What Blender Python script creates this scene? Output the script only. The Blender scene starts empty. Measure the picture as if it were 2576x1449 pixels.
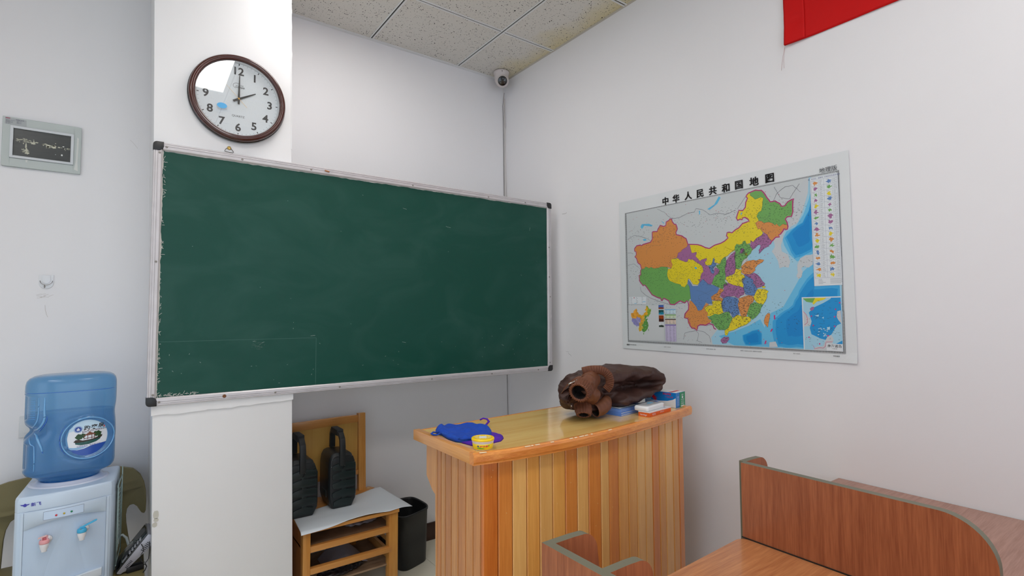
import bpy, bmesh, math, random, json
from mathutils import Vector, Matrix, noise
import numpy as np
R_ = math.radians
PI = math.pi
rnd = random.Random(7)
SC = bpy.context.scene
COL = SC.collection

# ------------------------------------------------------------ camera
cam = bpy.data.cameras.new('camera')
cam.sensor_fit = 'HORIZONTAL'; cam.sensor_width = 36.0
cam.lens = 1311.76 / 2576 * 36.0
cam.clip_start = 0.02; cam.clip_end = 60
camo = bpy.data.objects.new('camera', cam); COL.objects.link(camo)
right = Vector((0.80822645, -0.588853, -0.0047062)).normalized()
up = Vector((-0.02489266, -0.04214883, 0.9988012)).normalized()
back = right.cross(up).normalized(); up = back.cross(right)
mw = Matrix((right, up, back)).transposed().to_4x4(); mw.translation = Vector((0, 0, 1.40))
camo.matrix_world = mw
SC.camera = camo

# ------------------------------------------------------------ world, exposure, large lights
w = bpy.data.worlds.new('world'); SC.world = w; w.use_nodes = True
w.node_tree.nodes['Background'].inputs[0].default_value = (0.72, 0.84, 1.0, 1)
w.node_tree.nodes['Background'].inputs[1].default_value = 1.6
vs = SC.view_settings
vs.view_transform = 'Standard'; vs.look = 'None'; vs.gamma = 1.0; vs.exposure = -0.10
try: vs.use_curve_mapping = False
except Exception: pass
PANEL_W = 9.3; PF = 16; PS = 8          # emission of the ceiling light panels
def area(name, loc, direction, sx, sy, power, col):
    l = bpy.data.lights.new(name, 'AREA'); l.shape = 'RECTANGLE'; l.size = sx; l.size_y = sy
    l.energy = power; l.color = col
    o = bpy.data.objects.new(name, l); COL.objects.link(o); o.location = loc
    o.rotation_euler = Vector(direction).to_track_quat('-Z', 'Y').to_euler(); return o
# added fill light at the made-up rear and left windows, tinted like daylight
area('added_rear_fill', (0.2, -3.15, 1.3), (0.0, 1, 0.0), 3.3, 2.4, PF, (0.93, 0.965, 1.0))
area('added_side_fill', (-2.55, -0.5, 1.3), (1, 0.0, 0.0), 2.7, 2.4, PS, (0.80, 0.89, 1.0))

# ------------------------------------------------------------ materials
def lin(c):
    if isinstance(c, str):
        c = tuple(int(c[i:i+2], 16) for i in (0, 2, 4))
    return tuple((x/255/12.92 if x/255 <= 0.04045 else ((x/255+0.055)/1.055)**2.4) for x in c) + (1,)
MATS = {}
def mat(name, col, rough=0.5, metal=0.0, var=0.0, nscale=8.0, bump=0.0, bscale=200.0, spec=0.5, coat=0.0, emit=0.0, rnd_obj=0.0, stretch=None, sheen=0.0):
    if name in MATS: return MATS[name]
    m = bpy.data.materials.new(name); m.use_nodes = True
    nt = m.node_tree; b = nt.nodes['Principled BSDF']; L = nt.links.new
    c = lin(col)
    b.inputs['Base Color'].default_value = c
    b.inputs['Roughness'].default_value = rough; b.inputs['Metallic'].default_value = metal
    b.inputs['Specular IOR Level'].default_value = spec
    b.inputs['Coat Weight'].default_value = coat; b.inputs['Coat Roughness'].default_value = 0.12
    if sheen: b.inputs['Sheen Weight'].default_value = sheen
    if emit:
        b.inputs['Emission Color'].default_value = c; b.inputs['Emission Strength'].default_value = emit
    tc = nt.nodes.new('ShaderNodeTexCoord'); src = tc.outputs['Object']
    if stretch:
        mp = nt.nodes.new('ShaderNodeMapping'); L(src, mp.inputs[0]); mp.inputs['Scale'].default_value = stretch; src = mp.outputs[0]
    if var or rnd_obj:
        n = nt.nodes.new('ShaderNodeTexNoise'); n.inputs['Scale'].default_value = nscale; n.inputs['Detail'].default_value = 6
        L(src, n.inputs['Vector'])
        hs = nt.nodes.new('ShaderNodeHueSaturation'); hs.inputs['Color'].default_value = c
        mr = nt.nodes.new('ShaderNodeMapRange'); mr.inputs[3].default_value = 1-var*1.6; mr.inputs[4].default_value = 1+var*1.6
        mr.inputs[1].default_value = 0.2; mr.inputs[2].default_value = 0.8
        L(n.outputs[0], mr.inputs[0])
        L(mr.outputs[0], hs.inputs['Value']); L(hs.outputs[0], b.inputs['Base Color'])
    if bump:
        n2 = nt.nodes.new('ShaderNodeTexNoise'); n2.inputs['Scale'].default_value = bscale; n2.inputs['Detail'].default_value = 4
        L(src, n2.inputs['Vector'])
        bp = nt.nodes.new('ShaderNodeBump'); bp.inputs['Strength'].default_value = bump; bp.inputs['Distance'].default_value = 0.002
        L(n2.outputs[0], bp.inputs['Height']); L(bp.outputs[0], b.inputs['Normal'])
    MATS[name] = m
    return m

def wood(name, c1, c2, axis='z', rough=0.35, scale=1.0, coat=0.3, objvar=0.0, fine=1.0, dark=None, contrast=(0.3, 0.7)):
    """procedural timber: grain runs along axis; objvar shifts tone from piece to piece"""
    if name in MATS: return MATS[name]
    m = bpy.data.materials.new(name); m.use_nodes = True
    nt = m.node_tree; b = nt.nodes['Principled BSDF']; L = nt.links.new; N = nt.nodes.new
    tc = N('ShaderNodeTexCoord'); oi = N('ShaderNodeObjectInfo')
    mul = N('ShaderNodeVectorMath'); mul.operation = 'SCALE'; mul.inputs[0].default_value = (13.1, 7.7, 5.3); L(oi.outputs['Random'], mul.inputs['Scale'])
    add = N('ShaderNodeVectorMath'); L(tc.outputs['Object'], add.inputs[0]); L(mul.outputs[0], add.inputs[1])
    mp = N('ShaderNodeMapping'); L(add.outputs[0], mp.inputs[0])
    s = {'x': (0.05, 1, 1), 'y': (1, 0.05, 1), 'z': (1, 1, 0.05)}[axis]
    mp.inputs['Scale'].default_value = tuple(v*scale for v in s)
    n1 = N('ShaderNodeTexNoise'); n1.inputs['Scale'].default_value = 22; n1.inputs['Detail'].default_value = 5; n1.inputs['Distortion'].default_value = 0.6
    n2 = N('ShaderNodeTexNoise'); n2.inputs['Scale'].default_value = 190*fine; n2.inputs['Detail'].default_value = 3
    L(mp.outputs[0], n1.inputs['Vector']); L(mp.outputs[0], n2.inputs['Vector'])
    mx = N('ShaderNodeMath'); mx.operation = 'MULTIPLY_ADD'; mx.inputs[1].default_value = 0.45; L(n2.outputs[0], mx.inputs[0])
    ml = N('ShaderNodeMath'); ml.operation = 'MULTIPLY'; ml.inputs[1].default_value = 0.62; L(n1.outputs[0], ml.inputs[0]); L(ml.outputs[0], mx.inputs[2])
    cr = N('ShaderNodeValToRGB'); L(mx.outputs[0], cr.inputs[0])
    e = cr.color_ramp.elements
    e[0].position = contrast[0]; e[0].color = lin(c2); e[1].position = contrast[1]; e[1].color = lin(c1)
    if dark:
        d = cr.color_ramp.elements.new(contrast[0]-0.08); d.color = lin(dark)
    hs = N('ShaderNodeHueSaturation'); L(cr.outputs[0], hs.inputs['Color'])
    if objvar:
        mr = N('ShaderNodeMapRange'); mr.inputs[3].default_value = 1-objvar; mr.inputs[4].default_value = 1+objvar; L(oi.outputs['Random'], mr.inputs[0]); L(mr.outputs[0], hs.inputs['Value'])
    L(hs.outputs[0], b.inputs['Base Color'])
    b.inputs['Roughness'].default_value = rough; b.inputs['Coat Weight'].default_value = coat; b.inputs['Coat Roughness'].default_value = 0.08
    bp = N('ShaderNodeBump'); bp.inputs['Strength'].default_value = 0.12; bp.inputs['Distance'].default_value = 0.001
    L(n2.outputs[0], bp.inputs['Height']); L(bp.outputs[0], b.inputs['Normal'])
    MATS[name] = m
    return m

# ------------------------------------------------------------ mesh helpers
WLOC = {}; LAST = [None]
class MB:
    def __init__(s): s.v = []; s.f = []; s.m = []; s.sm = []
    def add(s, vs, fs, mi=0, smooth=False):
        o = len(s.v); s.v += [tuple(v) for v in vs]
        for f in fs:
            s.f.append(tuple(i+o for i in f)); s.m.append(mi); s.sm.append(smooth)
        return s
    def box(s, x0, x1, y0, y1, z0, z1, mi=0, M=None):
        vs = [(x, y, z) for z in (z0, z1) for y in (y0, y1) for x in (x0, x1)]
        if M is not None: vs = [M @ Vector(v) for v in vs]
        return s.add(vs, [(0, 2, 3, 1), (4, 5, 7, 6), (0, 1, 5, 4), (2, 6, 7, 3), (0, 4, 6, 2), (1, 3, 7, 5)], mi)
    def prism(s, pts, a, b, to=None, mi=0, smooth=False):
        """pts: 2D outline; to(u, v, h) maps to 3D; extruded from h=a to h=b"""
        to = to or (lambda u, v, h: (u, v, h))
        n = len(pts)
        vs = [to(u, v, a) for u, v in pts] + [to(u, v, b) for u, v in pts]
        fs = [tuple(range(n))[::-1], tuple(range(n, 2*n))]
        s.add(vs, fs, mi, False)
        s.add(vs, [(i, (i+1) % n, n+(i+1) % n, n+i) for i in range(n)], mi, smooth)
        return s
    def lathe(s, prof, c=(0, 0, 0), n=32, M=None, mi=0, smooth=True, caps=True):
        """prof: list of (r, z)"""
        vs = []
        for r, z in prof:
            for k in range(n):
                a = 2*PI*k/n; p = Vector((r*math.cos(a), r*math.sin(a), z))
                if M is not None: p = M @ p
                vs.append(p + Vector(c))
        fs = []
        for j in range(len(prof)-1):
            for k in range(n):
                fs.append((j*n+k, j*n+(k+1) % n, (j+1)*n+(k+1) % n, (j+1)*n+k))
        s.add(vs, fs, mi, smooth)
        s.add([vs[i] for i in range(n)], [tuple(range(n))[::-1]], mi, False) if caps and prof[0][0] > 1e-4 else None
        s.add([vs[(len(prof)-1)*n+i] for i in range(n)], [tuple(range(n))], mi, False) if caps and prof[-1][0] > 1e-4 else None
        return s
    def tube(s, path, r, n=10, mi=0, closed=False, flat=None):
        P = [Vector(p) for p in path]; vs = []; m = len(P)
        rr = r if isinstance(r, (list, tuple)) else [r]*m
        ref = Vector((0, 0, 1))
        for i, p in enumerate(P):
            if closed: t = P[(i+1) % m]-P[i-1]
            else: t = P[min(i+1, m-1)]-P[max(i-1, 0)]
            t.normalize()
            a = ref.cross(t)
            if a.length < 1e-3: a = Vector((1, 0, 0)).cross(t)
            a.normalize(); b = t.cross(a)
            for k in range(n):
                an = 2*PI*k/n
                vs.append(p + a*math.cos(an)*rr[i]*(flat or 1) + b*math.sin(an)*rr[i])
        fs = []
        for i in range(m if closed else m-1):
            j = (i+1) % m
            for k in range(n): fs.append((i*n+k, i*n+(k+1) % n, j*n+(k+1) % n, j*n+k))
        if not closed: fs += [tuple(range(n))[::-1], tuple((m-1)*n+k for k in range(n))]
        return s.add(vs, fs, mi, True)
    def sphere(s, c, r, n=16, mi=0, M=None):
        r = (r, r, r) if not isinstance(r, (tuple, list)) else r
        vs = []; fs = []; h = n//2
        for j in range(h+1):
            th = PI*j/h
            for k in range(n):
                ph = 2*PI*k/n; p = Vector((r[0]*math.sin(th)*math.cos(ph), r[1]*math.sin(th)*math.sin(ph), r[2]*math.cos(th)))
                if M is not None: p = M @ p
                vs.append(p+Vector(c))
        for j in range(h):
            for k in range(n): fs.append((j*n+k, (j+1)*n+k, (j+1)*n+(k+1) % n, j*n+(k+1) % n))
        return s.add(vs, fs, mi, True)
    def ribbon(s, pts, wd, to, h, mi=0, closed=False):
        """flat line of width wd along 2D pts, mapped at height h (outline follows the path)"""
        n = len(pts); L = []; Rr = []
        for i in range(n):
            a = Vector(pts[i-1] if (i or closed) else pts[0]); b = Vector(pts[(i+1) % n] if (i < n-1 or closed) else pts[-1])
            t = b-a
            if t.length < 1e-9: t = Vector((1, 0))
            t.normalize(); nn = Vector((-t.y, t.x))*wd/2; p = Vector(pts[i])
            L.append(p+nn); Rr.append(p-nn)
        vs = [to(p.x, p.y, h) for p in L]+[to(p.x, p.y, h) for p in Rr]
        fs = [(i, (i+1) % n, n+(i+1) % n, n+i) for i in range(n if closed else n-1)]
        return s.add(vs, fs, mi)
    def build(s, name, mats, parent=None, bevel=0.0, seg=2, subs=0, at=None):
        me = bpy.data.meshes.new(name)
        off = WLOC[parent.name] if parent is not None else (Vector(at) if at is not None else None)
        if off is None:
            xs = np.array(s.v); off = Vector(((xs[:, 0].min()+xs[:, 0].max())/2, (xs[:, 1].min()+xs[:, 1].max())/2, xs[:, 2].min()))
        vs = [(v[0]-off[0], v[1]-off[1], v[2]-off[2]) for v in s.v]
        me.from_pydata(vs, [], s.f); me.update()
        mats = mats if isinstance(mats, (list, tuple)) else [mats]
        for m in mats: me.materials.append(m)
        me.polygons.foreach_set('material_index', s.m); me.polygons.foreach_set('use_smooth', s.sm)
        bm = bmesh.new(); bm.from_mesh(me)
        if bevel or any(s.sm): bmesh.ops.remove_doubles(bm, verts=bm.verts, dist=1e-6)
        if not getattr(s, 'flat', False): bmesh.ops.recalc_face_normals(bm, faces=bm.faces)
        if bevel:
            ed = [e for e in bm.edges if len(e.link_faces) == 2 and e.calc_face_angle(0) > 0.5]
            bmesh.ops.bevel(bm, geom=ed, offset=bevel, segments=seg, affect='EDGES', profile=0.6, clamp_overlap=True)
            if seg > 1:
                for f in bm.faces: f.smooth = True
        bm.to_mesh(me); bm.free()
        if bevel and seg > 1:
            try: me.set_sharp_from_angle(angle=R_(32))
            except Exception: pass
        o = bpy.data.objects.new(name, me); COL.objects.link(o)
        if parent is not None: o.parent = parent
        else: o.location = off
        WLOC[o.name] = off; LAST[0] = o
        if subs:
            md = o.modifiers.new('subsurf', 'SUBSURF'); md.levels = subs; md.render_levels = subs
        return o
def tag(o, label=None, cat=None, group=None, kind=None):
    if label: o['label'] = label
    if cat: o['category'] = cat
    if group: o['group'] = group
    if kind: o['kind'] = kind
    return o
def thing(name, loc, label, cat, group=None):
    o = bpy.data.objects.new(name, None); COL.objects.link(o); o.location = loc; o.empty_display_size = 0.05
    WLOC[o.name] = Vector(loc); return tag(o, label, cat, group)
def copy_thing(root, dl, label=None):
    c = root.copy(); COL.objects.link(c); c.location = Vector(root.location)+Vector(dl)
    if label: c['label'] = label
    for ch in list(root.children):
        d = ch.copy(); COL.objects.link(d); d.parent = c
        for g in list(ch.children):
            k = g.copy(); COL.objects.link(k); k.parent = d
    return c
def text_mesh(body, size, bold=0.0, shear=0.0, align='CENTER', spacing=1.0, sx=1.0):
    """flat text as vertices and faces in its own plane, centred"""
    cu = bpy.data.curves.new('text', 'FONT'); cu.body = body; cu.size = size; cu.shear = shear
    cu.space_character = spacing; cu.resolution_u = 3; cu.offset = bold
    o = bpy.data.objects.new('text', cu); COL.objects.link(o)
    dg = bpy.context.evaluated_depsgraph_get(); me = bpy.data.meshes.new_from_object(o.evaluated_get(dg))
    vs = [tuple(v.co) for v in me.vertices]; fs = [tuple(p.vertices) for p in me.polygons]
    bpy.data.objects.remove(o); bpy.data.curves.remove(cu); bpy.data.meshes.remove(me)
    if not vs: return [], []
    xs = [v[0] for v in vs]; ys = [v[1] for v in vs]
    cx = (min(xs)+max(xs))/2 if align == 'CENTER' else min(xs); cy = (min(ys)+max(ys))/2
    return [((v[0]-cx)*sx, v[1]-cy) for v in vs], fs
def put_text(mb, body, size, u, v, to, h, mi=0, bold=0.0, rot=0.0, **k):
    vs, fs = text_mesh(body, size, bold, **k)
    c, s_ = math.cos(rot), math.sin(rot)
    mb.add([to(u+x*c-y*s_, v+x*s_+y*c, h) for x, y in vs], fs, mi)
def ellipse(cu, cv, ru, rv, n=40): return [(cu+ru*math.cos(2*PI*k/n), cv+rv*math.sin(2*PI*k/n)) for k in range(n)]
def rrect(x0, x1, y0, y1, r, n=5):
    out = []
    for cx, cy, a0 in ((x1-r, y1-r, 0), (x0+r, y1-r, 90), (x0+r, y0+r, 180), (x1-r, y0+r, 270)):
        for k in range(n+1):
            a = R_(a0+90*k/n); out.append((cx+r*math.cos(a), cy+r*math.sin(a)))
    return out
def fn(x, y=0.0, z=0.0): return noise.noise(Vector((x, y, z)))

# ------------------------------------------------------------ the room
YW = 2.98; ZC = 3.05
XW = lambda z: 2.169-0.01875*z            # the right wall leans very slightly
XL, YF = -2.6, -3.2
wall_m = mat('wall_paint', (234, 233, 235), 0.62, var=0.012, nscale=1.5, bump=0.12, bscale=60, spec=0.3)
pillar_m = mat('pillar_paint', (232, 232, 233), 0.45, var=0.012, nscale=2.0, bump=0.1, bscale=50, spec=0.4)

def tile_floor():
    m = bpy.data.materials.new('floor_tile'); m.use_nodes = True; nt = m.node_tree; L = nt.links.new; b = nt.nodes['Principled BSDF']
    n = nt.nodes.new('ShaderNodeTexNoise'); n.inputs['Scale'].default_value = 5; n.inputs['Detail'].default_value = 8
    tc = nt.nodes.new('ShaderNodeTexCoord'); L(tc.outputs['Object'], n.inputs['Vector'])
    cr = nt.nodes.new('ShaderNodeValToRGB'); cr.color_ramp.elements[0].color = lin((222, 217, 196)); cr.color_ramp.elements[1].color = lin((236, 232, 214))
    L(n.outputs[0], cr.inputs[0]); L(cr.outputs[0], b.inputs['Base Color']); b.inputs['Roughness'].default_value = 0.22
    return m
MB().box(XL-0.1, 2.4, YF-0.1, YW+0.1, -0.08, -0.004).build('floor', mat('floor_grout', (120, 116, 105), 0.8), at=(0, 0, 0))
floor = bpy.data.objects['floor']; tag(floor, kind='structure')
WLOC['floor'] = Vector((0, 0, 0))
ftm = tile_floor()
fx = [XL+0.0]
tile0 = None
for i in range(6):
    for j in range(8):
        x0 = XL+0.8*i; y1 = YW-0.8*j; x1 = min(x0+0.8, 2.155); y0 = max(y1-0.8, YF)
        if x1-x0 < 0.05 or y1-y0 < 0.05: continue
        MB().box(x0+0.001, x1-0.001, y0+0.001, y1-0.001, -0.004, 0.0).build('tile', ftm, parent=floor)

tag(MB().box(XL-0.1, 2.3, YW, YW+0.1, 0, 3.3).build('wall_back', wall_m), kind='structure')
mb = MB(); mb.prism([(XW(0), 0), (XW(3.3), 3.3), (2.35, 3.3), (2.35, 0)], YF, YW, lambda u, v, h: (u, h, v))
tag(mb.build('wall_right', wall_m), kind='structure')
# left wall and front wall, with openings for the added windows
def wall_with_window(name, axis, pos, a0, a1, w0, w1, z0, z1, th):
    mb = MB()
    def bx(p0, p1, q0, q1):
        if axis == 'x': mb.box(pos-th, pos, p0, p1, q0, q1)
        else: mb.box(p0, p1, pos-th, pos, q0, q1)
    bx(a0, w0, 0, 3.3); bx(w1, a1, 0, 3.3); bx(w0, w1, 0, z0); bx(w0, w1, z1, 3.3)
    return tag(mb.build(name, wall_m), kind='structure')
wall_with_window('wall_left', 'x', XL, YF, YW, -1.9, 0.9, 0.08, 2.55, 0.1)
wall_with_window('wall_front', 'y', YF, XL, 2.3, -1.5, 1.9, 0.08, 2.55, 0.1)
frame_m = mat('window_frame_white', (225, 226, 228), 0.4)
def schlick(nt, f0, normal=None):
    """reflectance of a thin clear sheet, the same from either side"""
    N = nt.nodes.new; L = nt.links.new; g = N('ShaderNodeNewGeometry'); d = N('ShaderNodeVectorMath'); d.operation = 'DOT_PRODUCT'; L(g.outputs['Incoming'], d.inputs[0])
    L(normal or g.outputs['Normal'], d.inputs[1])
    a = N('ShaderNodeMath'); a.operation = 'ABSOLUTE'; L(d.outputs['Value'], a.inputs[0])
    s_ = N('ShaderNodeMath'); s_.operation = 'SUBTRACT'; s_.inputs[0].default_value = 1; L(a.outputs[0], s_.inputs[1])
    p = N('ShaderNodeMath'); p.operation = 'POWER'; p.inputs[1].default_value = 5; L(s_.outputs[0], p.inputs[0])
    m = N('ShaderNodeMath'); m.operation = 'MULTIPLY_ADD'; m.inputs[1].default_value = 1-f0; m.inputs[2].default_value = f0; m.use_clamp = True; L(p.outputs[0], m.inputs[0]); return m
def glass_mat(name, tint=(1, 1, 1), rough=0.0, ior=1.45, mixmul=1.0):
    m = bpy.data.materials.new(name); m.use_nodes = True; nt = m.node_tree; nt.nodes.clear(); L = nt.links.new
    o = nt.nodes.new('ShaderNodeOutputMaterial'); mx = nt.nodes.new('ShaderNodeMixShader'); t = nt.nodes.new('ShaderNodeBsdfTransparent'); g = nt.nodes.new('ShaderNodeBsdfGlossy')
    t.inputs[0].default_value = tint+(1,); g.inputs['Roughness'].default_value = rough
    ml = schlick(nt, ((ior-1)/(ior+1))**2*mixmul)
    L(ml.outputs[0], mx.inputs[0]); L(t.outputs[0], mx.inputs[1]); L(g.outputs[0], mx.inputs[2]); L(mx.outputs[0], o.inputs[0])
    return m
wg = glass_mat('window_glass')
def window(name, axis, pos, w0, w1, z0, z1):
    f = MB(); g = MB()
    def bx(mb, p0, p1, q0, q1, t0=-0.06, t1=-0.02):
        if axis == 'x': mb.box(pos+t0, pos+t1, p0, p1, q0, q1)
        else: mb.box(p0, p1, pos+t0, pos+t1, q0, q1)
    bx(f, w0, w0+0.05, z0, z1); bx(f, w1-0.05, w1, z0, z1); bx(f, w0, w1, z0, z0+0.05); bx(f, w0, w1, z1-0.05, z1)
    n = 3
    for k in range(1, n):
        c = w0+(w1-w0)*k/n; bx(f, c-0.025, c+0.025, z0, z1)
    o = tag(f.build(name, frame_m), kind='structure')
    for k in range(n):
        g = MB(); a = w0+(w1-w0)*k/n; b = w0+(w1-w0)*(k+1)/n
        bx(g, a+0.03, b-0.03, z0+0.04, z1-0.04, -0.043, -0.037); g.build('pane', wg, parent=o)
window('added_window_1', 'x', XL, -1.9, 0.9, 0.08, 2.55)  # unseen windows, made up and sized to let in low fill light
window('added_window_2', 'y', YF, -1.5, 1.9, 0.08, 2.55)

# ---- pillar that carries the board
mb = MB(); z0, z1 = 0.0, 3.3
PLx = lambda z: 0.093-0.0195*z
PRx = lambda z: 0.5975-0.0170*z
vs = []
for z in (z0, z1):
    vs += [(PLx(z), 2.44, z), (PRx(z), 2.44, z), (PRx(z), YW+0.02, z), (PLx(z), YW+0.02, z)]
mb.add(vs, [(0, 3, 2, 1), (4, 5, 6, 7), (0, 1, 5, 4), (1, 2, 6, 5), (2, 3, 7, 6), (3, 0, 4, 7)])
pillar = tag(mb.build('wall_pillar', pillar_m, at=(0, 0, 0), bevel=0.004), kind='structure')
# thicker coat of plaster above a ragged line under the board, with soft waves
edge = [[0.0687, 1.0159], [0.09, 1.0175], [0.1226, 1.0178], [0.145, 1.0150], [0.163, 1.0143], [0.19, 1.0168], [0.2211, 1.0173], [0.2487, 1.0178], [0.255, 1.0215], [0.2964, 1.0187], [0.318, 1.019], [0.3388, 1.0165], [0.35, 1.019], [0.3705, 1.0232], [0.388, 1.0222], [0.4076, 1.0192], [0.42, 1.021], [0.4382, 1.0237], [0.4863, 1.0238], [0.505, 1.026], [0.5233, 1.024], [0.5685, 1.0274]]
pts = []
for k in range(len(edge)-1):
    a, b = edge[k], edge[k+1]; n = 4
    for j in range(n):
        t = j/n; pts.append((a[0]*(1-t)+b[0]*t, a[1]*(1-t)+b[1]*t+0.0016*fn(40*(a[0]+t*(b[0]-a[0])), 3)))
pts.append((PRx(1.03)+0.002, 1.0274))
low = [(PLx(1.016)-0.004, 1.0155)]+pts
poly = low+[(PRx(1.12)+0.002, 1.12), (PLx(1.12)-0.004, 1.12)]
mb = MB(); mb.prism(poly, 2.431, 2.4405, lambda u, v, h: (u, h, v))
mb.build('plaster_coat', pillar_m, parent=pillar, bevel=0.0012, seg=1)
# narrow flaked plaster spots low down on the left of the pillar
fl = mat('bare_plaster', (196, 194, 184), 0.8)
mb = MB()
for (cu, cv, a, b) in [(0.0935, 0.640, 0.009, 0.016), (0.0945, 0.620, 0.008, 0.007), (0.0905, 0.603, 0.008, 0.009)]:
    p = [(cu+a*math.cos(t)*(1+0.25*fn(3*math.cos(t), 3*math.sin(t), cu*90)), cv+b*math.sin(t)*(1+0.25*fn(3*math.cos(t), cv*90, 5))) for t in [2*PI*k/24 for k in range(24)]]
    mb.prism(p, 2.4385, 2.4402, lambda u, v, h: (u, h, v))
o = mb.build('flaked_spot', fl, parent=pillar)
# uneven plaster lip at the pillar's upper right edge
mb = MB(); p = []
for k in range(60):
    z = 3.05-k*0.0085*4/2.2; p.append((PRx(z)+0.0015+0.0035*max(0, fn(z*28, 2))+(0.004 if abs(z-2.57) < 0.012 else 0), z))
p += [(PRx(p[-1][1])-0.004, p[-1][1]), (PRx(3.05)-0.004, 3.05)]
mb.prism(p, 2.4395, 2.443, lambda u, v, h: (u, h, v)); mb.build('plaster_lip', pillar_m, parent=pillar)

# ---- baseboards
bb = mat('baseboard_brown', (58, 30, 22), 0.25, var=0.2, nscale=12)
tag(MB().box(PRx(0.05)+0.002, XW(0.05), YW-0.012, YW, 0, 0.105).build('baseboard_back', bb, bevel=0.002), kind='structure')
tag(MB().box(XL, PLx(0.05)-0.002, YW-0.012, YW, 0, 0.105).build('baseboard_left', bb, bevel=0.002), kind='structure')
tag(MB().box(XW(0.1)-0.014, XW(0.1)+0.001, YF, YW-0.012, 0, 0.105).build('baseboard_right', bb, bevel=0.002), kind='structure')

# ---- suspended ceiling: slab, grid bars, speckled tiles, light panels
tag(MB().box(XL-0.1, 2.3, YF-0.1, YW+0.1, 3.25, 3.33).build('ceiling', mat('slab_grey', (150, 150, 148), 0.8), at=(0, 0, 0)), kind='structure')
ceil = bpy.data.objects['ceiling']; WLOC['ceiling'] = Vector((0, 0, 0))
def ceiling_tile_mat():
    m = bpy.data.materials.new('speckled_tile'); m.use_nodes = True; nt = m.node_tree; L = nt.links.new; N = nt.nodes.new; b = nt.nodes['Principled BSDF']
    geo = N('ShaderNodeNewGeometry'); P = geo.outputs['Position']
    wn = N('ShaderNodeTexNoise'); wn.inputs['Scale'].default_value = 45; L(P, wn.inputs['Vector'])
    sc = N('ShaderNodeVectorMath'); sc.operation = 'SCALE'; sc.inputs['Scale'].default_value = 0.035; L(wn.outputs['Color'], sc.inputs[0])
    ad = N('ShaderNodeVectorMath'); L(P, ad.inputs[0]); L(sc.outputs[0], ad.inputs[1])
    masks = []
    for scale, thr in ((64, 0.19), (98, 0.18)):
        v = N('ShaderNodeTexVoronoi'); v.inputs['Scale'].default_value = scale; L(ad.outputs[0], v.inputs['Vector'])
        lt = N('ShaderNodeMath'); lt.operation = 'LESS_THAN'; lt.inputs[1].default_value = thr; L(v.outputs['Distance'], lt.inputs[0])
        sp = N('ShaderNodeSeparateColor'); L(v.outputs['Color'], sp.inputs[0])
        g = N('ShaderNodeMath'); g.operation = 'GREATER_THAN'; g.inputs[1].default_value = 0.35; L(sp.outputs[0], g.inputs[0])
        ml = N('ShaderNodeMath'); ml.operation = 'MULTIPLY'; L(lt.outputs[0], ml.inputs[0]); L(g.outputs[0], ml.inputs[1]); masks.append(ml)
    mxm = N('ShaderNodeMath'); mxm.operation = 'MAXIMUM'; L(masks[0].outputs[0], mxm.inputs[0]); L(masks[1].outputs[0], mxm.inputs[1])
    # yellow damp stain along the right wall
    sx = N('ShaderNodeSeparateXYZ'); L(P, sx.inputs[0])
    n = N('ShaderNodeTexNoise'); n.inputs['Scale'].default_value = 5; n.inputs['Detail'].default_value = 5; L(P, n.inputs['Vector'])
    ma = N('ShaderNodeMath'); ma.operation = 'MULTIPLY_ADD'; ma.inputs[1].default_value = 0.30; L(n.outputs[0], ma.inputs[0]); L(sx.outputs[0], ma.inputs[2])
    mr = N('ShaderNodeMapRange'); mr.inputs[1].default_value = 2.08; mr.inputs[2].default_value = 2.30; mr.inputs[4].default_value = 0.75; L(ma.outputs[0], mr.inputs[0])
    m1 = N('ShaderNodeMix'); m1.data_type = 'RGBA'; m1.inputs['A'].default_value = lin((216, 213, 206)); m1.inputs['B'].default_value = lin((212, 196, 134)); L(mr.outputs[0], m1.inputs['Factor'])
    m2 = N('ShaderNodeMix'); m2.data_type = 'RGBA'; m2.inputs['B'].default_value = lin((62, 62, 62)); L(mxm.outputs[0], m2.inputs['Factor']); L(m1.outputs['Result'], m2.inputs['A'])
    L(m2.outputs['Result'], b.inputs['Base Color']); b.inputs['Roughness'].default_value = 0.85; b.inputs['Specular IOR Level'].default_value = 0.2
    bp = N('ShaderNodeBump'); bp.invert = True; bp.inputs['Strength'].default_value = 0.5; bp.inputs['Distance'].default_value = 0.002; L(mxm.outputs[0], bp.inputs['Height']); L(bp.outputs[0], b.inputs['Normal'])
    return m
ctm = ceiling_tile_mat()
bar_m = mat('grid_bar_white', (225, 226, 226), 0.4); groove_m = mat('grid_groove_black', (12, 12, 12), 0.6)
gx = [1.12+0.6*k for k in range(-7, 3)]; gx = [x for x in gx if XL < x < XW(3)]
gy = [1.84+0.6*k for k in range(-9, 3)]; gy = [y for y in gy if YF < y < YW-0.05]
xs_ = [XL]+gx+[XW(ZC)-0.001]; ys_ = [YF]+gy+[YW]
lights = {}
for i in range(len(xs_)-1):
    for j in range(len(ys_)-1):
        a, b, c, d = xs_[i], xs_[i+1], ys_[j], ys_[j+1]
        ix = round((a-1.12)/0.6); iy = round((c-1.84)/0.6)
        if (ix, iy) in ((-2, -2), (-2, -4), (-4, -2), (-4, -4), (0, -4), (-1, 0)) and b-a > 0.5 and d-c > 0.5:
            lights[(ix, iy)] = (a, b, c, d); continue
        MB().box(a+0.004, b-0.004, c+0.004, d-0.004, ZC+0.003, ZC+0.017).build('ceiling_tile', ctm, parent=ceil)
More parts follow.
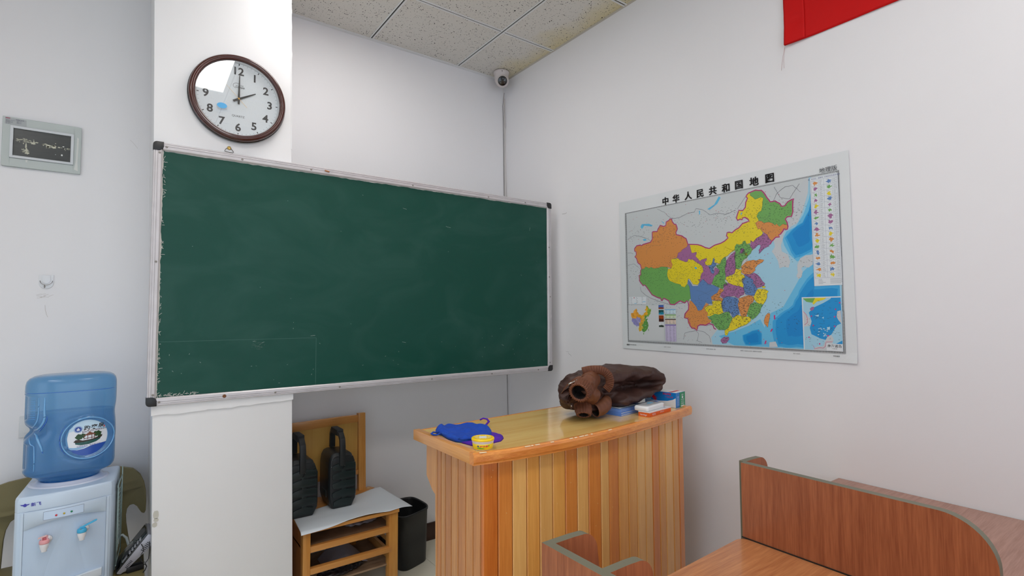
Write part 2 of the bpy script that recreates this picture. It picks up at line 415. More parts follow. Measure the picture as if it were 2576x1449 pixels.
for x in gx:
    mb = MB(); mb.box(x-0.012, x-0.0045, YF, YW, ZC, ZC+0.03, 0); mb.box(x+0.0045, x+0.012, YF, YW, ZC, ZC+0.03, 0); mb.box(x-0.0045, x+0.0045, YF, YW, ZC+0.004, ZC+0.03, 1)
    mb.build('grid_bar', [bar_m, groove_m], parent=ceil)
for y in gy:
    mb = MB()
    for k in range(len(xs_)-1):
        a, b = xs_[k]+0.012, xs_[k+1]-(0.012 if k < len(xs_)-2 else 0)
        mb.box(a, b, y-0.012, y-0.0045, ZC, ZC+0.03, 0); mb.box(a, b, y+0.0045, y+0.012, ZC, ZC+0.03, 0); mb.box(a, b, y-0.0045, y+0.0045, ZC+0.004, ZC+0.03, 1)
    mb.build('grid_bar', [bar_m, groove_m], parent=ceil)
# wall angles
tag(MB().box(PRx(3.05)+0.002, XW(3.05)-0.002, YW-0.024, YW-0.0005, ZC-0.001, ZC+0.0035).build('trim_1', bar_m), kind='structure')
mb = MB()
for k in range(80):
    y0 = YW-0.03-k*0.06; wv = 0.004*fn(y0*3, 1)+0.0015*fn(y0*25, 4)
    mb.add([(XW(3.05)-0.012+wv, y0, ZC+0.0025), (XW(3.05), y0, ZC-0.002), (XW(3.05), y0-0.06, ZC-0.002), (XW(3.05)-0.012+0.004*fn((y0-0.06)*3, 1)+0.0015*fn((y0-0.06)*25, 4), y0-0.06, ZC+0.0025)], [(0, 1, 2, 3)])
mb.add([(XW(3.05), YW-0.03, ZC+0.02), (XW(3.05), YW-4.8, ZC+0.02), (XW(3.05)-0.008, YW-4.8, ZC+0.02), (XW(3.05)-0.008, YW-0.03, ZC+0.02)], [(0, 1, 2, 3)])
tag(mb.build('trim_2', mat('plaster_bead', (190, 184, 172), 0.8)), kind='structure')
# panel lights; the unseen one before the chalkboard is added to brighten the room
lm = mat('light_diffuser', (255, 251, 247), 0.3, emit=PANEL_W)
labs = {(-2, -2): 'square white ceiling light panel above the viewer, mirrored in the clock glass', (-1, 0): 'added unseen square ceiling light panel just in front of the chalkboard', (-2, -4): 'square white ceiling light panel behind the viewer, in the middle row', (-4, -2): 'square white ceiling light panel to the left of the viewer', (-4, -4): 'square white ceiling light panel at the back, nearest the left wall', (0, -4): 'square white ceiling light panel at the back, nearest the right wall'}
for key, (a, b, c, d) in lights.items():
    t = thing('ceiling_light', ((a+b)/2, (c+d)/2, ZC), labs[key], 'light', 'panel lights in the ceiling grid')
    mb = MB()
    for q in ((a+0.013, b-0.013, c+0.013, c+0.03), (a+0.013, b-0.013, d-0.03, d-0.013), (a+0.013, a+0.03, c+0.03, d-0.03), (b-0.03, b-0.013, c+0.03, d-0.03)): mb.box(*q, ZC-0.004, ZC+0.02)
    mb.build('light_frame', bar_m, parent=t)
    MB().box(a+0.03, b-0.03, c+0.03, d-0.03, ZC+0.002, ZC+0.010).build('diffuser', lm, parent=t)

# ------------------------------------------------------------ chalkboard
alu = mat('aluminium', (202, 198, 200), 0.38, metal=0.25, var=0.05, nscale=20, bump=0.1, bscale=300)
def board_green():
    m = bpy.data.materials.new('chalkboard_green'); m.use_nodes = True; nt = m.node_tree; L = nt.links.new; N = nt.nodes.new; b = nt.nodes['Principled BSDF']
    tc = N('ShaderNodeTexCoord')
    mp = N('ShaderNodeMapping'); mp.inputs['Scale'].default_value = (1.2, 1, 2.2); mp.inputs['Rotation'].default_value = (0, 0.5, 0); L(tc.outputs['Object'], mp.inputs[0])
    n = N('ShaderNodeTexNoise'); n.inputs['Scale'].default_value = 2.2; n.inputs['Detail'].default_value = 7; n.inputs['Distortion'].default_value = 1.6; L(mp.outputs[0], n.inputs['Vector'])
    mr = N('ShaderNodeMapRange'); mr.inputs[1].default_value = 0.42; mr.inputs[2].default_value = 0.82; mr.inputs[4].default_value = 0.09; L(n.outputs[0], mr.inputs[0])
    mx = N('ShaderNodeMix'); mx.data_type = 'RGBA'; mx.inputs['A'].default_value = lin((10, 70, 58)); mx.inputs['B'].default_value = lin((110, 150, 142)); L(mr.outputs[0], mx.inputs['Factor'])
    L(mx.outputs['Result'], b.inputs['Base Color']); b.inputs['Roughness'].default_value = 0.42; b.inputs['Specular IOR Level'].default_value = 0.28
    n2 = N('ShaderNodeTexNoise'); n2.inputs['Scale'].default_value = 350; L(tc.outputs['Object'], n2.inputs['Vector'])
    bp = N('ShaderNodeBump'); bp.inputs['Strength'].default_value = 0.2; bp.inputs['Distance'].default_value = 0.0006; L(n2.outputs[0], bp.inputs['Height'])
    L(bp.outputs[0], b.inputs['Normal'])
    return m
bg = board_green()
BX0, BX1, BZ0, BZ1 = 0.0515, 2.060, 1.0545, 2.0725
BY = 2.42
board = thing('chalkboard', (1.055, 2.43, BZ0), 'large green chalkboard in a worn aluminium frame on the white pillar', 'chalkboard')
MB().box(BX0+0.014, BX1-0.014, BY+0.007, 2.4305, BZ0+0.014, BZ1-0.014).build('backing', mat('board_back', (120, 118, 112), 0.8), parent=board)
to = lambda u, v, h: (u, BY+0.006-h, v)
fw = 0.030
# writing sheet with a torn, wavy edge
def wavy(p, q, n, amp, fr, sd):
    out = []
    for k in range(n):
        t = k/n; x = p[0]+(q[0]-p[0])*t; y = p[1]+(q[1]-p[1])*t
        dx, dy = q[0]-p[0], q[1]-p[1]; L = math.hypot(dx, dy); nx, ny = -dy/L, dx/L
        a = amp*(fn(t*fr, sd)+0.6*fn(t*fr*4, sd+9))
        out.append((x+nx*a, y+ny*a))
    return out
a0, a1, c0, c1 = BX0+fw, BX1-fw, BZ0+fw, BZ1-fw
tore = mat('torn_white', (214, 212, 206), 0.8, var=0.1, nscale=60)
MB().prism([(a0-0.006, c0-0.006), (a1+0.006, c0-0.006), (a1+0.006, c1+0.006), (a0-0.006, c1+0.006)], -0.002, 0.0002, to).build('white_backing_sheet', tore, parent=board)
sheet = wavy((a0+0.001, c0), (a1, c0), 180, 0.0015, 18, 1)+wavy((a1-0.001, c0), (a1, c1), 60, 0.0015, 9, 2)+wavy((a1, c1-0.0025), (a0, c1-0.0035), 200, 0.0035, 22, 3)+wavy((a0+0.004, c1), (a0+0.004, c0), 120, 0.004, 14, 4)
sheet2 = []
for (x, z) in sheet:
    if z < c0+0.02 and 0.20 < x < 0.40: z = max(z, c0+0.011*max(0, 1-abs((x-0.28)/0.085)))   # the sheet lifted off the rail here
    sheet2.append((x, z))
MB().prism(sheet2, 0.0003, 0.0012, to).build('writing_surface', bg, parent=board)
# second sheet patched on at lower left
MB().prism([(a0+0.004, c0+0.001), (0.674, c0+0.001), (0.674, 1.2945), (a0+0.004, 1.2965)], 0.0013, 0.0018, to).build('patch_sheet', bg, parent=board)
ln = mat('chalk_line', (92, 128, 120), 0.9); chalk = mat('chalk_mark', (175, 190, 182), 0.95)
mb = MB()
mb.ribbon([(a0+0.004, 1.2967), (0.30, 1.2962), (0.674, 1.2947)], 0.0007, to, 0.0021); mb.ribbon([(0.6742, 1.2947), (0.6745, 1.2), (0.6742, 1.086)], 0.0009, to, 0.0021)
mb.build('patch_seam', ln, parent=board)
mb = MB(); rr = random.Random(4)
def px2b(x, y):   # measured points on the board, metres
    return None
marks = [((1.0995, 1.2593), 0.02, -0.2), ((0.122, 1.245), 0.006, 1.5), ((0.42, 1.288), 0.010, 0.1), ((0.455, 1.282), 0.010, 0.3), ((1.70, 1.222), 0.015, -0.3), ((0.66, 1.305), 0.02, 0.1), ((1.35, 1.86), 0.03, -0.15), ((1.10, 1.93), 0.02, -0.2), ((1.9, 1.9), 0.02, 1.3)]
for (c, l, a) in marks:
    p = [(c[0]+(t-0.5)*l*math.cos(a), c[1]+(t-0.5)*l*math.sin(a)+0.002*fn(t*4, c[0]*9)) for t in [k/8 for k in range(9)]]
    mb.ribbon(p, 0.0009, to, 0.0022)
for k in range(46):
    x = rr.uniform(a0+0.02, a1-0.02); z = rr.uniform(c0+0.02, c0+0.28) if k % 3 else rr.uniform(c0, c1-0.02); l = rr.uniform(0.002, 0.006); a = rr.uniform(0, 3)
    mb.ribbon([(x, z), (x+l*math.cos(a), z+l*math.sin(a))], 0.0008, to, 0.0022)
mb.build('chalk_marks', chalk, parent=board)
tag(LAST[0], kind='stuff')
# smudged area with scratches
mb = MB()
for k in range(26):
    x = 0.436+rr.gauss(0, 0.012); z = 1.268+rr.gauss(0, 0.010); a = rr.uniform(-0.8, 0.9); l = rr.uniform(0.004, 0.014)
    mb.ribbon([(x, z), (x+l*0.5*math.cos(a), z+l*0.5*math.sin(a)+0.001), (x+l*math.cos(a), z+l*math.sin(a))], 0.0006, to, 0.0022)
mb.build('scratches', mat('scratch_grey', (96, 112, 104), 0.9), parent=board); tag(LAST[0], kind='stuff')
# ragged white fibre along the edges of the sheet
mb = MB()
for k in range(120):
    if k < 70: x = a0+0.003+rr.uniform(-0.002, 0.005); z = rr.uniform(c0, c1); a = rr.gauss(0.2, 0.9)
    else: x = rr.uniform(a0, a0+0.13); z = c0+0.002+rr.uniform(0, 0.006); a = rr.gauss(0.4, 0.7)
    l = rr.uniform(0.004, 0.013)
    mb.ribbon([(x, z), (x+l*0.5*math.cos(a), z+l*0.5*math.sin(a)+0.001), (x+l*math.cos(a), z+l*math.sin(a))], 0.0011, to, 0.0024)
mb.build('frayed_fibres', tore, parent=board); tag(LAST[0], kind='stuff')
# rails with long grooves
def rail(horizontal, lo, hi, inner, outer, name='frame_rail'):
    """cross section from outer edge (0) to inner edge (1)"""
    s = [(0.0, 0.0), (0.0, 0.018), (0.10, 0.0235), (0.20, 0.0235), (0.22, 0.0215), (0.27, 0.0215), (0.29, 0.0238), (0.46, 0.0238), (0.48, 0.0215), (0.53, 0.0215), (0.55, 0.0238), (0.86, 0.0232), (1.0, 0.019), (1.0, 0.0)]
    mb = MB(); L = 60; vs = []
    for k in range(L+1):
        t = lo+(hi-lo)*k/L
        for (q, h) in s:
            wv = 0.0004*fn(t*9, q*2)
            u = outer+(inner-outer)*q
            vs.append((t, 2.4385-h, u+wv) if horizontal else (u+wv, 2.4385-h, t))
    n = len(s); fs = []
    for k in range(L):
        for j in range(n): fs.append((k*n+j, k*n+(j+1) % n, (k+1)*n+(j+1) % n, (k+1)*n+j))
    fs += [tuple(range(n)), tuple(L*n+j for j in range(n))[::-1]]
    mb.add(vs, fs); return mb.build(name, alu, parent=board)
rail(True, BX0+0.032, BX1-0.028, BZ1-fw, BZ1); rail(True, BX0+0.032, BX1-0.028, BZ0+fw, BZ0)
rail(False, BZ0+0.032, BZ1-0.028, BX0+fw, BX0); rail(False, BZ0+0.028, BZ1-0.028, BX1-fw, BX1)
blk = mat('black_plastic', (22, 23, 26), 0.35, bump=0.1)
for (cx, cz, sx, sz) in ((BX0, BZ0, 1, 1), (BX1, BZ0, -1, 1), (BX0, BZ1, 1, -1), (BX1, BZ1, -1, -1)):
    r = 0.034; p = [(cx-0.001*sx, cz+r*sz)] + [(cx-0.001*sx+0.014*sx*(1-math.cos(a)), cz-0.001*sz+0.014*sz*(1-math.sin(a))) for a in [PI/2*k/6 for k in range(7)]] + [(cx+r*sx, cz-0.001*sz), (cx+r*sx, cz+0.020*sz), (cx+0.028*sx, cz+0.028*sz), (cx+0.022*sx, cz+r*sz)]
    MB().prism(p, 2.4125, 2.4385, lambda u, v, h: (u, h, v)).build('corner_cap', blk, parent=board, bevel=0.0015)
scr = mat('screw_metal', (150, 146, 140), 0.35, metal=0.8); rust = mat('rusty_screw', (120, 74, 40), 0.6)
def disc(name, u, v, r, m, par, y=2.4135, th=0.002):
    mb = MB(); M = Matrix.Rotation(R_(90), 3, 'X')
    mb.lathe([(r, 0), (r, th*0.5), (r*0.7, th), (r*0.25, th*0.9), (r*0.22, th*0.5), (0.00002, th*0.5)], (u, y, v), 14, M); return mb.build(name, m, parent=par)
for (u, v) in ((BX0+0.041, BZ0+0.014), (0.505, BZ0+0.013), (0.78, BZ0+0.013), (1.25, BZ0+0.013), (1.62, BZ0+0.013), (1.95, BZ0+0.013), (BX0+0.043, BZ1-0.017), (0.36, BZ1-0.02), (0.64, BZ1-0.018), (1.14, BZ1-0.02), (1.60, BZ1-0.02), (1.86, BZ1-0.02), (BX0+0.021, BZ1-0.042), (BX0+0.021, BZ0+0.042), (BX0+0.019, 1.605), (BX1-0.02, 1.62), (BX1-0.014, 1.50), (BX1-0.02, 1.80), (BX1-0.02, BZ0+0.05)):
    disc('screw', u, v, 0.0042, scr, board, y=2.4145)
tag(disc('screw', 0.3125, BZ0+0.016, 0.007, rust, board, y=2.4145), 'rusty brown screw')
MB().tube([(0.7, 2.4120, BZ1-0.014+0), (0.72, 2.4120, BZ1-0.017)], 0.0035, 8).build('rust_streak', mat('rust_stain', (176, 120, 80), 0.8), parent=board)

# hanging ring above the board
t = thing('hanging_ring', (0.313, 2.437, 2.085), 'small brass wire hanging ring on the pillar, under the clock', 'ring')
mb = MB(); M = Matrix.Rotation(R_(90), 3, 'X'); mb.lathe([(0.0075, 0), (0.0075, 0.003), (0.005, 0.004), (0.003, 0.003), (0.00002, 0.003)], (0.313, 2.4395, 2.098), 16, M); mb.build('brass_eyelet', mat('brass', (178, 150, 84), 0.3, metal=0.8), parent=t)
c = [(0.300, 2.100), (0.294, 2.094), (0.291, 2.087), (0.294, 2.0855), (0.308, 2.084), (0.322, 2.084), (0.3245, 2.086), (0.320, 2.094), (0.314, 2.101)]
MB().tube([(u+0.005, 2.434, v-0.005) for u, v in c], 0.0011, 6).build('wire_loop', mat('dark_wire', (60, 50, 42), 0.4, metal=0.6), parent=t)

# ------------------------------------------------------------ wall clock
CX, CZ, CR = 0.343, 2.3095, 0.1842
tilt = Matrix.Rotation(R_(-0.9), 3, 'X')      # hangs with its face turned up by a hair
CC = Vector((CX, 2.4385, CZ))
cl = thing('wall_clock', CC, 'round wall clock in a dark brown frame hanging on the pillar above the chalkboard', 'clock')
B90 = Matrix.Rotation(R_(90), 3, 'X')
CM = tilt @ B90      # local z -> -y (towards the room), local y -> z
def tc_(u, v, h): return CC + CM @ Vector((u, v, h))
frame_brown = mat('clock_frame_mahogany', (66, 22, 14), 0.2, coat=0.5, var=0.1, nscale=14)
prof = [(CR-0.030, 0.0), (CR-0.004, 0.0), (CR, 0.004), (CR, 0.012), (CR-0.003, 0.015), (CR-0.0035, 0.0165), (CR-0.001, 0.019), (CR-0.0015, 0.027), (CR-0.006, 0.0345), (CR-0.011, 0.037), (CR-0.014, 0.0365), (CR-0.0155, 0.0350), (CR-0.0165, 0.0350), (CR-0.0185, 0.0362), (CR-0.0215, 0.035), (CR-0.0240, 0.031), (CR-0.0250, 0.026), (CR-0.0252, 0.014)]
MB().lathe(prof, CC, 96, CM, caps=False).build('clock_frame', frame_brown, parent=cl)
MB().lathe([(CR-0.004, 0.0002), (CR+0.0012, 0.001), (CR+0.0016, 0.010), (CR+0.0004, 0.0150), (CR-0.0032, 0.0158)], CC, 96, CM, caps=False).build('black_rim', mat('rim_black', (12, 12, 14), 0.12, coat=0.6), parent=cl)
MB().lathe([(CR-0.0251, 0.012), (CR-0.0253, 0.024), (CR-0.0285, 0.0242), (CR-0.031, 0.012)], CC, 96, CM, caps=False).build('inner_ring', mat('grey_white_ring', (200, 205, 208), 0.4), parent=cl)
face = MB(); face.add([tc_(u, v, 0.0122) for u, v in ellipse(0, 0, CR-0.026, CR-0.026, 96)], [tuple(range(96))]); face.build('dial', mat('dial_white', (222, 229, 233), 0.5), parent=cl)
ink = mat('black_ink', (34, 36, 40), 0.5)
num = MB()
RN = 0.121
for h in range(1, 13):
    a = R_(90-30*h); put_text(num, str(h), 0.0455, (RN-0.004*(h in (10, 11, 12)))*math.cos(a), RN*math.sin(a), tc_, 0.0126, bold=0.0012)
o = num.build('numerals', ink, parent=cl)
tk = MB()
for k in range(60):
    a = 2*PI*k/60; r0, r1 = (0.1465, 0.1525) if k % 5 else (0.1455, 0.1530); wd = 0.0007 if k % 5 else 0.0036
    d = Vector((math.cos(a), math.sin(a))); n = Vector((-d.y, d.x))*wd/2
    ps = [d*r0+n, d*r0-n, d*r1-n, d*r1+n]; tk.add([tc_(p.x, p.y, 0.0126) for p in ps], [(0, 1, 2, 3)])
tk.build('minute_marks', ink, parent=cl)
lg = MB()
put_text(lg, 'Compas', 0.0125, 0.005, 0.0515, tc_, 0.0126, bold=0.0002, shear=0.3, sx=0.85); put_text(lg, '康巴丝', 0.0065, 0.008, 0.0600, tc_, 0.0126)
lg.ribbon([(0.002+0.0155*math.cos(R_(a))-0.008, 0.057+0.0115*math.sin(R_(a))) for a in range(60, 260, 10)], 0.0012, tc_, 0.0126)
put_text(lg, 'QUARTZ', 0.0118, 0.0, -0.0745, tc_, 0.0126, spacing=1.02)
lg.build('dial_lettering', ink, parent=cl)
def hand(name, ang, l0, l1, w0, w1, h, m):
    d = Vector((math.cos(ang), math.sin(ang))); n = Vector((-d.y, d.x))
    ps = [-d*l0+n*w0/2, -d*l0-n*w0/2, -n*w0*0.55, d*l1-n*w1/2, d*l1+n*w1/2, n*w0*0.55]
    return MB().prism([(p.x, p.y) for p in ps], h, h+0.001, tc_).build(name, m, parent=cl, bevel=0.0003, seg=1)
hm = mat('hand_black', (14, 15, 18), 0.2)
hand('hour_hand', R_(30), 0.024, 0.0745, 0.0085, 0.003, 0.0155, hm)
hand('minute_hand', R_(89), 0.0235, 0.101, 0.0075, 0.003, 0.0175, hm)
hand('second_hand', R_(134), 0.045, 0.098, 0.0018, 0.0007, 0.0195, mat('second_hand_gold', (232, 206, 168), 0.35))
MB().lathe([(0.0036, 0.014), (0.0036, 0.0215), (0.002, 0.0225), (0.00002, 0.0225)], CC, 20, CM).build('centre_cap', mat('gold_cap', (214, 160, 60), 0.3, metal=0.6), parent=cl)
g = MB(); g.add([tc_(u, v, 0.0245) for u, v in ellipse(0, 0, CR-0.0255, CR-0.0255, 96)], [tuple(range(96))]); g.build('clock_glass', glass_mat('clock_glass', rough=0.002, ior=1.5, mixmul=3.6), parent=cl)
st = MB(); st.prism(ellipse(-0.0625, -0.0455, 0.0185, 0.0118), 0.0247, 0.0250, tc_); st.build('oval_sticker', mat('sticker_blue', (86, 172, 226), 0.5), parent=cl)

# ------------------------------------------------------------ electrical panel on the left wall
px0, px1, pz0, pz1 = -0.4535, -0.1995, 2.024, 2.2315
ep = thing('fuse_box_cover', (-0.327, 2.968, pz0), 'pale grey fuse box cover with a paint spattered dark window on the left wall', 'fuse box')
gp = mat('panel_grey', (186, 194, 192), 0.42, var=0.02, nscale=10)
toY = lambda y: (lambda u, v, h: (u, y-h, v))
t2 = toY(2.978)
mb = MB()
ox = rrect(px0, px1, pz0, pz1, 0.006, 3); wx0, wx1, wz0, wz1 = -0.4190, -0.2340, 2.0705, 2.1860
mb.box(px0, wx0-0.010, 2.966, 2.978, pz0, pz1); mb.box(wx1+0.010, px1, 2.966, 2.978, pz0, pz1); mb.box(wx0-0.010, wx1+0.010, 2.966, 2.978, pz0, wz0-0.010); mb.box(wx0-0.010, wx1+0.010, 2.966, 2.978, wz1+0.010, pz1)
mb.build('cover_plate', gp, parent=ep, bevel=0.0012, seg=1)
mb = MB(); yy = (2.960, 2.978)
mb.box(wx0-0.010, wx0, *yy, wz0-0.010, wz1+0.010); mb.box(wx1, wx1+0.010, *yy, wz0-0.010, wz1+0.010); mb.box(wx0, wx1, *yy, wz0-0.010, wz0); mb.box(wx0, wx1, *yy, wz1, wz1+0.010)
mb.build('window_frame', mat('panel_frame_white', (206, 210, 214), 0.35), parent=ep, bevel=0.001, seg=1)
MB().box(wx0-0.001, wx1+0.001, 2.968, 2.974, wz0-0.001, wz1+0.001).build('dark_window', mat('smoked_window', (58, 62, 62), 0.25, var=0.12, nscale=14, stretch=(1, 1, 6)), parent=ep)
# paint spatters
sp = MB(); r2 = random.Random(11); t3 = lambda u, v, h: (u, 2.968-h, v)
def blob(cu, cv, a, b, sd, n=26, jag=0.45):
    return [(cu+a*math.cos(t)*(1+jag*fn(2.2*math.cos(t)+sd, 2.2*math.sin(t), sd)*1.6), cv+b*math.sin(t)*(1+jag*fn(2.2*math.cos(t), 2.2*math.sin(t)+sd, sd)*1.6)) for t in [2*PI*k/n for k in range(n)]]
def spat(L, base):
    for (x, y, a, b) in L:
        # x, y given in millimetres from the window's lower left corner
        sp.prism(blob(wx0+x*1e-3, wz0+y*1e-3, a*1e-3, b*1e-3, x+y), 0.0001, 0.0007, t3)
for k in range(34):
    sp.prism(blob(wx0+1e-3*r2.gauss(34, 12), wz0+1e-3*(68+r2.gauss(0, 5)), r2.uniform(.001, .006), r2.uniform(.0006, .0028), k*3.1), 0.0001, 0.0006, t3)
for k in range(18):
    sp.prism(blob(wx0+1e-3*r2.gauss(114, 12), wz0+1e-3*(61+r2.gauss(0, 4)), r2.uniform(.001, .006), r2.uniform(.0006, .003), k*2.7), 0.0001, 0.0006, t3)
for k in range(10):
    sp.prism(blob(wx0+1e-3*r2.gauss(172, 9), wz0+1e-3*(58+r2.gauss(0, 3)), r2.uniform(.001, .004), r2.uniform(.0005, .0015), k*2.2), 0.0001, 0.0006, t3)
for k in range(12):
    sp.prism(blob(wx0+1e-3*r2.gauss(38, 8), wz0+1e-3*(26+r2.gauss(0, 5)), r2.uniform(.001, .006), r2.uniform(.0006, .002), k*1.7), 0.0001, 0.0006, t3)
spat([(62, 62, 7, 4.5), (40, 48, 2.6, 11), (42, 30, 3, 9), (112, 62, 9, 3), (128, 57, 8, 4.5), (146, 60, 4.5, 2.6), (44, 17, 8, 4), (134, 75, 1.7, 1.6)], 0)
sp.build('paint_spatters', mat('paint_spatter', (196, 196, 178), 0.7), parent=ep); tag(LAST[0], kind='stuff')
sp = MB(); spat([(156, 28, 3, 3.6), (135, 27, 1.0, 1.0), (160, 66, 3, 2)], 0); sp.build('white_drops', mat('white_drop', (226, 228, 226), 0.5), parent=ep); tag(LAST[0], kind='stuff')
sp = MB(); sp.prism([(wx1+0.020, pz1-0.045), (wx1+0.0265, pz1-0.05), (wx1+0.024, pz0+0.05), (wx1+0.026, pz0+0.012), (wx1+0.013, pz0+0.018), (wx1+0.018, pz0+0.055)], 0.0121, 0.0125, t2); sp.prism([(wx0+0.040, wz0-0.012), (wx0+0.047, wz0-0.011), (wx0+0.045, wz0-0.024), (wx0+0.041, wz0-0.021)], 0.0121, 0.0126, t2)
sp.build('paint_smears', mat('paint_smear', (212, 214, 210), 0.6), parent=ep)
MB().prism([(px0+0.007, pz1-0.032), (px0+0.074, pz1-0.0325), (px0+0.073, pz1-0.005), (px0+0.007, pz1-0.0035)], 0.0121, 0.0124, t2).build('rating_label', mat('label_silver', (168, 172, 174), 0.4), parent=ep)
mb = MB(); put_text(mb, '照明配电箱', 0.0052, px0+0.053, pz1-0.0095, t2, 0.0127)
for k, s in enumerate(['额定电压 AC220V', '额定电流 63A', '防护等级 IP30', 'GB 7251.3']): put_text(mb, s, 0.0036, px0+0.010, pz1-0.0145-0.0045*k, t2, 0.0127, align='LEFT')
for k, s in enumerate(['频率 50Hz', '编号 0612', '日期 2016']): put_text(mb, s, 0.0036, px0+0.043, pz1-0.0145-0.0045*k, t2, 0.0127, align='LEFT')
mb.build('label_print', mat('label_ink', (70, 76, 96), 0.6), parent=ep)
MB().prism([(px0+0.009, pz1-0.0075), (px0+0.023, pz1-0.0075), (px0+0.023, pz1-0.0045), (px0+0.009, pz1-0.0045)], 0.0125, 0.0127, t2).build('red_mark', mat('label_red', (150, 40, 80), 0.6), parent=ep)

# ------------------------------------------------------------ adhesive hook
hk = thing('adhesive_hook', (-0.299, 2.975, 1.495), 'white adhesive wall hook with a wire hanger on the left wall', 'hook')
t2h = toY(2.979)
hp = [(-0.3225, 1.5735), (-0.3225, 1.540)]+[(-0.299+0.0235*math.cos(a), 1.5385+0.0225*math.sin(a)) for a in [PI+PI*k/14 for k in range(1, 14)]]+[(-0.2755, 1.540), (-0.2755, 1.5735)]
clear = mat('milky_white', (226, 228, 232), 0.2, coat=0.4)
MB().prism(hp, 0, 0.003, t2h).build('backplate', clear, parent=hk, bevel=0.001)
MB().prism([(-0.312, 1.571), (-0.313, 1.548), (-0.306, 1.538), (-0.299, 1.535), (-0.292, 1.538), (-0.285, 1.548), (-0.286, 1.571)], 0.003, 0.006, t2h).build('raised_pad', clear, parent=hk, bevel=0.0012)
wire = mat('hook_wire', (160, 155, 150), 0.25, metal=0.9)
MB().tube([(-0.319, 2.974, 1.549), (-0.317, 2.971, 1.541), (-0.310, 2.968, 1.534), (-0.302, 2.966, 1.530), (-0.296, 2.966, 1.530), (-0.287, 2.968, 1.534), (-0.280, 2.971, 1.541), (-0.278, 2.974, 1.549)], 0.0011, 8).build('wire_arm', wire, parent=hk)
MB().tube([(-0.303, 2.967, 1.531), (-0.303, 2.962, 1.524), (-0.302, 2.955, 1.518), (-0.300, 2.949, 1.520), (-0.299, 2.947, 1.527)], 0.0014, 8).build('hook_tip', wire, parent=hk)
# thin scuffs on the wall under the hook
mb = MB(); sc_m = mat('wall_scuff', (168, 160, 150), 0.8)
for k in range(9):
    x = -0.303+r2.gauss(0, 0.010); z = 1.492-0.002*k; a = r2.uniform(-0.3, 0.5)
    mb.ribbon([(x-0.008, z-0.008*a), (x+0.008, z+0.008*a)], 0.0007, t2h, 0.0004-0.001+0.0012)
mb.ribbon([(-0.3005, 1.445), (-0.299, 1.425), (-0.294, 1.404), (-0.290, 1.394)], 0.0008, t2h, 0.0006)
mb.ribbon([(-0.025, 2.215), (-0.015, 2.205), (-0.004, 2.192), (0.004, 2.18)], 0.0006, t2h, 0.0006)
wb = bpy.data.objects['wall_back']; WLOC['wall_back'] = Vector(wb.location)
mb.build('scuff', sc_m, parent=wb)

# ------------------------------------------------------------ wall switch behind the bottle
sw = thing('light_switch', (-0.322, 2.975, 0.895), 'white wall switch partly hidden behind the water bottle', 'switch')
ws = mat('switch_white', (214, 216, 218), 0.3)
MB().box(-0.3655, -0.2795, 2.968, 2.979, 0.8955, 0.9825).build('switch_plate', ws, parent=sw, bevel=0.003)
MB().box(-0.350, -0.295, 2.965, 2.969, 0.913, 0.965).build('rocker', ws, parent=sw, bevel=0.002)

# ------------------------------------------------------------ camera in the corner
cc = thing('security_camera', (2.005, 2.862, 3.05), 'small white dome security camera in the ceiling corner', 'camera')
cw = mat('camera_white', (212, 204, 202), 0.35)
MB().lathe([(0.00002, 0), (0.052, 0), (0.054, -0.004), (0.053, -0.014), (0.049, -0.020), (0.0475, -0.045), (0.046, -0.060), (0.040, -0.072), (0.030, -0.078), (0.00002, -0.078)][::-1], (2.005, 2.862, 3.049), 40).build('camera_base', cw, parent=cc)
bc = Vector((2.003, 2.850, 2.985)); dv = (Vector((0.0, 0.0, 1.40))-bc); dv = Vector((dv.x*0.9, dv.y, dv.z)).normalized()
q = dv.to_track_quat('Z', 'X').to_matrix()
MB().sphere(bc, 0.046, 32).build('camera_ball', cw, parent=cc)
MB().lathe([(0.036, 0.026), (0.036, 0.041), (0.033, 0.044), (0.0315, 0.0445)], bc, 36, q, caps=False).build('ball_collar', cw, parent=cc)
ln_ = MB(); ln_.lathe([(0.0315, 0.038), (0.0315, 0.045), (0.028, 0.047), (0.00002, 0.0485)], bc, 36, q); lens = ln_.build('lens_face', mat('lens_black', (16, 17, 18), 0.18, coat=0.5), parent=cc)
mb = MB()
for k in range(4):
    mb.lathe([(0.0036, 0.0), (0.0030, 0.0012), (0.00002, 0.0014)], bc+q @ Vector((-0.012, -0.0135+0.009*k, 0.0465)), 12, q)
led4 = mb.build('infrared_leds', mat('led_grey', (120, 122, 122), 0.3), parent=lens)
mb = MB(); mb.lathe([(0.0125, 0.0), (0.010, 0.001), (0.00002, 0.0005)], bc+q @ Vector((0.010, 0.0, 0.0475)), 24, q); mb.build('lens_glass', mat('lens_glass_dark', (38, 40, 42), 0.08), parent=lens)
MB().lathe([(0.0032, 0), (0.002, 0.0012), (0.00002, 0.001)], (1.978, 2.8145, 3.033), 10, Matrix.Rotation(R_(100), 3, 'X')).build('mounting_screw', mat('screw_dark', (40, 38, 38), 0.5), parent=cc)
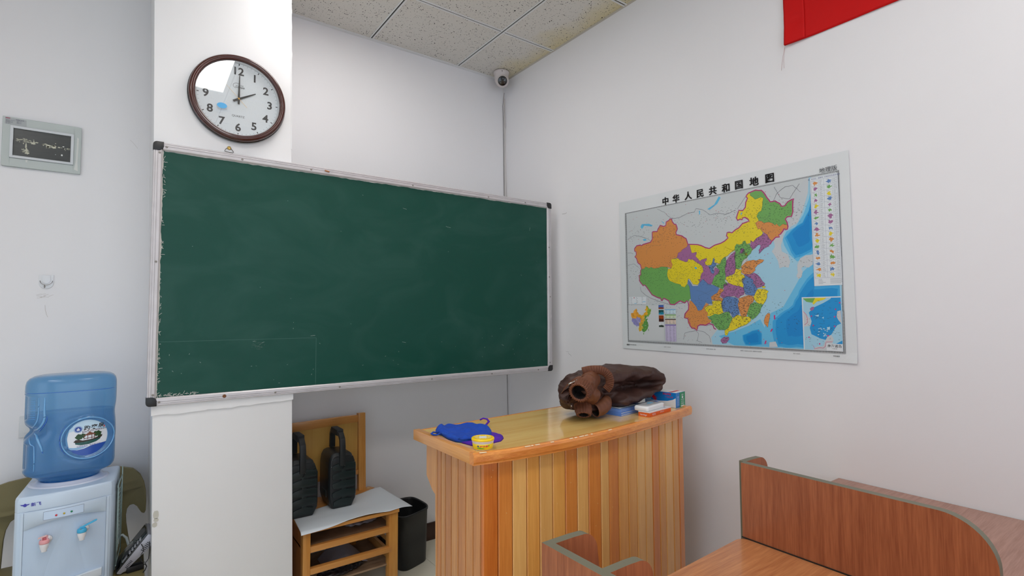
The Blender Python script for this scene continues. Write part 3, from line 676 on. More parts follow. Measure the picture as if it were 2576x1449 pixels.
# trunking and the wires running down the corner
mb = MB(); mb.box(2.107, 2.125, 2.974, 2.9795, 2.05, 2.93)
ct = mb.build('cable_trunking', mat('trunking_white', (208, 204, 202), 0.5), bevel=0.001); tag(ct, 'narrow white cable trunking running down the wall corner above the chalkboard', 'trunking')
c1_ = MB().tube([(2.055, 2.90, 2.93), (2.075, 2.94, 2.905), (2.092, 2.972, 2.87), (2.098, 2.9765, 2.80), (2.102, 2.9765, 2.55), (2.104, 2.9765, 2.30), (2.108, 2.9765, 2.06), (2.112, 2.9765, 1.6), (2.122, 2.9765, 1.1), (2.130, 2.9765, 0.75), (2.135, 2.9765, 0.3), (2.137, 2.9765, 0.11)], 0.0013, 8).build('thin_cable', mat('cable_dark', (96, 90, 86), 0.6))
tag(c1_, 'thin dark cable dropping down the wall corner from the camera', 'cable')
c2_ = MB().tube([(2.045, 2.90, 3.03), (2.085, 2.955, 2.995), (2.1, 2.97, 2.97), (2.106, 2.972, 2.90), (2.100, 2.970, 2.83), (2.106, 2.966, 2.77), (2.112, 2.966, 2.72)], 0.0018, 8).build('white_cable', mat('cable_white', (214, 208, 204), 0.5))
tag(c2_, 'short white loose cable beside the dome camera', 'cable')
mb = MB()
for k in range(7): mb.sphere((2.062+0.006*k, 2.935+0.002*(k % 3), 3.044+0.002*(k % 2)), (0.006, 0.004, 0.003), 6)
o = mb.build('broken_tile_edge', mat('dark_gap', (40, 36, 34), 0.9), parent=ceil)

# ------------------------------------------------------------ red banner on the right wall
red = mat('banner_red', (200, 8, 10), 0.5, var=0.04, nscale=6, spec=0.2)
bn = thing('red_banner', (XW(2.6)-0.006, 0.2, 2.476), 'plain red cloth banner hung high on the right wall above the map', 'banner')
def cloth_panel(y0, y1, z0, z1, nx, nz, off, fu):
    mb = MB(); vs = []
    for j in range(nz+1):
        for i in range(nx+1):
            y = y0+(y1-y0)*i/nx; z = z0+(z1-z0)*j/nz
            vs.append((XW(z)-off-fu(y, z), y, z))
    n = len(vs); vs += [(v[0]+0.0012, v[1], v[2]) for v in vs]
    fs = []
    for j in range(nz):
        for i in range(nx):
            a = j*(nx+1)+i; fs.append((a, a+1, a+nx+2, a+nx+1)); fs.append((n+a, n+a+nx+1, n+a+nx+2, n+a+1))
    for i in range(nx):
        fs.append((i, n+i, n+i+1, i+1)); a = nz*(nx+1)+i; fs.append((a, a+1, n+a+1, n+a))
    for j in range(nz):
        a = j*(nx+1); fs.append((a, a+nx+1, n+a+nx+1, n+a)); b = a+nx; fs.append((b, n+b, n+b+nx+1, b+nx+1))
    mb.add(vs, fs, 0, True); return mb
fu = lambda y, z: 0.004+0.0035*fn(y*3, z*2)+0.0012*fn(y*12+z*9, z*14)+0.010*max(0, 1-(z-2.476)/0.08)*max(0, (y-0.90)/0.12)
cloth_panel(-1.6, 1.0125, 2.476, 2.99, 150, 40, 0.002, fu).build('banner_cloth', red, parent=bn)
cloth_panel(0.935, 1.0135, 2.478, 2.989, 10, 60, 0.004, lambda y, z: fu(y, z)+0.0018+0.0012*fn(z*40, y*30)).build('folded_hem', red, parent=bn)
tb = MB().tube([(XW(2.47)-0.012, 1.012, 2.474), (XW(2.44)-0.01, 1.022, 2.44), (XW(2.41)-0.008, 1.028, 2.41), (XW(2.39)-0.006, 1.033, 2.385)], 0.0006, 5).build('loose_thread', mat('thread_pink', (190, 150, 150), 0.8), parent=bn)
tb = MB().tube([(XW(2.47)-0.012, 1.012, 2.474), (XW(2.44)-0.01, 1.020, 2.42), (XW(2.39)-0.006, 1.021, 2.39)], 0.0005, 5).build('loose_thread', MATS['thread_pink'], parent=bn)
# scratches on the right wall beside the board's end
wr = bpy.data.objects['wall_right']; WLOC['wall_right'] = Vector(wr.location)
tw = lambda u, v, h: (XW(v)-0.0006-h, u, v)
mb = MB(); mb.ribbon([(2.395, 2.010), (2.37, 2.009), (2.352, 2.012)], 0.0016, tw, 0); mb.ribbon([(2.37, 1.160), (2.36, 1.152), (2.35, 1.149), (2.342, 1.140)], 0.0012, tw, 0); mb.ribbon([(2.39, 1.167), (2.36, 1.166)], 0.0007, tw, 0)
mb.build('scratch', mat('wall_scratch', (120, 118, 115), 0.8), parent=wr)
mb = MB(); mb.prism([(2.385, 0.930), (2.392, 0.930), (2.391, 0.965), (2.3895, 0.968), (2.3855, 0.964)], 0, 0.0015, tw); mb.build('paint_drip', wall_m, parent=wr)

# ------------------------------------------------------------ the map on the right wall
MD = json.loads(r'''{"prov":[["o",[[511,2632],[584,2696],[715,2705],[734,2680],[804,2711],[1038,2740],[1098,2810],[1101,2987],[1124,2999],[1255,2987],[1275,3026],[1353,3129],[1461,3084],[1526,3105],[1538,3186],[1619,3212],[1647,3245],[1700,3230],[1715,3168],[1766,3101],[1826,3078],[1857,2971],[1810,2888],[1825,2835],[1978,2786],[2044,2735],[2094,2707],[2138,2565],[2103,2503],[1983,2458],[1930,2405],[1861,2390],[1813,2269],[1663,2253],[1644,2210],[1685,2118],[1646,2024],[1532,2070],[1351,2091],[1258,2067],[1108,2063],[1033,2107],[975,2080],[870,2127],[800,2078],[721,2083],[695,2187],[608,2250],[572,2364],[513,2417],[565,2459],[558,2548],[514,2560]]],["g",[[721,2075],[800,2078],[870,2127],[975,2080],[1033,2107],[1108,2063],[1258,2067],[1351,2091],[1532,2070],[1548,2024],[1516,1892],[1539,1786],[1590,1723],[1746,1656],[1900,1619],[1916,1575],[2008,1549],[2069,1611],[2094,1625],[2141,1551],[2160,1379],[2170,1262],[2136,1269],[2111,1211],[2051,1226],[2027,1200],[1996,1174],[1882,1227],[1787,1192],[1706,1140],[1594,1148],[1563,1176],[1541,1237],[1404,1302],[1371,1289],[1344,1242],[1311,1256],[1305,1304],[1205,1327],[1036,1402],[953,1503],[852,1627],[801,1664],[764,1638],[669,1742],[635,1801],[651,1805],[636,1916],[692,1928],[690,2038]]],["y",[[1663,2253],[1847,2259],[1905,2210],[1998,2173],[2072,2145],[2115,2163],[2142,2218],[2199,2192],[2248,2195],[2335,2130],[2398,2090],[2476,2041],[2514,1996],[2526,1883],[2477,1845],[2442,1762],[2457,1733],[2416,1708],[2422,1651],[2363,1590],[2242,1610],[2196,1677],[2149,1744],[2115,1738],[2087,1646],[2060,1597],[2008,1549],[1916,1575],[1900,1619],[1746,1656],[1590,1723],[1539,1786],[1516,1892],[1548,2024],[1646,2024],[1685,2118],[1644,2210]]],["p",[[2138,2557],[2187,2545],[2209,2449],[2238,2346],[2295,2348],[2328,2359],[2368,2355],[2358,2299],[2332,2266],[2402,2189],[2448,2135],[2489,2167],[2545,2176],[2608,2192],[2631,2183],[2622,2142],[2573,2104],[2587,2047],[2663,1999],[2706,1913],[2734,1842],[2771,1819],[2811,1851],[2806,1920],[2830,1966],[2904,1926],[2940,1896],[2930,1815],[2838,1787],[2800,1769],[2775,1715],[2757,1647],[2733,1621],[2708,1567],[2639,1577],[2602,1628],[2557,1672],[2511,1716],[2479,1697],[2437,1643],[2399,1680],[2361,1732],[2424,1714],[2457,1733],[2442,1762],[2477,1845],[2526,1883],[2514,1996],[2476,2041],[2398,2090],[2335,2130],[2248,2195],[2199,2192],[2142,2218],[2115,2163],[2072,2145],[1998,2173],[1905,2210],[1847,2259],[1813,2269],[1861,2390],[1930,2405],[1983,2458],[2103,2503]]],["b",[[2792,2168],[2823,2166],[2813,2112],[2804,2071],[2864,2052],[2854,1992],[2808,1974],[2783,1921],[2811,1871],[2787,1818],[2734,1842],[2706,1913],[2678,1984],[2663,2006],[2741,2028],[2766,2088]]],["y",[[2187,2545],[2399,2529],[2494,2497],[2602,2437],[2702,2405],[2834,2467],[3000,2497],[3090,2534],[3173,2592],[3139,2650],[3156,2715],[3199,2717],[3270,2694],[3351,2750],[3433,2781],[3519,2862],[3616,2881],[3671,2892],[3646,2942],[3579,2991],[3531,2985],[3516,2948],[3468,2968],[3418,2949],[3385,3001],[3417,3089],[3448,3163],[3537,3142],[3601,3204],[3612,3307],[3656,3391],[3624,3436],[3639,3460],[3681,3497],[3714,3485],[3719,3438],[3771,3396],[3822,3335],[3889,3348],[3955,3362],[3999,3328],[3984,3267],[3973,3167],[3943,3070],[3890,3053],[3841,2970],[3872,2914],[3884,2874],[3809,2833],[3833,2766],[3863,2691],[3903,2705],[3940,2649],[3964,2607],[3937,2560],[3870,2530],[3817,2511],[3775,2464],[3741,2436],[3689,2480],[3687,2422],[3598,2406],[3567,2488],[3511,2468],[3503,2430],[3433,2411],[3370,2438],[3326,2383],[3323,2303],[3244,2285],[3320,2335],[3305,2296],[3225,2264],[3136,2192],[3062,2172],[3016,2135],[2953,2032],[2886,2057],[2834,2075],[2818,2111],[2823,2166],[2792,2168],[2766,2088],[2741,2028],[2648,2021],[2587,2047],[2573,2104],[2622,2142],[2631,2183],[2545,2176],[2489,2167],[2448,2135],[2402,2189],[2332,2266],[2358,2299],[2368,2355],[2295,2348],[2238,2346],[2209,2449]]],["g",[[3714,3485],[3681,3497],[3776,3518],[3837,3532],[3908,3509],[3960,3504],[3998,3463],[4034,3411],[4076,3327],[4118,3269],[4142,3227],[4192,3224],[4243,3228],[4291,3188],[4333,3162],[4373,3093],[4434,3095],[4497,3164],[4582,3198],[4617,3204],[4598,3171],[4587,3038],[4590,2953],[4562,2860],[4479,2866],[4435,2824],[4469,2751],[4461,2703],[4383,2733],[4314,2687],[4249,2758],[4235,2722],[4163,2783],[4101,2811],[4037,2813],[3998,2806],[3948,2852],[3884,2874],[3872,2914],[3841,2970],[3890,3053],[3943,3070],[3973,3167],[3984,3267],[3999,3328],[3955,3362],[3889,3348],[3822,3335],[3771,3396],[3719,3438]]],["o",[[3883,2868],[3948,2852],[3998,2806],[4037,2813],[4101,2811],[4163,2783],[4235,2722],[4249,2758],[4314,2687],[4383,2733],[4461,2703],[4483,2663],[4469,2616],[4427,2610],[4404,2637],[4378,2591],[4327,2530],[4289,2522],[4306,2477],[4226,2480],[4174,2430],[4142,2409],[4088,2478],[4052,2558],[3990,2604],[3940,2649],[3903,2705],[3863,2691],[3833,2766],[3809,2833]]],["p",[[3990,2604],[4052,2558],[4088,2478],[4142,2409],[4108,2350],[4055,2305],[3977,2275],[3924,2230],[3890,2195],[3856,2173],[3871,2223],[3859,2249],[3894,2297],[3903,2353],[3857,2365],[3810,2331],[3782,2302],[3728,2282],[3671,2359],[3693,2409],[3689,2480],[3741,2436],[3775,2464],[3817,2511],[3870,2530],[3937,2560]]],["g",[[3326,2383],[3370,2438],[3433,2411],[3503,2430],[3511,2468],[3567,2488],[3598,2406],[3672,2398],[3671,2359],[3728,2282],[3700,2246],[3685,2202],[3643,2174],[3608,2144],[3586,2107],[3543,2094],[3489,2048],[3469,1983],[3439,1902],[3377,1889],[3324,1910],[3309,1996],[3330,2062],[3296,2132],[3308,2199],[3342,2248],[3323,2303]]],["p",[[3456,2303],[3499,2332],[3546,2301],[3551,2254],[3502,2220],[3439,2219]]],["y",[[3551,2254],[3591,2224],[3616,2170],[3555,2169],[3536,2216]]],["p",[[3083,1786],[3070,1924],[3113,2092],[3210,2203],[3322,2277],[3355,2207],[3314,2075],[3333,1905],[3285,1790],[3175,1763],[3081,1734]]],["g",[[3098,2179],[3111,2024],[3068,1890],[3081,1734],[3059,1633],[3131,1578],[3035,1513],[2996,1464],[2790,1559],[2733,1597],[2776,1700],[2837,1784],[2877,1816],[2937,1899],[2882,1955],[2846,2010],[2923,2021],[3002,2119],[3060,2165]]],["y",[[3325,1899],[3466,1862],[3445,1779],[3514,1742],[3536,1674],[3473,1594],[3493,1477],[3382,1515],[3275,1537],[3150,1594],[3079,1683],[3100,1733],[3248,1768],[3304,1805]]],["o",[[3578,2036],[3647,2047],[3733,2056],[3800,2034],[3868,2061],[3966,2036],[3931,1991],[3830,1950],[3760,1874],[3775,1840],[3723,1794],[3653,1756],[3532,1757],[3464,1802],[3467,1878],[3451,1930],[3524,1991]]],["p",[[3548,1769],[3634,1747],[3738,1782],[3804,1745],[3868,1676],[3914,1592],[3969,1541],[3943,1494],[3843,1466],[3775,1453],[3761,1503],[3712,1570],[3715,1636],[3665,1671],[3598,1708],[3513,1755]]],["b",[[3512,1747],[3598,1708],[3665,1671],[3715,1636],[3712,1570],[3761,1503],[3800,1436],[3755,1356],[3727,1300],[3651,1302],[3531,1331],[3508,1398],[3484,1465],[3505,1547],[3454,1600],[3457,1667],[3537,1695]]],["y",[[3910,1496],[3983,1476],[3949,1446],[3901,1461]]],["y",[[3825,1435],[3908,1431],[3973,1421],[4036,1378],[4002,1331],[3999,1252],[3963,1172],[3912,1109],[3813,1127],[3764,1160],[3700,1243],[3719,1292],[3755,1356],[3791,1420]]],["g",[[3730,1161],[3813,1127],[3911,1101],[3859,1029],[3839,949],[3769,868],[3665,786],[3624,818],[3565,868],[3550,917],[3588,1016],[3626,1114]]],["o",[[3378,1244],[3495,1282],[3617,1311],[3693,1285],[3724,1226],[3697,1162],[3626,1114],[3588,1016],[3550,917],[3530,851],[3424,826],[3401,901],[3369,1001],[3347,1119],[3376,1185]]],["p",[[3038,1582],[3150,1594],[3275,1537],[3382,1515],[3493,1477],[3511,1393],[3498,1327],[3409,1296],[3372,1247],[3266,1301],[3101,1288],[3007,1257],[2934,1311],[2955,1379],[3032,1428],[3017,1531]]],["b",[[3005,1262],[3100,1310],[3209,1282],[3335,1261],[3376,1185],[3347,1119],[3369,1001],[3374,909],[3320,884],[3246,834],[3201,850],[3177,918],[3087,961],[2994,961],[2959,1039],[2954,1142]]],["o",[[2940,1483],[3033,1445],[2955,1379],[2914,1294],[3006,1240],[2985,1189],[2892,1208],[2815,1210],[2719,1229],[2702,1300],[2782,1350],[2860,1382],[2901,1450]]],["b",[[2109,1737],[2169,1661],[2228,1567],[2373,1561],[2417,1648],[2520,1714],[2635,1602],[2790,1559],[2903,1502],[2901,1450],[2860,1382],[2782,1350],[2702,1300],[2719,1212],[2735,1141],[2638,1143],[2560,1180],[2517,1092],[2453,1004],[2351,987],[2313,1077],[2234,1168],[2174,1224],[2158,1370],[2144,1553],[2105,1628]]],["y",[[2718,1194],[2815,1210],[2892,1225],[2985,1189],[2979,1034],[2994,931],[2880,896],[2785,914],[2686,862],[2587,862],[2610,932],[2533,1003],[2535,1056],[2636,1108],[2734,1106]]],["o",[[2132,1225],[2174,1224],[2234,1168],[2313,1077],[2351,987],[2453,1004],[2517,1092],[2579,1162],[2637,1125],[2535,1056],[2533,1003],[2610,932],[2587,862],[2624,791],[2701,757],[2600,668],[2480,648],[2338,646],[2313,538],[2232,554],[2130,625],[2069,697],[2073,788],[1989,824],[2015,934],[2102,1007],[2119,1116]]],["g",[[2606,826],[2686,862],[2785,914],[2880,896],[3032,948],[3144,964],[3159,879],[3212,829],[3152,710],[3112,607],[3036,554],[2866,551],[2793,618],[2737,687],[2680,704],[2701,757]]],["y",[[3304,896],[3427,863],[3618,846],[3632,765],[3525,681],[3383,629],[3237,559],[3108,522],[3068,436],[3020,435],[3009,537],[3112,607],[3152,710],[3211,812]]],["p",[[2915,345],[2993,399],[3104,403],[3113,353],[3043,265],[2949,251],[2906,304]]],["o",[[4002,924],[4050,916],[4039,836],[4011,725],[3991,629],[3921,707],[3915,772],[3951,868]]]],"names":["xinjiang","tibet","qinghai","gansu","ningxia","neimenggu","heilongjiang","jilin","liaoning","hebei","beijing","tianjin","shanxi","shaanxi","henan","shandong","jiangsu","anhui","shanghai","zhejiang","fujian","jiangxi","hubei","hunan","chongqing","sichuan","guizhou","yunnan","guangxi","guangdong","hainan","taiwan"],"frame":[[208,3613],[5452,3599],[5433,168],[189,175]],"inner":[[267,3587],[5414,3573],[5390,209],[239,218]],"land":[[267,3587],[5414,3573],[5390,209],[239,218]],"sea":[[[4849,3568],[4958,3569],[4967,3075],[4946,1459],[5420,1466],[5390,209],[2700,222],[2667,371],[2828,550],[3243,694],[3607,994],[3791,1383],[3636,1751],[3645,1981],[3584,2185],[3671,2210],[3794,2313],[3864,2403],[3994,2340],[4191,2414],[4350,2458],[4417,2591],[4480,2636],[4648,2699],[4748,2991],[4838,3280]]],"mid":[[[4981,3434],[4899,3148],[4786,2863],[4630,2640],[4447,2572],[4364,2425],[4390,2297],[4489,2100],[4633,1948],[4956,2086]],[[4965,1936],[4742,1742],[4585,1476],[4456,1265],[4325,1051],[4069,927],[3893,574],[3912,222],[5391,214],[5420,1466],[4946,1459]],[[2861,412],[3236,525],[3594,666],[3835,799],[3927,607],[3944,224],[3224,222],[3081,283]]],"deep":[[[4974,3254],[4891,2937],[4751,2715],[4523,2577],[4410,2420],[4464,2227],[4590,1998],[4934,2088]],[[4972,1756],[4795,1617],[4655,1381],[4509,1079],[4227,911],[4079,768],[4054,546],[4121,216],[5370,222],[5420,1466],[4946,1459]],[[3411,430],[3658,569],[3794,604],[3874,509],[3847,251],[3473,234]]],"isl":[[[4176,2448],[4256,2470],[4353,2552],[4380,2455],[4328,2304],[4339,2177],[4459,2103],[4499,1959],[4464,1838],[4357,1862],[4278,1836],[4253,1996],[4180,2129],[4134,2197],[4202,2286]],[[4933,2058],[4798,2056],[4694,2004],[4630,1872],[4641,1779],[4746,1833],[4820,1872],[4929,1954]],[[4628,1811],[4702,1821],[4728,1743],[4709,1638],[4649,1595],[4607,1659],[4639,1733]],[[4808,1934],[4929,1969],[4925,1864],[4846,1810],[4781,1830]],[[4013,322],[4142,343],[4185,235],[4009,220]],[[4849,3568],[4915,3569],[4889,3271],[4774,2925],[4678,2726],[4541,2652],[4447,2587],[4485,2785],[4613,2952],[4657,3315]]],"lines":[[[1280,3548],[1486,3437],[1597,3324],[1707,3246],[1907,3231],[2168,3309],[2336,3301],[2389,3383],[2581,3315],[2735,3177],[2967,3182],[3134,3121],[3338,3174],[3410,3179]],[[300,2905],[513,2982],[767,2910],[963,2827],[1082,2754]],[[260,2539],[392,2526],[495,2476]],[[275,2209],[486,2233],[661,2099]],[[668,1617],[689,1497],[908,1351],[1194,1246],[1561,1143],[1785,1158],[2046,1190]],[[1927,309],[1975,457],[2146,498],[2272,519],[2352,467],[2304,287],[2464,240]],[[2313,520],[2474,506],[2629,405],[2662,231]],[[4020,3015],[4156,3154],[4292,3384],[4451,3480],[4604,3480],[4774,3293]],[[3411,3196],[3596,3416],[3806,3510]],[[2559,632],[2718,687],[2866,551]],[[4234,3523],[4350,3278],[4533,3214],[4753,3511]]],"red":[[[511,2632],[584,2696],[715,2705],[734,2680],[804,2711],[1038,2740],[1098,2810],[1101,2987],[1124,2999],[1255,2987],[1275,3026],[1353,3129],[1461,3084],[1526,3105],[1538,3186],[1619,3212],[1647,3245],[1700,3230],[1715,3168],[1766,3101],[1826,3078],[1857,2971],[1810,2888],[1825,2835],[1978,2786],[2044,2735],[2094,2707],[2138,2565],[2399,2529],[2494,2497],[2602,2437],[2702,2405],[2834,2467],[3000,2497],[3090,2534],[3173,2592],[3139,2650],[3156,2715],[3199,2717],[3270,2694],[3351,2750],[3433,2781],[3519,2862],[3616,2881],[3671,2892],[3646,2942],[3579,2991],[3531,2985],[3516,2948],[3468,2968],[3418,2949],[3385,3001],[3417,3089],[3448,3163],[3537,3142],[3601,3204],[3612,3307],[3656,3391],[3624,3436],[3639,3460],[3681,3497],[3776,3518],[3837,3532],[3908,3509],[3960,3504],[3998,3463],[4034,3411],[4076,3327],[4118,3269],[4142,3227],[4192,3224],[4243,3228],[4291,3188],[4333,3162],[4373,3093],[4434,3095],[4497,3164],[4582,3198],[4617,3204],[4598,3171],[4587,3038],[4590,2953],[4562,2860],[4479,2866],[4435,2824],[4469,2751],[4483,2663],[4469,2616],[4427,2610],[4404,2637],[4378,2591],[4327,2530],[4289,2522],[4306,2477],[4226,2480],[4174,2430],[4142,2409],[4108,2350],[4055,2305]],[[511,2632],[514,2560],[558,2548],[565,2459],[513,2417],[572,2364],[608,2250],[695,2187],[721,2075],[690,2038],[692,1928],[636,1916],[651,1805],[635,1801],[669,1742],[764,1638],[801,1664],[852,1627],[953,1503],[1036,1402],[1205,1327],[1305,1304],[1311,1256],[1344,1242],[1371,1289],[1404,1302],[1541,1237],[1563,1176],[1594,1148],[1706,1140],[1787,1192],[1882,1227],[1996,1174],[2027,1200],[2051,1226],[2081,1212],[2108,1120],[2096,1016],[1993,912],[1975,820],[2065,808],[2085,730],[2121,691],[2119,639],[2177,576],[2236,583],[2308,527],[2334,630],[2400,663],[2543,652],[2630,698],[2726,661],[2751,587],[2845,540]]],"dash":[[[4142,884],[4138,797]],[[4086,602],[4049,542]],[[3944,353],[3916,283]]],"lakes":[[[2982,3557],[3026,3521],[2937,3397],[2739,3289],[2681,3317],[2860,3393]],[[726,3176],[779,3241],[1002,3218],[1121,3161],[1082,3135],[852,3191],[774,3110]],[[789,2840],[889,2844],[912,2801],[823,2796]],[[2460,3317],[2492,3312],[2489,3222],[2465,3226]],[[1386,3248],[1476,3169],[1453,3154]],[[2298,2013],[2347,2002],[2369,1965],[2305,1969]],[[3486,3078],[3518,3112],[3526,3098],[3496,3047]]],"legend":[[4938,3549],[5403,3558],[5400,1444],[4937,1445]],"inset":[[4693,1234],[5397,1229],[5390,209],[4676,205]],"inset_in":[[4707,1216],[5389,1212],[5378,231],[4691,224]],"keybox":[[286,1368],[849,1352],[842,1163],[279,1173]],"mini":[[246,1145],[1400,1127],[1367,243],[234,226]],"photos":[[[1227,1137],[1386,1127],[1382,1032],[1224,1037]],[[1228,1014],[1382,1009],[1377,898],[1223,898]],[[1227,879],[1377,875],[1371,723],[1221,721]],[[1225,694],[1370,692],[1366,589],[1221,586]]],"tables":[[[1419,1031],[1735,1025],[1731,916],[1415,917]],[[1414,898],[1735,894],[1732,812],[1416,811]],[[1415,788],[1731,782],[1727,674],[1415,670]],[[1414,651],[1730,648],[1728,246],[1404,240]]],"title":[[1529,3710],[1837,3716],[2184,3723],[2503,3714],[2834,3718],[3153,3715],[3467,3721],[3808,3724],[4146,3724]],"dlb":[[5180,3655],[5267,3656],[5354,3656]],"nh":[[5193,290],[5249,290],[5294,289],[5341,289]],"size":[5623,3932]}''')
U = 0.0002
MY, MZ = 1.9270, 1.2113
MW, MH = MD['size'][0]*U, MD['size'][1]*U
mp_ = thing('wall_map', (XW(1.6)-0.003, 1.36, MZ), 'large colourful printed map of China on the right wall', 'map')
def tm(u, v, h):     # u runs from the left edge towards the viewer, v up; tenths of millimetres of relief
    z = MZ+v
    return (XW(z)-0.0045-h, MY-u, z)
def tmp_(u, v, h): return (XW(MZ+v)-0.0035-h, MY-u, MZ+v)
def pu(p): return [(a*U, b*U) for a, b in p]
def dens(p, step=0.06):
    out = []
    for i in range(len(p)):
        a = p[i]; b = p[(i+1) % len(p)]; L = math.hypot(b[0]-a[0], b[1]-a[1]); n = max(1, int(L/step))
        out += [(a[0]+(b[0]-a[0])*k/n, a[1]+(b[1]-a[1])*k/n) for k in range(n)]
    return out
def map_mat(name, col, speck=0.0, rough=0.32):
    if name in MATS: return MATS[name]
    m = bpy.data.materials.new(name); m.use_nodes = True; nt = m.node_tree; L = nt.links.new; N = nt.nodes.new; b = nt.nodes['Principled BSDF']
    b.inputs['Roughness'].default_value = rough
    b.inputs['Base Color'].default_value = lin(col)
    if speck:
        tc = N('ShaderNodeTexCoord'); g = tc.outputs['Object']
        mpn = N('ShaderNodeMapping'); mpn.inputs['Scale'].default_value = (1, 0.36, 1); L(g, mpn.inputs[0])
        v = N('ShaderNodeTexVoronoi'); v.inputs['Scale'].default_value = 260; L(mpn.outputs[0], v.inputs['Vector'])
        lt = N('ShaderNodeMath'); lt.operation = 'LESS_THAN'; lt.inputs[1].default_value = 0.27+0.08*(speck > 0.9); L(v.outputs['Distance'], lt.inputs[0])
        sp = N('ShaderNodeSeparateColor'); L(v.outputs['Color'], sp.inputs[0])
        n = N('ShaderNodeTexNoise'); n.inputs['Scale'].default_value = 7; L(g, n.inputs['Vector'])
        sm = N('ShaderNodeMath'); sm.operation = 'MULTIPLY_ADD'; sm.inputs[1].default_value = 0.7; L(n.outputs[0], sm.inputs[0]); L(sp.outputs[0], sm.inputs[2])
        gt = N('ShaderNodeMath'); gt.operation = 'GREATER_THAN'; gt.inputs[1].default_value = 1.35-speck; L(sm.outputs[0], gt.inputs[0])
        ml = N('ShaderNodeMath'); ml.operation = 'MULTIPLY'; L(lt.outputs[0], ml.inputs[0]); L(gt.outputs[0], ml.inputs[1])
        m2 = N('ShaderNodeMath'); m2.operation = 'MULTIPLY'; m2.inputs[1].default_value = 0.66+0.1*(speck > 0.9); L(ml.outputs[0], m2.inputs[0])
        mx = N('ShaderNodeMix'); mx.data_type = 'RGBA'; mx.inputs['A'].default_value = lin(col); mx.inputs['B'].default_value = lin((52, 56, 60)); L(m2.outputs[0], mx.inputs['Factor'])
        L(mx.outputs['Result'], b.inputs['Base Color'])
    MATS[name] = m; return m
# paper sheet, slightly wavy at its edges
def sheet_fn(u, v): 
    e = max(0, 1-(MH-v)/0.045)*0.0022+max(0, 1-v/0.035)*0.0018+(max(0, 1-(MW-u)/0.05)*max(0, 1-v/0.035))*0.010
    return e*(0.5+0.9*fn(u*7, v*3))
mb = MB(); nx, nz = 60, 40; vs = []
for j in range(nz+1):
    for i in range(nx+1):
        u = MW*i/nx; v = MH*j/nz; vv = v-0.004*math.sin(PI*u/MW)*(v < 0.001)
        p = tm(u, vv, sheet_fn(u, v)); vs.append(p)
n0 = len(vs); vs += [(x+0.0007, y, z) for x, y, z in vs]; fs = []
for j in range(nz):
    for i in range(nx):
        a = j*(nx+1)+i; fs.append((a, a+nx+1, a+nx+2, a+1)); fs.append((n0+a, n0+a+1, n0+a+nx+2, n0+a+nx+1))
for i in range(nx):
    fs.append((i, i+1, n0+i+1, n0+i)); a = nz*(nx+1)+i; fs.append((a, n0+a, n0+a+1, a+1))
for j in range(nz):
    a = j*(nx+1); fs.append((a, n0+a, n0+a+nx+1, a+nx+1)); b = a+nx; fs.append((b, b+nx+1, n0+b+nx+1, n0+b))
mb.add(vs, fs, 0, False); mb.build('map_sheet', mat('map_paper', (222, 226, 228), 0.3, coat=0.2), parent=mp_)
DENSE = {'hebei', 'beijing', 'tianjin', 'shanxi', 'shaanxi', 'henan', 'shandong', 'jiangsu', 'anhui', 'shanghai', 'zhejiang', 'fujian', 'jiangxi', 'hubei', 'hunan', 'chongqing', 'guizhou', 'guangxi', 'guangdong', 'liaoning', 'ningxia', 'hainan'}
PC = {'o': (214, 143, 78), 'g': (112, 170, 92), 'y': (226, 207, 44), 'p': (162, 106, 152), 'b': (96, 132, 184)}
H0 = 0.0022
# print layers; each sits a hair in front of the last
def layer(name, polys, m, h, par=mp_, dn=0.05):
    for k, p in enumerate(polys):
        mb = MB(); q = dens(p, dn); mb.add([tm(u, v, h+k*0.000004) for u, v in q], [tuple(range(len(q)))])
        o = mb.build(name, m, parent=par)
    return o
def border_mat():
    m = map_mat('map_border', (150, 154, 156)); nt = m.node_tree; L = nt.links.new; N = nt.nodes.new
    tc = N('ShaderNodeTexCoord'); ck = N('ShaderNodeTexChecker'); ck.inputs['Scale'].default_value = 260; mpn = N('ShaderNodeMapping'); mpn.inputs['Rotation'].default_value = (R_(45), 0, 0)
    L(tc.outputs['Object'], mpn.inputs[0]); L(mpn.outputs[0], ck.inputs['Vector']); ck.inputs['Color1'].default_value = lin((186, 190, 192)); ck.inputs['Color2'].default_value = lin((86, 88, 90))
    L(ck.outputs[0], nt.nodes['Principled BSDF'].inputs['Base Color']); return m
F = pu(MD['frame']); I = pu(MD['inner'])
layer('border', [F], border_mat(), H0)
layer('land_print', [I], map_mat('map_land', (198, 204, 206), 0.16), H0+0.0002)
layer('sea_print', [pu(p) for p in MD['sea']], map_mat('map_sea_light', (160, 205, 226), 0.06), H0+0.0004)
midp = [pu(p) for p in MD['mid']]; deepp = [pu(p) for p in MD['deep']]
def grow(p, k):
    cx = sum(a for a, b in p)/len(p); cy = sum(b for a, b in p)/len(p); return [(cx+(a-cx)*k+0.006*fn(a*30, b*30), cy+(b-cy)*k+0.006*fn(b*30, a*30, 3)) for a, b in p]
def clampI(p): 
    x0, x1, y0, y1 = I[0][0]+0.001, I[2][0]-0.001, I[3][1]+0.001, I[0][1]-0.001
    return [(min(max(a, x0), x1), min(max(b, y0), y1)) for a, b in p]
layer('sea_print', [clampI(p) for p in midp], map_mat('map_sea_mid', (104, 188, 228), 0.06), H0+0.0005)
layer('sea_print', [clampI(grow(dens(p, 0.02), 0.97)) for p in deepp], map_mat('map_sea_deep2', (62, 166, 222), 0.05), H0+0.0006)
layer('sea_print', [clampI(grow(dens(p, 0.02), 0.88)) for p in deepp], map_mat('map_sea_deep', (28, 146, 212), 0.05), H0+0.0007)
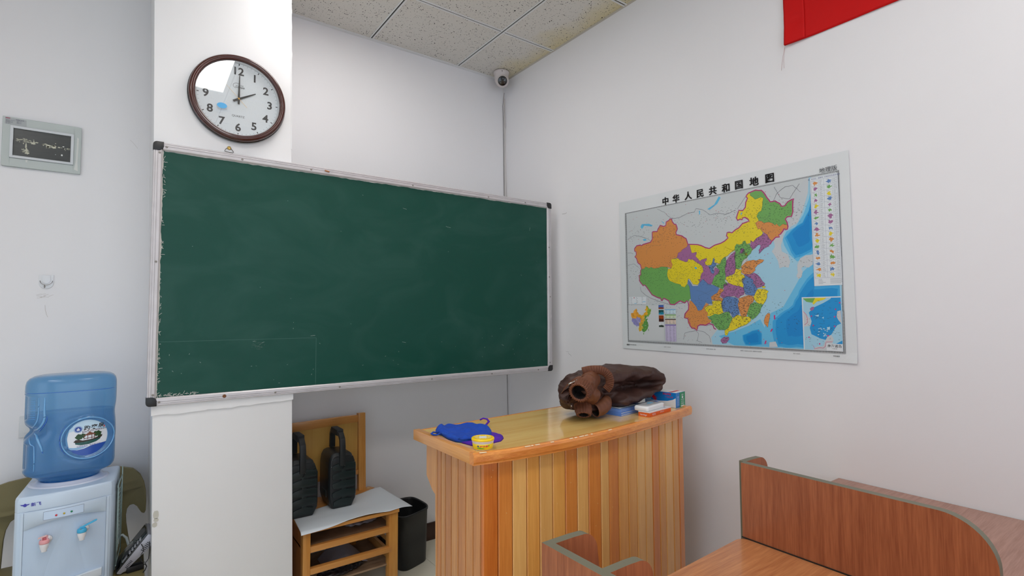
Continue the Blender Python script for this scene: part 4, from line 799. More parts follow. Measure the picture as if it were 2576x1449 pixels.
layer('sea_print', [clampI(grow(dens(p, 0.02), 0.60)) for p in deepp], map_mat('map_sea_deep3', (16, 134, 206), 0.05), H0+0.0008)
layer('island_print', [pu(p) for p in MD['isl']], map_mat('map_isles', (196, 202, 206), 0.2), H0+0.0010)
layer('lake_print', [pu(p) for p in MD['lakes'][:5]], map_mat('map_lake', (94, 186, 226)), H0+0.0006)
for nm_, (c, p) in zip(MD['names'], MD['prov']):
    dense = nm_ in DENSE
    # a fine ragged edge between measured points
    q = dens(pu(p), 0.004); q = [(a+0.0012*fn(a*300, b*300), b+0.0012*fn(b*300, a*300, 7)) for a, b in q]
    mb = MB(); mb.add([tm(u, v, H0+0.0012) for u, v in q], [tuple(range(len(q)))])
    mb.build('province', map_mat('map_prov_'+c+('_dense' if dense else ''), PC[c], 0.95 if dense else 0.55), parent=mp_)
edges = MB()
for c, p in MD['prov']: edges.ribbon(pu(p), 0.0008, tm, H0+0.0013, closed=True)
edges.build('province_lines', map_mat('map_edge', (96, 88, 98)), parent=mp_); tag(LAST[0], kind='stuff')
layer('lake_print', [pu(p) for p in MD['lakes'][5:]], map_mat('map_lake'.replace('lake', 'lake_blue'), (70, 176, 222)), H0+0.0014)
mb = MB()
for p in MD['red']: 
    q = dens(pu(p)+[], 0.01)[:-max(1, int(math.dist(pu(p)[-1], pu(p)[0])/0.01))]; mb.ribbon(q, 0.0052, tm, H0+0.00135)
mb.build('national_border_glow', map_mat('map_pink', (196, 96, 150)), parent=mp_)
mb = MB()
for p in MD['red']:
    q = dens(pu(p)+[], 0.01)[:-max(1, int(math.dist(pu(p)[-1], pu(p)[0])/0.01))]; mb.ribbon(q, 0.0026, tm, H0+0.0015)
mb.build('national_border', map_mat('map_magenta', (164, 40, 92)), parent=mp_)
mb = MB()
for p in MD['dash']: mb.ribbon(pu(p), 0.005, tm, H0+0.0015)
mb.build('sea_dash', map_mat('map_dash', (206, 44, 120)), parent=mp_)
mb = MB()
for p in MD['lines']:
    q = dens(pu(p)+[], 0.006); q = q[:len(q)-max(1, int(math.dist(pu(p)[-1], pu(p)[0])/0.006))]
    q = [(a+0.002*fn(a*120, b*120), b+0.002*fn(b*120, a*120, 4)) for a, b in q]
    q = [(min(max(a, I[0][0]), I[1][0]), min(max(b, I[3][1]+.001), I[0][1]-.001)) for a, b in q]
    mb.ribbon(q, 0.0011, tm, H0+0.0011)
r5 = random.Random(21)
def inside(x, y, p):
    c = False; j = len(p)-1
    for i in range(len(p)):
        if (p[i][1] > y) != (p[j][1] > y) and x < (p[j][0]-p[i][0])*(y-p[i][1])/(p[j][1]-p[i][1])+p[i][0]: c = not c
        j = i
    return c
mb.build('country_lines', map_mat('map_line', (92, 88, 104)), parent=mp_); tag(LAST[0], kind='stuff')
# thin rivers and roads inside the provinces, little red town marks outside them
mb = MB(); mr_ = MB(); provs = [pu(p) for c, p in MD['prov']]
for k in range(90):
    p = provs[k % len(provs)]; c = r5.choice(p); cx = sum(a for a, b in p)/len(p); cy = sum(b for a, b in p)/len(p)
    x = cx+(c[0]-cx)*r5.uniform(0, 0.6); y = cy+(c[1]-cy)*r5.uniform(0, 0.6); a = r5.uniform(0, 6.3); path = []
    for j in range(14):
        if not inside(x, y, p): break
        path.append((x, y)); a += r5.gauss(0, 0.45); x += 0.006*math.cos(a); y += 0.004*math.sin(a)
    if len(path) > 3: mb.ribbon(path, 0.0006, tm, H0+0.0014)
mb.build('river_lines', map_mat('map_river', (92, 104, 96)), parent=mp_); tag(LAST[0], kind='stuff')
mb = MB(); k = 0
while k < 60:
    x = r5.uniform(I[0][0]+0.01, 0.88); y = r5.uniform(I[3][1]+0.01, I[0][1]-0.01)
    if any(inside(x, y, p) for p in provs) or (x < 0.27 and y < 0.25): continue
    mb.box(0, 0, 0, 0, 0, 0) if False else mb.add([tm(x+a, y+b, H0+0.0013) for a, b in ((0, 0), (0.004, 0.0003), (0.004, 0.0019), (0, 0.0016))], [(0, 1, 2, 3)]); k += 1
mb.build('town_marks', map_mat('map_red', (196, 70, 90)), parent=mp_); tag(LAST[0], kind='stuff')
# legend table at the right
wh = map_mat('map_white', (220, 226, 230)); gl = map_mat('map_table_line', (150, 156, 176))
Lg = pu(MD['legend']); lx0, lx1 = Lg[0][0], Lg[1][0]+0.006; ly1, ly0 = Lg[0][1], Lg[3][1]
layer('legend_table', [[(lx0, ly0), (lx1, ly0), (lx1, ly1), (lx0, ly1)]], wh, H0+0.0014)
g = MB(); rows = 17; rt = ly1-0.012; rb = ly0+0.030; rh = (rt-rb)/rows
for k in range(rows+1): g.ribbon([(lx0+0.004, rt-rh*k), (lx1-0.004, rt-rh*k)], 0.0007, tm, H0+0.0016)
for x in (lx0+0.004, (lx0+lx1)/2, lx1-0.004): g.ribbon([(x, rt), (x, rb)], 0.0007, tm, H0+0.0016)
g.ribbon([(lx0, ly0), (lx1, ly0), (lx1, ly1), (lx0, ly1)], 0.0008, tm, H0+0.0016, closed=True)
g.build('legend_grid', gl, parent=mp_)
seq = 'opgbpyg'; colL = ['o', 'p', 'g', 'p', 'y', 'p', 'g', 'b', 'p', 'o', 'y', 'g', 'b', 'o', 'b', 'o', 'y']; colR = ['b', 'g', 'y', 'b', 'p', 'g', 'p', 'p', 'b', 'y', 'o', 'g', 'o', 'g', 'o', 'b', 'y']
tx = MB()
for k in range(rows):
    for side, cl_ in ((0, colL[k]), (1, colR[k])):
        cx = lx0+0.018+side*(lx1-lx0)/2; cy = rt-rh*(k+0.55)
        q = blob(cx, cy, 0.0085*r5.uniform(0.7, 1.1), 0.0068*r5.uniform(0.7, 1.1), k*5.3+side*2, 22, 0.8)
        mb = MB(); mb.add([tm(u, v, H0+0.0016) for u, v in q], [tuple(range(len(q)))]); mb.build('province_thumbnail', map_mat('map_prov_flat_'+cl_, PC[cl_]), parent=mp_)
        tx.ribbon([(cx-0.010, cy+rh*0.36), (cx-0.001, cy+rh*0.36)], 0.0009, tm, H0+0.0016)
        tx.ribbon([(cx+0.012, cy+rh*0.40), (cx+0.012, cy-rh*0.34)], 0.0005, tm, H0+0.0016)
        for j in range(5): tx.ribbon([(cx+0.0155, cy+rh*(0.34-0.16*j)), (cx+0.0155+r5.uniform(0.006, 0.012), cy+rh*(0.34-0.16*j))], 0.0007, tm, H0+0.0016)
for j in range(5):
    tx.ribbon([(lx0+0.016, rb-0.005-0.0042*j), (lx0+0.016+r5.uniform(0.012, 0.026), rb-0.005-0.0042*j)], 0.0009, tm, H0+0.0016)
    tx.ribbon([(lx0+0.058, rb-0.005-0.0042*j), (lx0+0.058+r5.uniform(0.03, 0.042), rb-0.005-0.0042*j)], 0.0009, tm, H0+0.0016)
tx.build('legend_lettering', map_mat('map_grey_text', (110, 116, 124)), parent=mp_); tag(LAST[0], kind='stuff')
hd = MB(); put_text(hd, '省、自治区、直辖市  行政区划及基本情况', 0.0062, (lx0+lx1)/2, ly1-0.0055, tm, H0+0.0017, sx=1.0); hd.build('legend_heading', map_mat('map_blue_text', (92, 100, 150)), parent=mp_)
# south sea inset
N4 = pu(MD['inset']); nx0, nx1, ny1, ny0 = N4[0][0], N4[1][0], N4[0][1], N4[3][1]
RC = lambda a, b, c, d: [(a, c), (b, c), (b, d), (a, d)]
layer('inset_frame', [RC(nx0, nx1, ny0, ny1)], wh, H0+0.0014)
ia, ib, ic, id_ = nx0+0.004, nx1-0.001, ny0+0.0015, ny1-0.004
layer('inset_sea', [RC(ia, ib, ic, id_)], map_mat('map_sea_deep', (28, 146, 212), 0.05), H0+0.0016)
iw, ih = ib-ia, id_-ic
def IN(L): return [(ia+iw*a, ic+ih*b) for a, b in L]
layer('inset_shelf', [IN([(0, 1), (0, 0), (0.62, 0), (0.70, 0.18), (0.45, 0.22), (0.20, 0.30), (0.16, 0.42), (0.22, 0.55), (0.15, 0.72), (0.30, 0.82), (0.55, 0.90), (0.75, 0.98), (0.75, 1)]), IN([(0.55, 0.12), (0.72, 0.30), (0.88, 0.48), (1, 0.52), (1, 0.20), (0.8, 0.12)])], map_mat('map_sea_light', (160, 205, 226), 0.06), H0+0.0017)
layer('inset_land', [IN([(0, 0.76), (0.10, 0.66), (0.18, 0.60), (0.20, 0.50), (0.14, 0.46), (0, 0.44)]), IN([(0.24, 0.0), (0.30, 0.06), (0.5, 0.08), (0.56, 0.18), (0.62, 0.26), (0.72, 0.30), (0.78, 0.22), (0.74, 0.12), (0.70, 0.0)]), IN([(0.90, 0.74), (0.99, 0.76), (1, 0.50), (0.92, 0.58), (0.88, 0.64)])], map_mat('map_isles', (196, 202, 206), 0.2), H0+0.0018)
layer('inset_province', [IN([(0, 1), (0.36, 1), (0.34, 0.95), (0.26, 0.91), (0.10, 0.93), (0.04, 0.97)])], map_mat('map_prov_flat_g', PC['g']), H0+0.0019)
layer('inset_province', [IN([(0.34, 1), (0.64, 1), (0.56, 0.96), (0.38, 0.93), (0.29, 0.87), (0.26, 0.90)])], map_mat('map_prov_flat_y', PC['y']), H0+0.0020)
layer('inset_province', [IN([(0.18, 0.79), (0.24, 0.83), (0.31, 0.83), (0.29, 0.78), (0.22, 0.75)])], map_mat('map_prov_flat_p', PC['p']), H0+0.0020)
layer('inset_reefs', [IN([(0.50, 0.62), (0.55, 0.64), (0.54, 0.60)]), IN([(0.31, 0.66), (0.42, 0.68), (0.41, 0.64)]), IN([(0.62, 0.44), (0.70, 0.45), (0.69, 0.39), (0.63, 0.40)])]+[blob(ia+iw*r5.uniform(0.35, 0.65), ic+ih*r5.uniform(0.27, 0.42), 0.003, 0.0018, k*3.3, 10) for k in range(14)], map_mat('map_pale_reef', (176, 214, 230)), H0+0.0019)
mb = MB()
for a, b in ((0.22, 0.65), (0.26, 0.47), (0.13, 0.24), (0.41, 0.12), (0.64, 0.28), (0.82, 0.46), (0.83, 0.64), (0.86, 0.78), (0.97, 0.90)):
    mb.ribbon(IN([(a-0.008, b-0.012), (a+0.008, b+0.012)]), 0.0042, tm, H0+0.0021)
mb.ribbon(IN([(0.0, 0.74), (0.08, 0.68), (0.11, 0.60), (0.10, 0.52), (0.02, 0.48)]), 0.0014, tm, H0+0.0021)
mb.ribbon(IN([(0.24, 0.08), (0.27, 0.02), (0.42, 0.05), (0.5, 0.04), (0.56, 0.08), (0.58, 0.16), (0.74, 0.17)]), 0.0014, tm, H0+0.0021)
mb.build('inset_dash', map_mat('map_dash', (206, 44, 120)), parent=mp_)
mb = MB()
for k in range(60):
    x = ia+iw*r5.uniform(0.2, 0.9); y = ic+ih*r5.choice([r5.uniform(0.27, 0.42), r5.uniform(0.6, 0.72), r5.uniform(0.3, 0.95)]); mb.ribbon([(x, y), (x+r5.uniform(0.003, 0.008), y+0.0002)], 0.0007, tm, H0+0.0021)
mb.build('inset_names', map_mat('map_dark_text', (50, 60, 80)), parent=mp_); tag(LAST[0], kind='stuff')
layer('inset_title_box', [RC(nx1-0.057, nx1-0.001, ny0+0.0015, ny0+0.028)], wh, H0+0.0021)
blk_t = map_mat('map_title_ink', (26, 24, 26), rough=0.3)
mb = MB(); put_text(mb, '南海诸岛', 0.0125, nx1-0.029, ny0+0.0195, tm, H0+0.0023, bold=0.0001); put_text(mb, '1:9 000 000', 0.004, nx1-0.029, ny0+0.0095, tm, H0+0.0023); mb.build('inset_title', blk_t, parent=mp_)
# key, relief inset, photos and tables at lower left
K = pu(MD['keybox']); layer('key_box', [K], wh, H0+0.0014)
mb = MB(); kx0, kx1, ky0, ky1 = K[0][0], K[1][0], K[3][1], K[0][1]
for r in range(6):
    for c in range(3):
        x = kx0+0.008+c*(kx1-kx0)*0.33; y = ky1-0.004-r*(ky1-ky0-0.004)/6; mb.ribbon([(x, y), (x+r5.uniform(0.006, 0.014), y)], 0.0011, tm, H0+0.0016)
mb.build('key_lettering', map_mat('map_grey_text', (110, 116, 124)), parent=mp_); tag(LAST[0], kind='stuff')
mb = MB(); mb.prism(RC(kx0+0.030, kx0+0.036, ky1-0.008, ky1-0.004), H0+0.0015, H0+0.0017, tm); mb.build('key_red', map_mat('map_key_red', (180, 40, 70)), parent=mp_)
mb = MB(); mb.prism(RC(kx1-0.024, kx1-0.006, ky0+0.010, ky0+0.0125), H0+0.0015, H0+0.0017, tm); mb.prism(RC(kx0+0.033, kx0+0.048, ky0+0.002, ky0+0.004), H0+0.0015, H0+0.0017, tm); mb.build('key_blue', map_mat('map_lake', (94, 186, 226)), parent=mp_)
Q = pu(MD['mini']); layer('relief_inset', [Q], map_mat('map_mini_ground', (206, 210, 212), 0.0), H0+0.0014)
allp = [q for p in provs for q in p]; gx0, gx1 = min(a for a, b in allp), max(a for a, b in allp); gy0, gy1 = min(b for a, b in allp), max(b for a, b in allp)
mx0, mx1, my0, my1 = Q[0][0]+0.016, Q[0][0]+0.150, Q[3][1]+0.032, Q[0][1]-0.004
rel = {'xinjiang': (226, 160, 60), 'tibet': (140, 138, 190), 'qinghai': (150, 146, 196), 'gansu': (224, 158, 56), 'ningxia': (214, 170, 60), 'neimenggu': (226, 172, 48), 'heilongjiang': (140, 176, 64), 'jilin': (132, 170, 62), 'liaoning': (120, 170, 70), 'sichuan': (206, 168, 66), 'yunnan': (220, 178, 60), 'guizhou': (200, 186, 70), 'shaanxi': (212, 178, 60), 'shanxi': (206, 176, 62)}
grp = {}
for nm, p in zip(MD['names'], provs): grp.setdefault(rel.get(nm, (92, 152, 70)), []).append([(mx0+(a-gx0)/(gx1-gx0)*(mx1-mx0), my0+(b-gy0)/(gy1-gy0)*(my1-my0)) for a, b in p])
for c, ps in grp.items(): layer('relief_region', ps, mat('relief_%d_%d_%d' % c, c, 0.35, var=0.22, nscale=60), H0+0.0016)
PH = [pu(p) for p in MD['photos']]
phc = [((72, 104, 178), (140, 66, 44)), ((36, 84, 84), (40, 130, 160)), ((150, 66, 24), (60, 22, 16)), ((214, 220, 222), (52, 66, 56))]
for p, (c1, c2) in zip(PH, phc):
    x0, x1, y1, y0 = p[0][0], p[1][0], p[0][1], p[3][1]
    mb = MB(); q = RC(x0, x1, y0, y1); mb.add([tm(u, v, H0+0.0016) for u, v in q], [(0, 1, 2, 3)], 0)
    hgt = [(x0, y0)]+[(x0+(x1-x0)*k/10, y0+(y1-y0)*(0.35+0.35*abs(fn(k*1.3, x0*90, y0*70))*2*(1-abs(k-5)/7))) for k in range(11)]+[(x1, y0)]
    mb.add([tm(u, v, H0+0.0018) for u, v in hgt], [tuple(range(len(hgt)))], 1)
    mb.build('small_photo', [mat('photo_%d' % c1[0], c1, 0.3, var=0.2, nscale=80), mat('photo_b%d' % c2[0], c2, 0.3, var=0.25, nscale=120)], parent=mp_)
tcs = [((120, 178, 214), (198, 222, 232)), ((128, 178, 110), (206, 222, 192)), ((90, 64, 50), (222, 204, 188)), ((122, 96, 170), (196, 186, 216))]
tx = MB()
for p, (c1, c2) in zip([pu(q) for q in MD['tables']], tcs):
    x0, x1, y1, y0 = p[0][0], p[1][0], p[0][1], p[3][1]; hh = 0.0045
    mb = MB(); mb.add([tm(u, v, H0+0.0016) for u, v in RC(x0, x1, y0, y1)], [(0, 1, 2, 3)], 0); mb.add([tm(u, v, H0+0.0018) for u, v in RC(x0, x1, y1-hh, y1)], [(0, 1, 2, 3)], 1)
    mb.build('data_table', [mat('table_%d' % c2[0], c2, 0.35), mat('table_h%d' % c1[0], c1, 0.35)], parent=mp_)
    n = max(3, int((y1-y0-hh)/0.0038))
    for k in range(n):
        for c in range(3):
            xx = x0+0.003+c*(x1-x0)/3; yy_ = y1-hh-(k+0.7)*(y1-y0-hh)/n; tx.ribbon([(xx, yy_), (xx+r5.uniform(0.006, 0.013), yy_)], 0.0009, tm, H0+0.0018)
tx.build('table_lettering', map_mat('map_grey_text2', (104, 104, 120)), parent=mp_); tag(LAST[0], kind='stuff')
# large title and small captions
mb = MB()
for k, (ch, p) in enumerate(zip('中华人民共和国地图', pu(MD['title']))):
    for dx, dy in ((0, 0), (0.0009, 0), (-0.0009, 0), (0, 0.0004)): put_text(mb, ch, 0.0405, p[0]+dx, p[1]+dy, tm, H0+0.0002+abs(dx)*0.01+dy*0.02, bold=0.0007, sx=1.0)
mb.build('title_lettering', blk_t, parent=mp_)
mb = MB(); p = pu(MD['dlb'])[1]; put_text(mb, '地理版', 0.0215, p[0], p[1], tm, H0+0.0003); 
put_text(mb, '中国地图出版社编制出版', 0.006, 0.062, 0.021, tm, H0); put_text(mb, '比例尺 1:5 800 000', 0.005, 0.29, 0.0195, tm, H0); put_text(mb, '2022年1月第1版  印刷', 0.005, 0.53, 0.022, tm, H0); put_text(mb, '审图号  GS(2021)1234号  全国新华书店经销', 0.005, 0.72, 0.023, tm, H0); put_text(mb, '定价 18.00元', 0.005, 0.91, 0.024, tm, H0); put_text(mb, '责任编辑', 0.0058, 1.055, 0.023, tm, H0)
mb.build('caption_lettering', map_mat('map_caption_ink', (60, 62, 66)), parent=mp_)
mb = MB()
for k in range(9): mb.ribbon([(0.030+k*0.002, 0.016), (0.030+k*0.002, 0.024)], 0.001, tm, H0)
mb.build('barcode', map_mat('map_caption_ink', (60, 62, 66)), parent=mp_)

# ------------------------------------------------------------ podium
FRX = [0.803, 0.911, 1.05, 1.19, 1.377, 1.60, 1.79, 1.955]; FRY = [1.290, 1.2685, 1.2585, 1.2575, 1.272, 1.3045, 1.340, 1.376]
def spl(x, X=FRX, Y=FRY):
    i = 0
    while i < len(X)-2 and x > X[i+1]: i += 1
    p1, p2 = Y[i], Y[i+1]; m1 = (Y[i+1]-Y[i-1])/(X[i+1]-X[i-1]) if i > 0 else (Y[1]-Y[0])/(X[1]-X[0]); m2 = (Y[i+2]-Y[i])/(X[i+2]-X[i]) if i < len(X)-2 else (Y[-1]-Y[-2])/(X[-1]-X[-2])
    h = X[i+1]-X[i]; t = (x-X[i])/h; return (2*t**3-3*t*t+1)*p1+(t**3-2*t*t+t)*h*m1+(-2*t**3+3*t*t)*p2+(t**3-t*t)*h*m2
pod = thing('podium', (1.38, 1.50, 0), 'varnished pine teaching podium with a curved plank front', 'podium')
ORA, ORB = (222, 150, 84), (190, 108, 48)
plank_m = [wood('pine_a', (244, 180, 94), (220, 146, 62), 'z', 0.30, objvar=0.07, coat=0.5), wood('pine_b', (234, 152, 72), (208, 118, 46), 'z', 0.30, objvar=0.07, coat=0.5), wood('pine_c', (248, 196, 118), (230, 168, 90), 'z', 0.30, objvar=0.06, coat=0.5), wood('pine_red', (222, 132, 56), (194, 98, 34), 'z', 0.28, objvar=0.05, coat=0.5)]
side_m = [wood('pine_side_a', (212, 146, 86), (172, 104, 54), 'z', 0.35, objvar=0.08, coat=0.4), wood('pine_side_b', (222, 160, 96), (188, 122, 66), 'z', 0.35, objvar=0.08, coat=0.4)]
rim_m = wood('pine_rim', (240, 160, 78), (204, 112, 42), 'x', 0.30, coat=0.5, contrast=(0.34, 0.68), scale=2.6)
rim_y = wood('pine_rim_y', (232, 168, 98), (206, 136, 68), 'y', 0.30, coat=0.5)
top_m = wood('podium_top', (248, 212, 134), (228, 176, 94), 'x', 0.16, coat=0.55, contrast=(0.25, 0.75), scale=0.8)
ZT = 0.994
NF = 60
# rotate the grain of the top along the podium: build the panel from strips of board
front = [(0.803+(1.955-0.803)*k/NF, spl(0.803+(1.955-0.803)*k/NF)) for k in range(NF+1)]
BLp, BRp = (0.803, 1.683), (1.935, 1.760)
th = 0.022
inner_front = [(0.822+(1.936-0.822)*k/NF, spl(0.822+(1.936-0.822)*k/NF)+th) for k in range(NF+1)]
backl = lambda x: BLp[1]+(x-BLp[0])*(BRp[1]-BLp[1])/(BRp[0]-BLp[0])
# five long staves glued edge to edge
NS = 6
for s in range(NS):
    lo = []; hi = []
    for k in range(NF+1):
        x, y = inner_front[k]; yb = backl(x)-0.003
        lo.append((x, y+(yb-y)*s/NS)); hi.append((x, y+(yb-y)*(s+1)/NS-0.0004))
    MB().prism(lo+hi[::-1], ZT-0.022, ZT).build('top_stave', top_m, parent=pod)
mb = MB(); vs = []; sec = [(0, 0.9645), (-0.0, 0.9680), (-0.002, 0.974), (-0.002, 0.990), (0.001, 0.9965), (0.005, 0.9995), (0.014, 0.9995), (th, ZT+0.0005), (th, 0.9645)]
for k, (x, y) in enumerate(front):
    for (o, z) in sec:
        lift = 0.0 if z < 0.9 else 0; vs.append((x-(0.002 if k == 0 else 0), y+o, z))
n = len(sec); fs = [(k*n+j, k*n+(j+1) % n, (k+1)*n+(j+1) % n, (k+1)*n+j) for k in range(NF) for j in range(n)]+[tuple(range(n)), tuple(NF*n+j for j in range(n))[::-1]]
mb.add(vs, fs, 0); mb.build('front_rim', rim_m, parent=pod)
mb = MB(); mb.prism([(0.801, 1.3125), (0.825, 1.3125), (0.825, backl(0.825)), (0.801, BLp[1]+0.002)], 0.9645, 0.9995); mb.build('side_rim', rim_y, parent=pod, bevel=0.0025)
mb = MB(); mb.prism([(1.955, 1.376), (BRp[0]+0.002, BRp[1]), (BRp[0]-0.018, BRp[1]), (1.935, 1.398)], 0.9645, 0.9985); mb.build('side_rim', rim_y, parent=pod, bevel=0.0025)
mb = MB(); mb.prism([(0.803, BLp[1]+0.002), (0.803, BLp[1]-0.003), (BRp[0], BRp[1]-0.003), (BRp[0], BRp[1]+0.002)], 0.9645, ZT+0.001); mb.build('back_rim', rim_m, parent=pod)
# body: backing and planks. front boundaries along x
bx = [0.852, 0.9004, 0.95, 1.0022, 1.0518, 1.104, 1.1582, 1.2128, 1.2684, 1.3328, 1.3781, 1.4342, 1.4952, 1.5535, 1.6123, 1.6675, 1.7219, 1.7751, 1.8398, 1.8972, 1.945]
bf = lambda x: spl(min(max(x, 0.803), 1.955))+0.040
B0 = (0.852, 1.331)
pal = [3, 1, 2, 0, 2, 0, 1, 2, 1, 2, 1, 0, 0, 2, 2, 1, 0, 2, 0, 1, 0]
for k in range(len(bx)-1):
    a, b = bx[k]+0.0011, bx[k+1]-0.0011; pts = [(a+(b-a)*t, bf(a+(b-a)*t)) for t in (0, 0.5, 1)]
    t = 0.012
    poly = [(pts[0][0], pts[0][1]+0.0028), (pts[0][0]+0.0024, pts[0][1]), pts[1], (pts[2][0]-0.0024, pts[2][1]), (pts[2][0], pts[2][1]+0.0028), (pts[2][0], pts[2][1]+t), (pts[0][0], pts[0][1]+t)]
    MB().prism(poly, 0.012, 0.9645).build('plank', plank_m[pal[k % len(pal)]], parent=pod)
dark_m = mat('joint_dark', (86, 44, 22), 0.8)
cf = [(B0[0]+0.004+(bx[-1]-0.004-B0[0])*k/20, 0) for k in range(21)]
cf = [(x, bf(x)+0.0125) for x, _ in cf]
yb = 1.60
MB().prism(cf+[(bx[-1]-0.006, 1.70), (bx[-1]-0.020, 1.70), (bx[-1]-0.020, cf[-1][1]+0.012), ]+[(x, y+0.012) for x, y in cf[::-1]][1:-1]+[(0.870, cf[0][1]+0.012), (0.870, 1.60), (B0[0]+0.004, 1.60)], 0.0, 0.964).build('carcass', dark_m, parent=pod)
# left side boards, the rear ones reach further back at the top
yy_ = [1.331+0.0012, 1.375, 1.418, 1.465, 1.508, 1.548, 1.577, 1.606]
for k in range(len(yy_)-1):
    a, b = yy_[k]+0.0012, yy_[k+1]-0.0012
    MB().prism([(0.8525, a+0.0015), (0.851, a+0.003), (0.851, b-0.003), (0.8525, b-0.0015), (0.858, b), (0.858, a)], 0.012, 0.9645).build('plank', side_m[k % 2], parent=pod)
mb = MB(); mb.prism([(1.607, 0.9645), (1.683, 0.9645), (1.683, 0.835), (1.640, 0.795), (1.618, 0.785), (1.607, 0.02)], 0.851, 0.869, lambda u, v, h: (h, u, v)); mb.build('side_bracket', side_m[1], parent=pod, bevel=0.001, seg=1)
xr = bx[-1]; yr0 = bf(xr)+0.002
for k in range(5):
    a = yr0+0.001+(1.70-yr0)*k/5; b = a+(1.70-yr0)/5-0.0012
    MB().box(xr-0.006, xr, a, b, 0.012, 0.9645).build('plank', side_m[k % 2], parent=pod)
# worn chips of bare wood on the rim's edge and small brads in the planks
mb = MB(); r6 = random.Random(3)
for k in range(16):
    x = r6.choice([0.86, 0.98, 1.05, 1.20, 1.28])+r6.gauss(0, 0.03); x = min(max(x, 0.82), 1.93); y = spl(x); l = r6.uniform(0.006, 0.022)
    mb.add([(x, y-0.0005, 0.998), (x+l, spl(x+l)-0.0005, 0.998), (x+l, spl(x+l)+0.004, 0.99975), (x, y+0.0035, 0.99975)], [(0, 1, 2, 3)])
mb.build('worn_edge', mat('bare_wood', (232, 212, 176), 0.8), parent=pod); tag(LAST[0], kind='stuff')
mb = MB()
for k in range(46):
    i = r6.randrange(len(bx)-1); x = (bx[i]+bx[i+1])/2+r6.uniform(-0.012, 0.012); z = r6.uniform(0.35, 0.94)
    mb.sphere((x, bf(x)-0.0002, z), (0.0011, 0.0007, 0.0014), 6)
mb.build('brads', mat('brad_pale', (236, 206, 150), 0.4), parent=pod); tag(LAST[0], kind='stuff')
# little red scribbles on the top
mb = MB(); tp = lambda u, v, h: (u, v, ZT+h)
for k in range(12):
    x = 1.20+r6.gauss(0, 0.018); y = 1.655+r6.gauss(0, 0.02); l = 0.006
    mb.ribbon([(x, y), (x+l*r6.uniform(-1, 1), y+l*r6.uniform(-1, 1)), (x+l*r6.uniform(-1, 2), y+l*r6.uniform(-1, 1))], 0.0007, tp, 0.0004)
mb.build('ink_scribbles', mat('red_ink', (186, 96, 60), 0.6), parent=pod); tag(LAST[0], kind='stuff')

# ------------------------------------------------------------ cream jar
jc = Vector((0.866, 1.341, ZT))
jar = thing('jar', jc, 'small round tub with a yellow lid at the front corner of the podium', 'jar')
jw = mat('jar_white', (226, 226, 232), 0.3)
MB().lathe([(0.00002, 0), (0.0275, 0), (0.0290, 0.002), (0.0318, 0.028), (0.0318, 0.030), (0.0330, 0.031), (0.0335, 0.039)], jc, 48, caps=False).build('tub', jw, parent=jar)
MB().lathe([(0.0282, 0.002), (0.0295, 0.0035), (0.0320, 0.0265), (0.0314, 0.0275)], jc, 48, caps=False).build('paper_label', mat('jar_label', (240, 214, 30), 0.4), parent=jar)
MB().lathe([(0.0330, 0.0385), (0.0345, 0.0385), (0.0348, 0.040), (0.0345, 0.0455), (0.0330, 0.0480), (0.0305, 0.0488), (0.0295, 0.0480), (0.0125, 0.0480), (0.00002, 0.0480)], jc, 48).build('lid', mat('lid_yellow', (244, 206, 6), 0.3), parent=jar)
tj = lambda u, v, h: (jc.x+u, jc.y+v, jc.z+h)
MB().prism(ellipse(0, 0, 0.0125, 0.0125, 32), 0.0481, 0.0487, tj).build('lid_centre', mat('lid_white', (222, 232, 236), 0.4), parent=jar)
mb = MB()
for k in range(14):
    a = 2*PI*k/14+0.1; c, s_ = math.cos(a), math.sin(a)
    if k in (2, 9): continue
    p = [(0.0155, -0.0012), (0.024, -0.0022), (0.026, 0), (0.024, 0.0022), (0.0155, 0.0012)]
    mb.add([tj(x*c-y*s_, x*s_+y*c, 0.0483) for x, y in p], [(0, 1, 2, 3, 4)])
mb.build('lid_rays', mat('ray_cream', (248, 240, 190), 0.4), parent=jar)
# writing that wraps round the tub
ang0 = math.atan2(-jc.y, -jc.x)
def jw_to(u, v, h):
    a = ang0+u/0.0312; r = 0.0292+0.0026*(v/0.0265)+0.0006+h; return (jc.x+r*math.cos(a), jc.y+r*math.sin(a), jc.z+v)
def wrap_text(parent, name, items, m, to_):
    mb = MB()
    for (s, size, u, v, bold) in items: put_text(mb, s, size, u, v, to_, 0.0002, bold=bold)
    return mb.build(name, m, parent=parent)
jar.scale = (1, 1, 0.70)
wrap_text(jar, 'red_lettering', [('护手霜', 0.0085, 0.0035, 0.0185, 0.0002)], mat('jar_red', (222, 60, 70), 0.4), jw_to)
mb = MB(); mb.prism(ellipse(-0.0145, 0.0195, 0.0034, 0.0030, 20), 0.0001, 0.0003, jw_to); mb.build('round_emblem', mat('jar_blue', (50, 66, 150), 0.4), parent=jar)
mb = MB(); mb.prism(ellipse(0.0185, 0.0205, 0.0018, 0.0030, 16), 0.0001, 0.0003, jw_to); mb.prism(blob(-0.012, 0.0115, 0.006, 0.0028, 3, 18), 0.0001, 0.0003, jw_to); mb.prism(blob(-0.003, 0.0095, 0.008, 0.0020, 7, 18), 0.0001, 0.0003, jw_to)
mb.build('green_leaves', mat('jar_green', (90, 176, 56), 0.4), parent=jar)

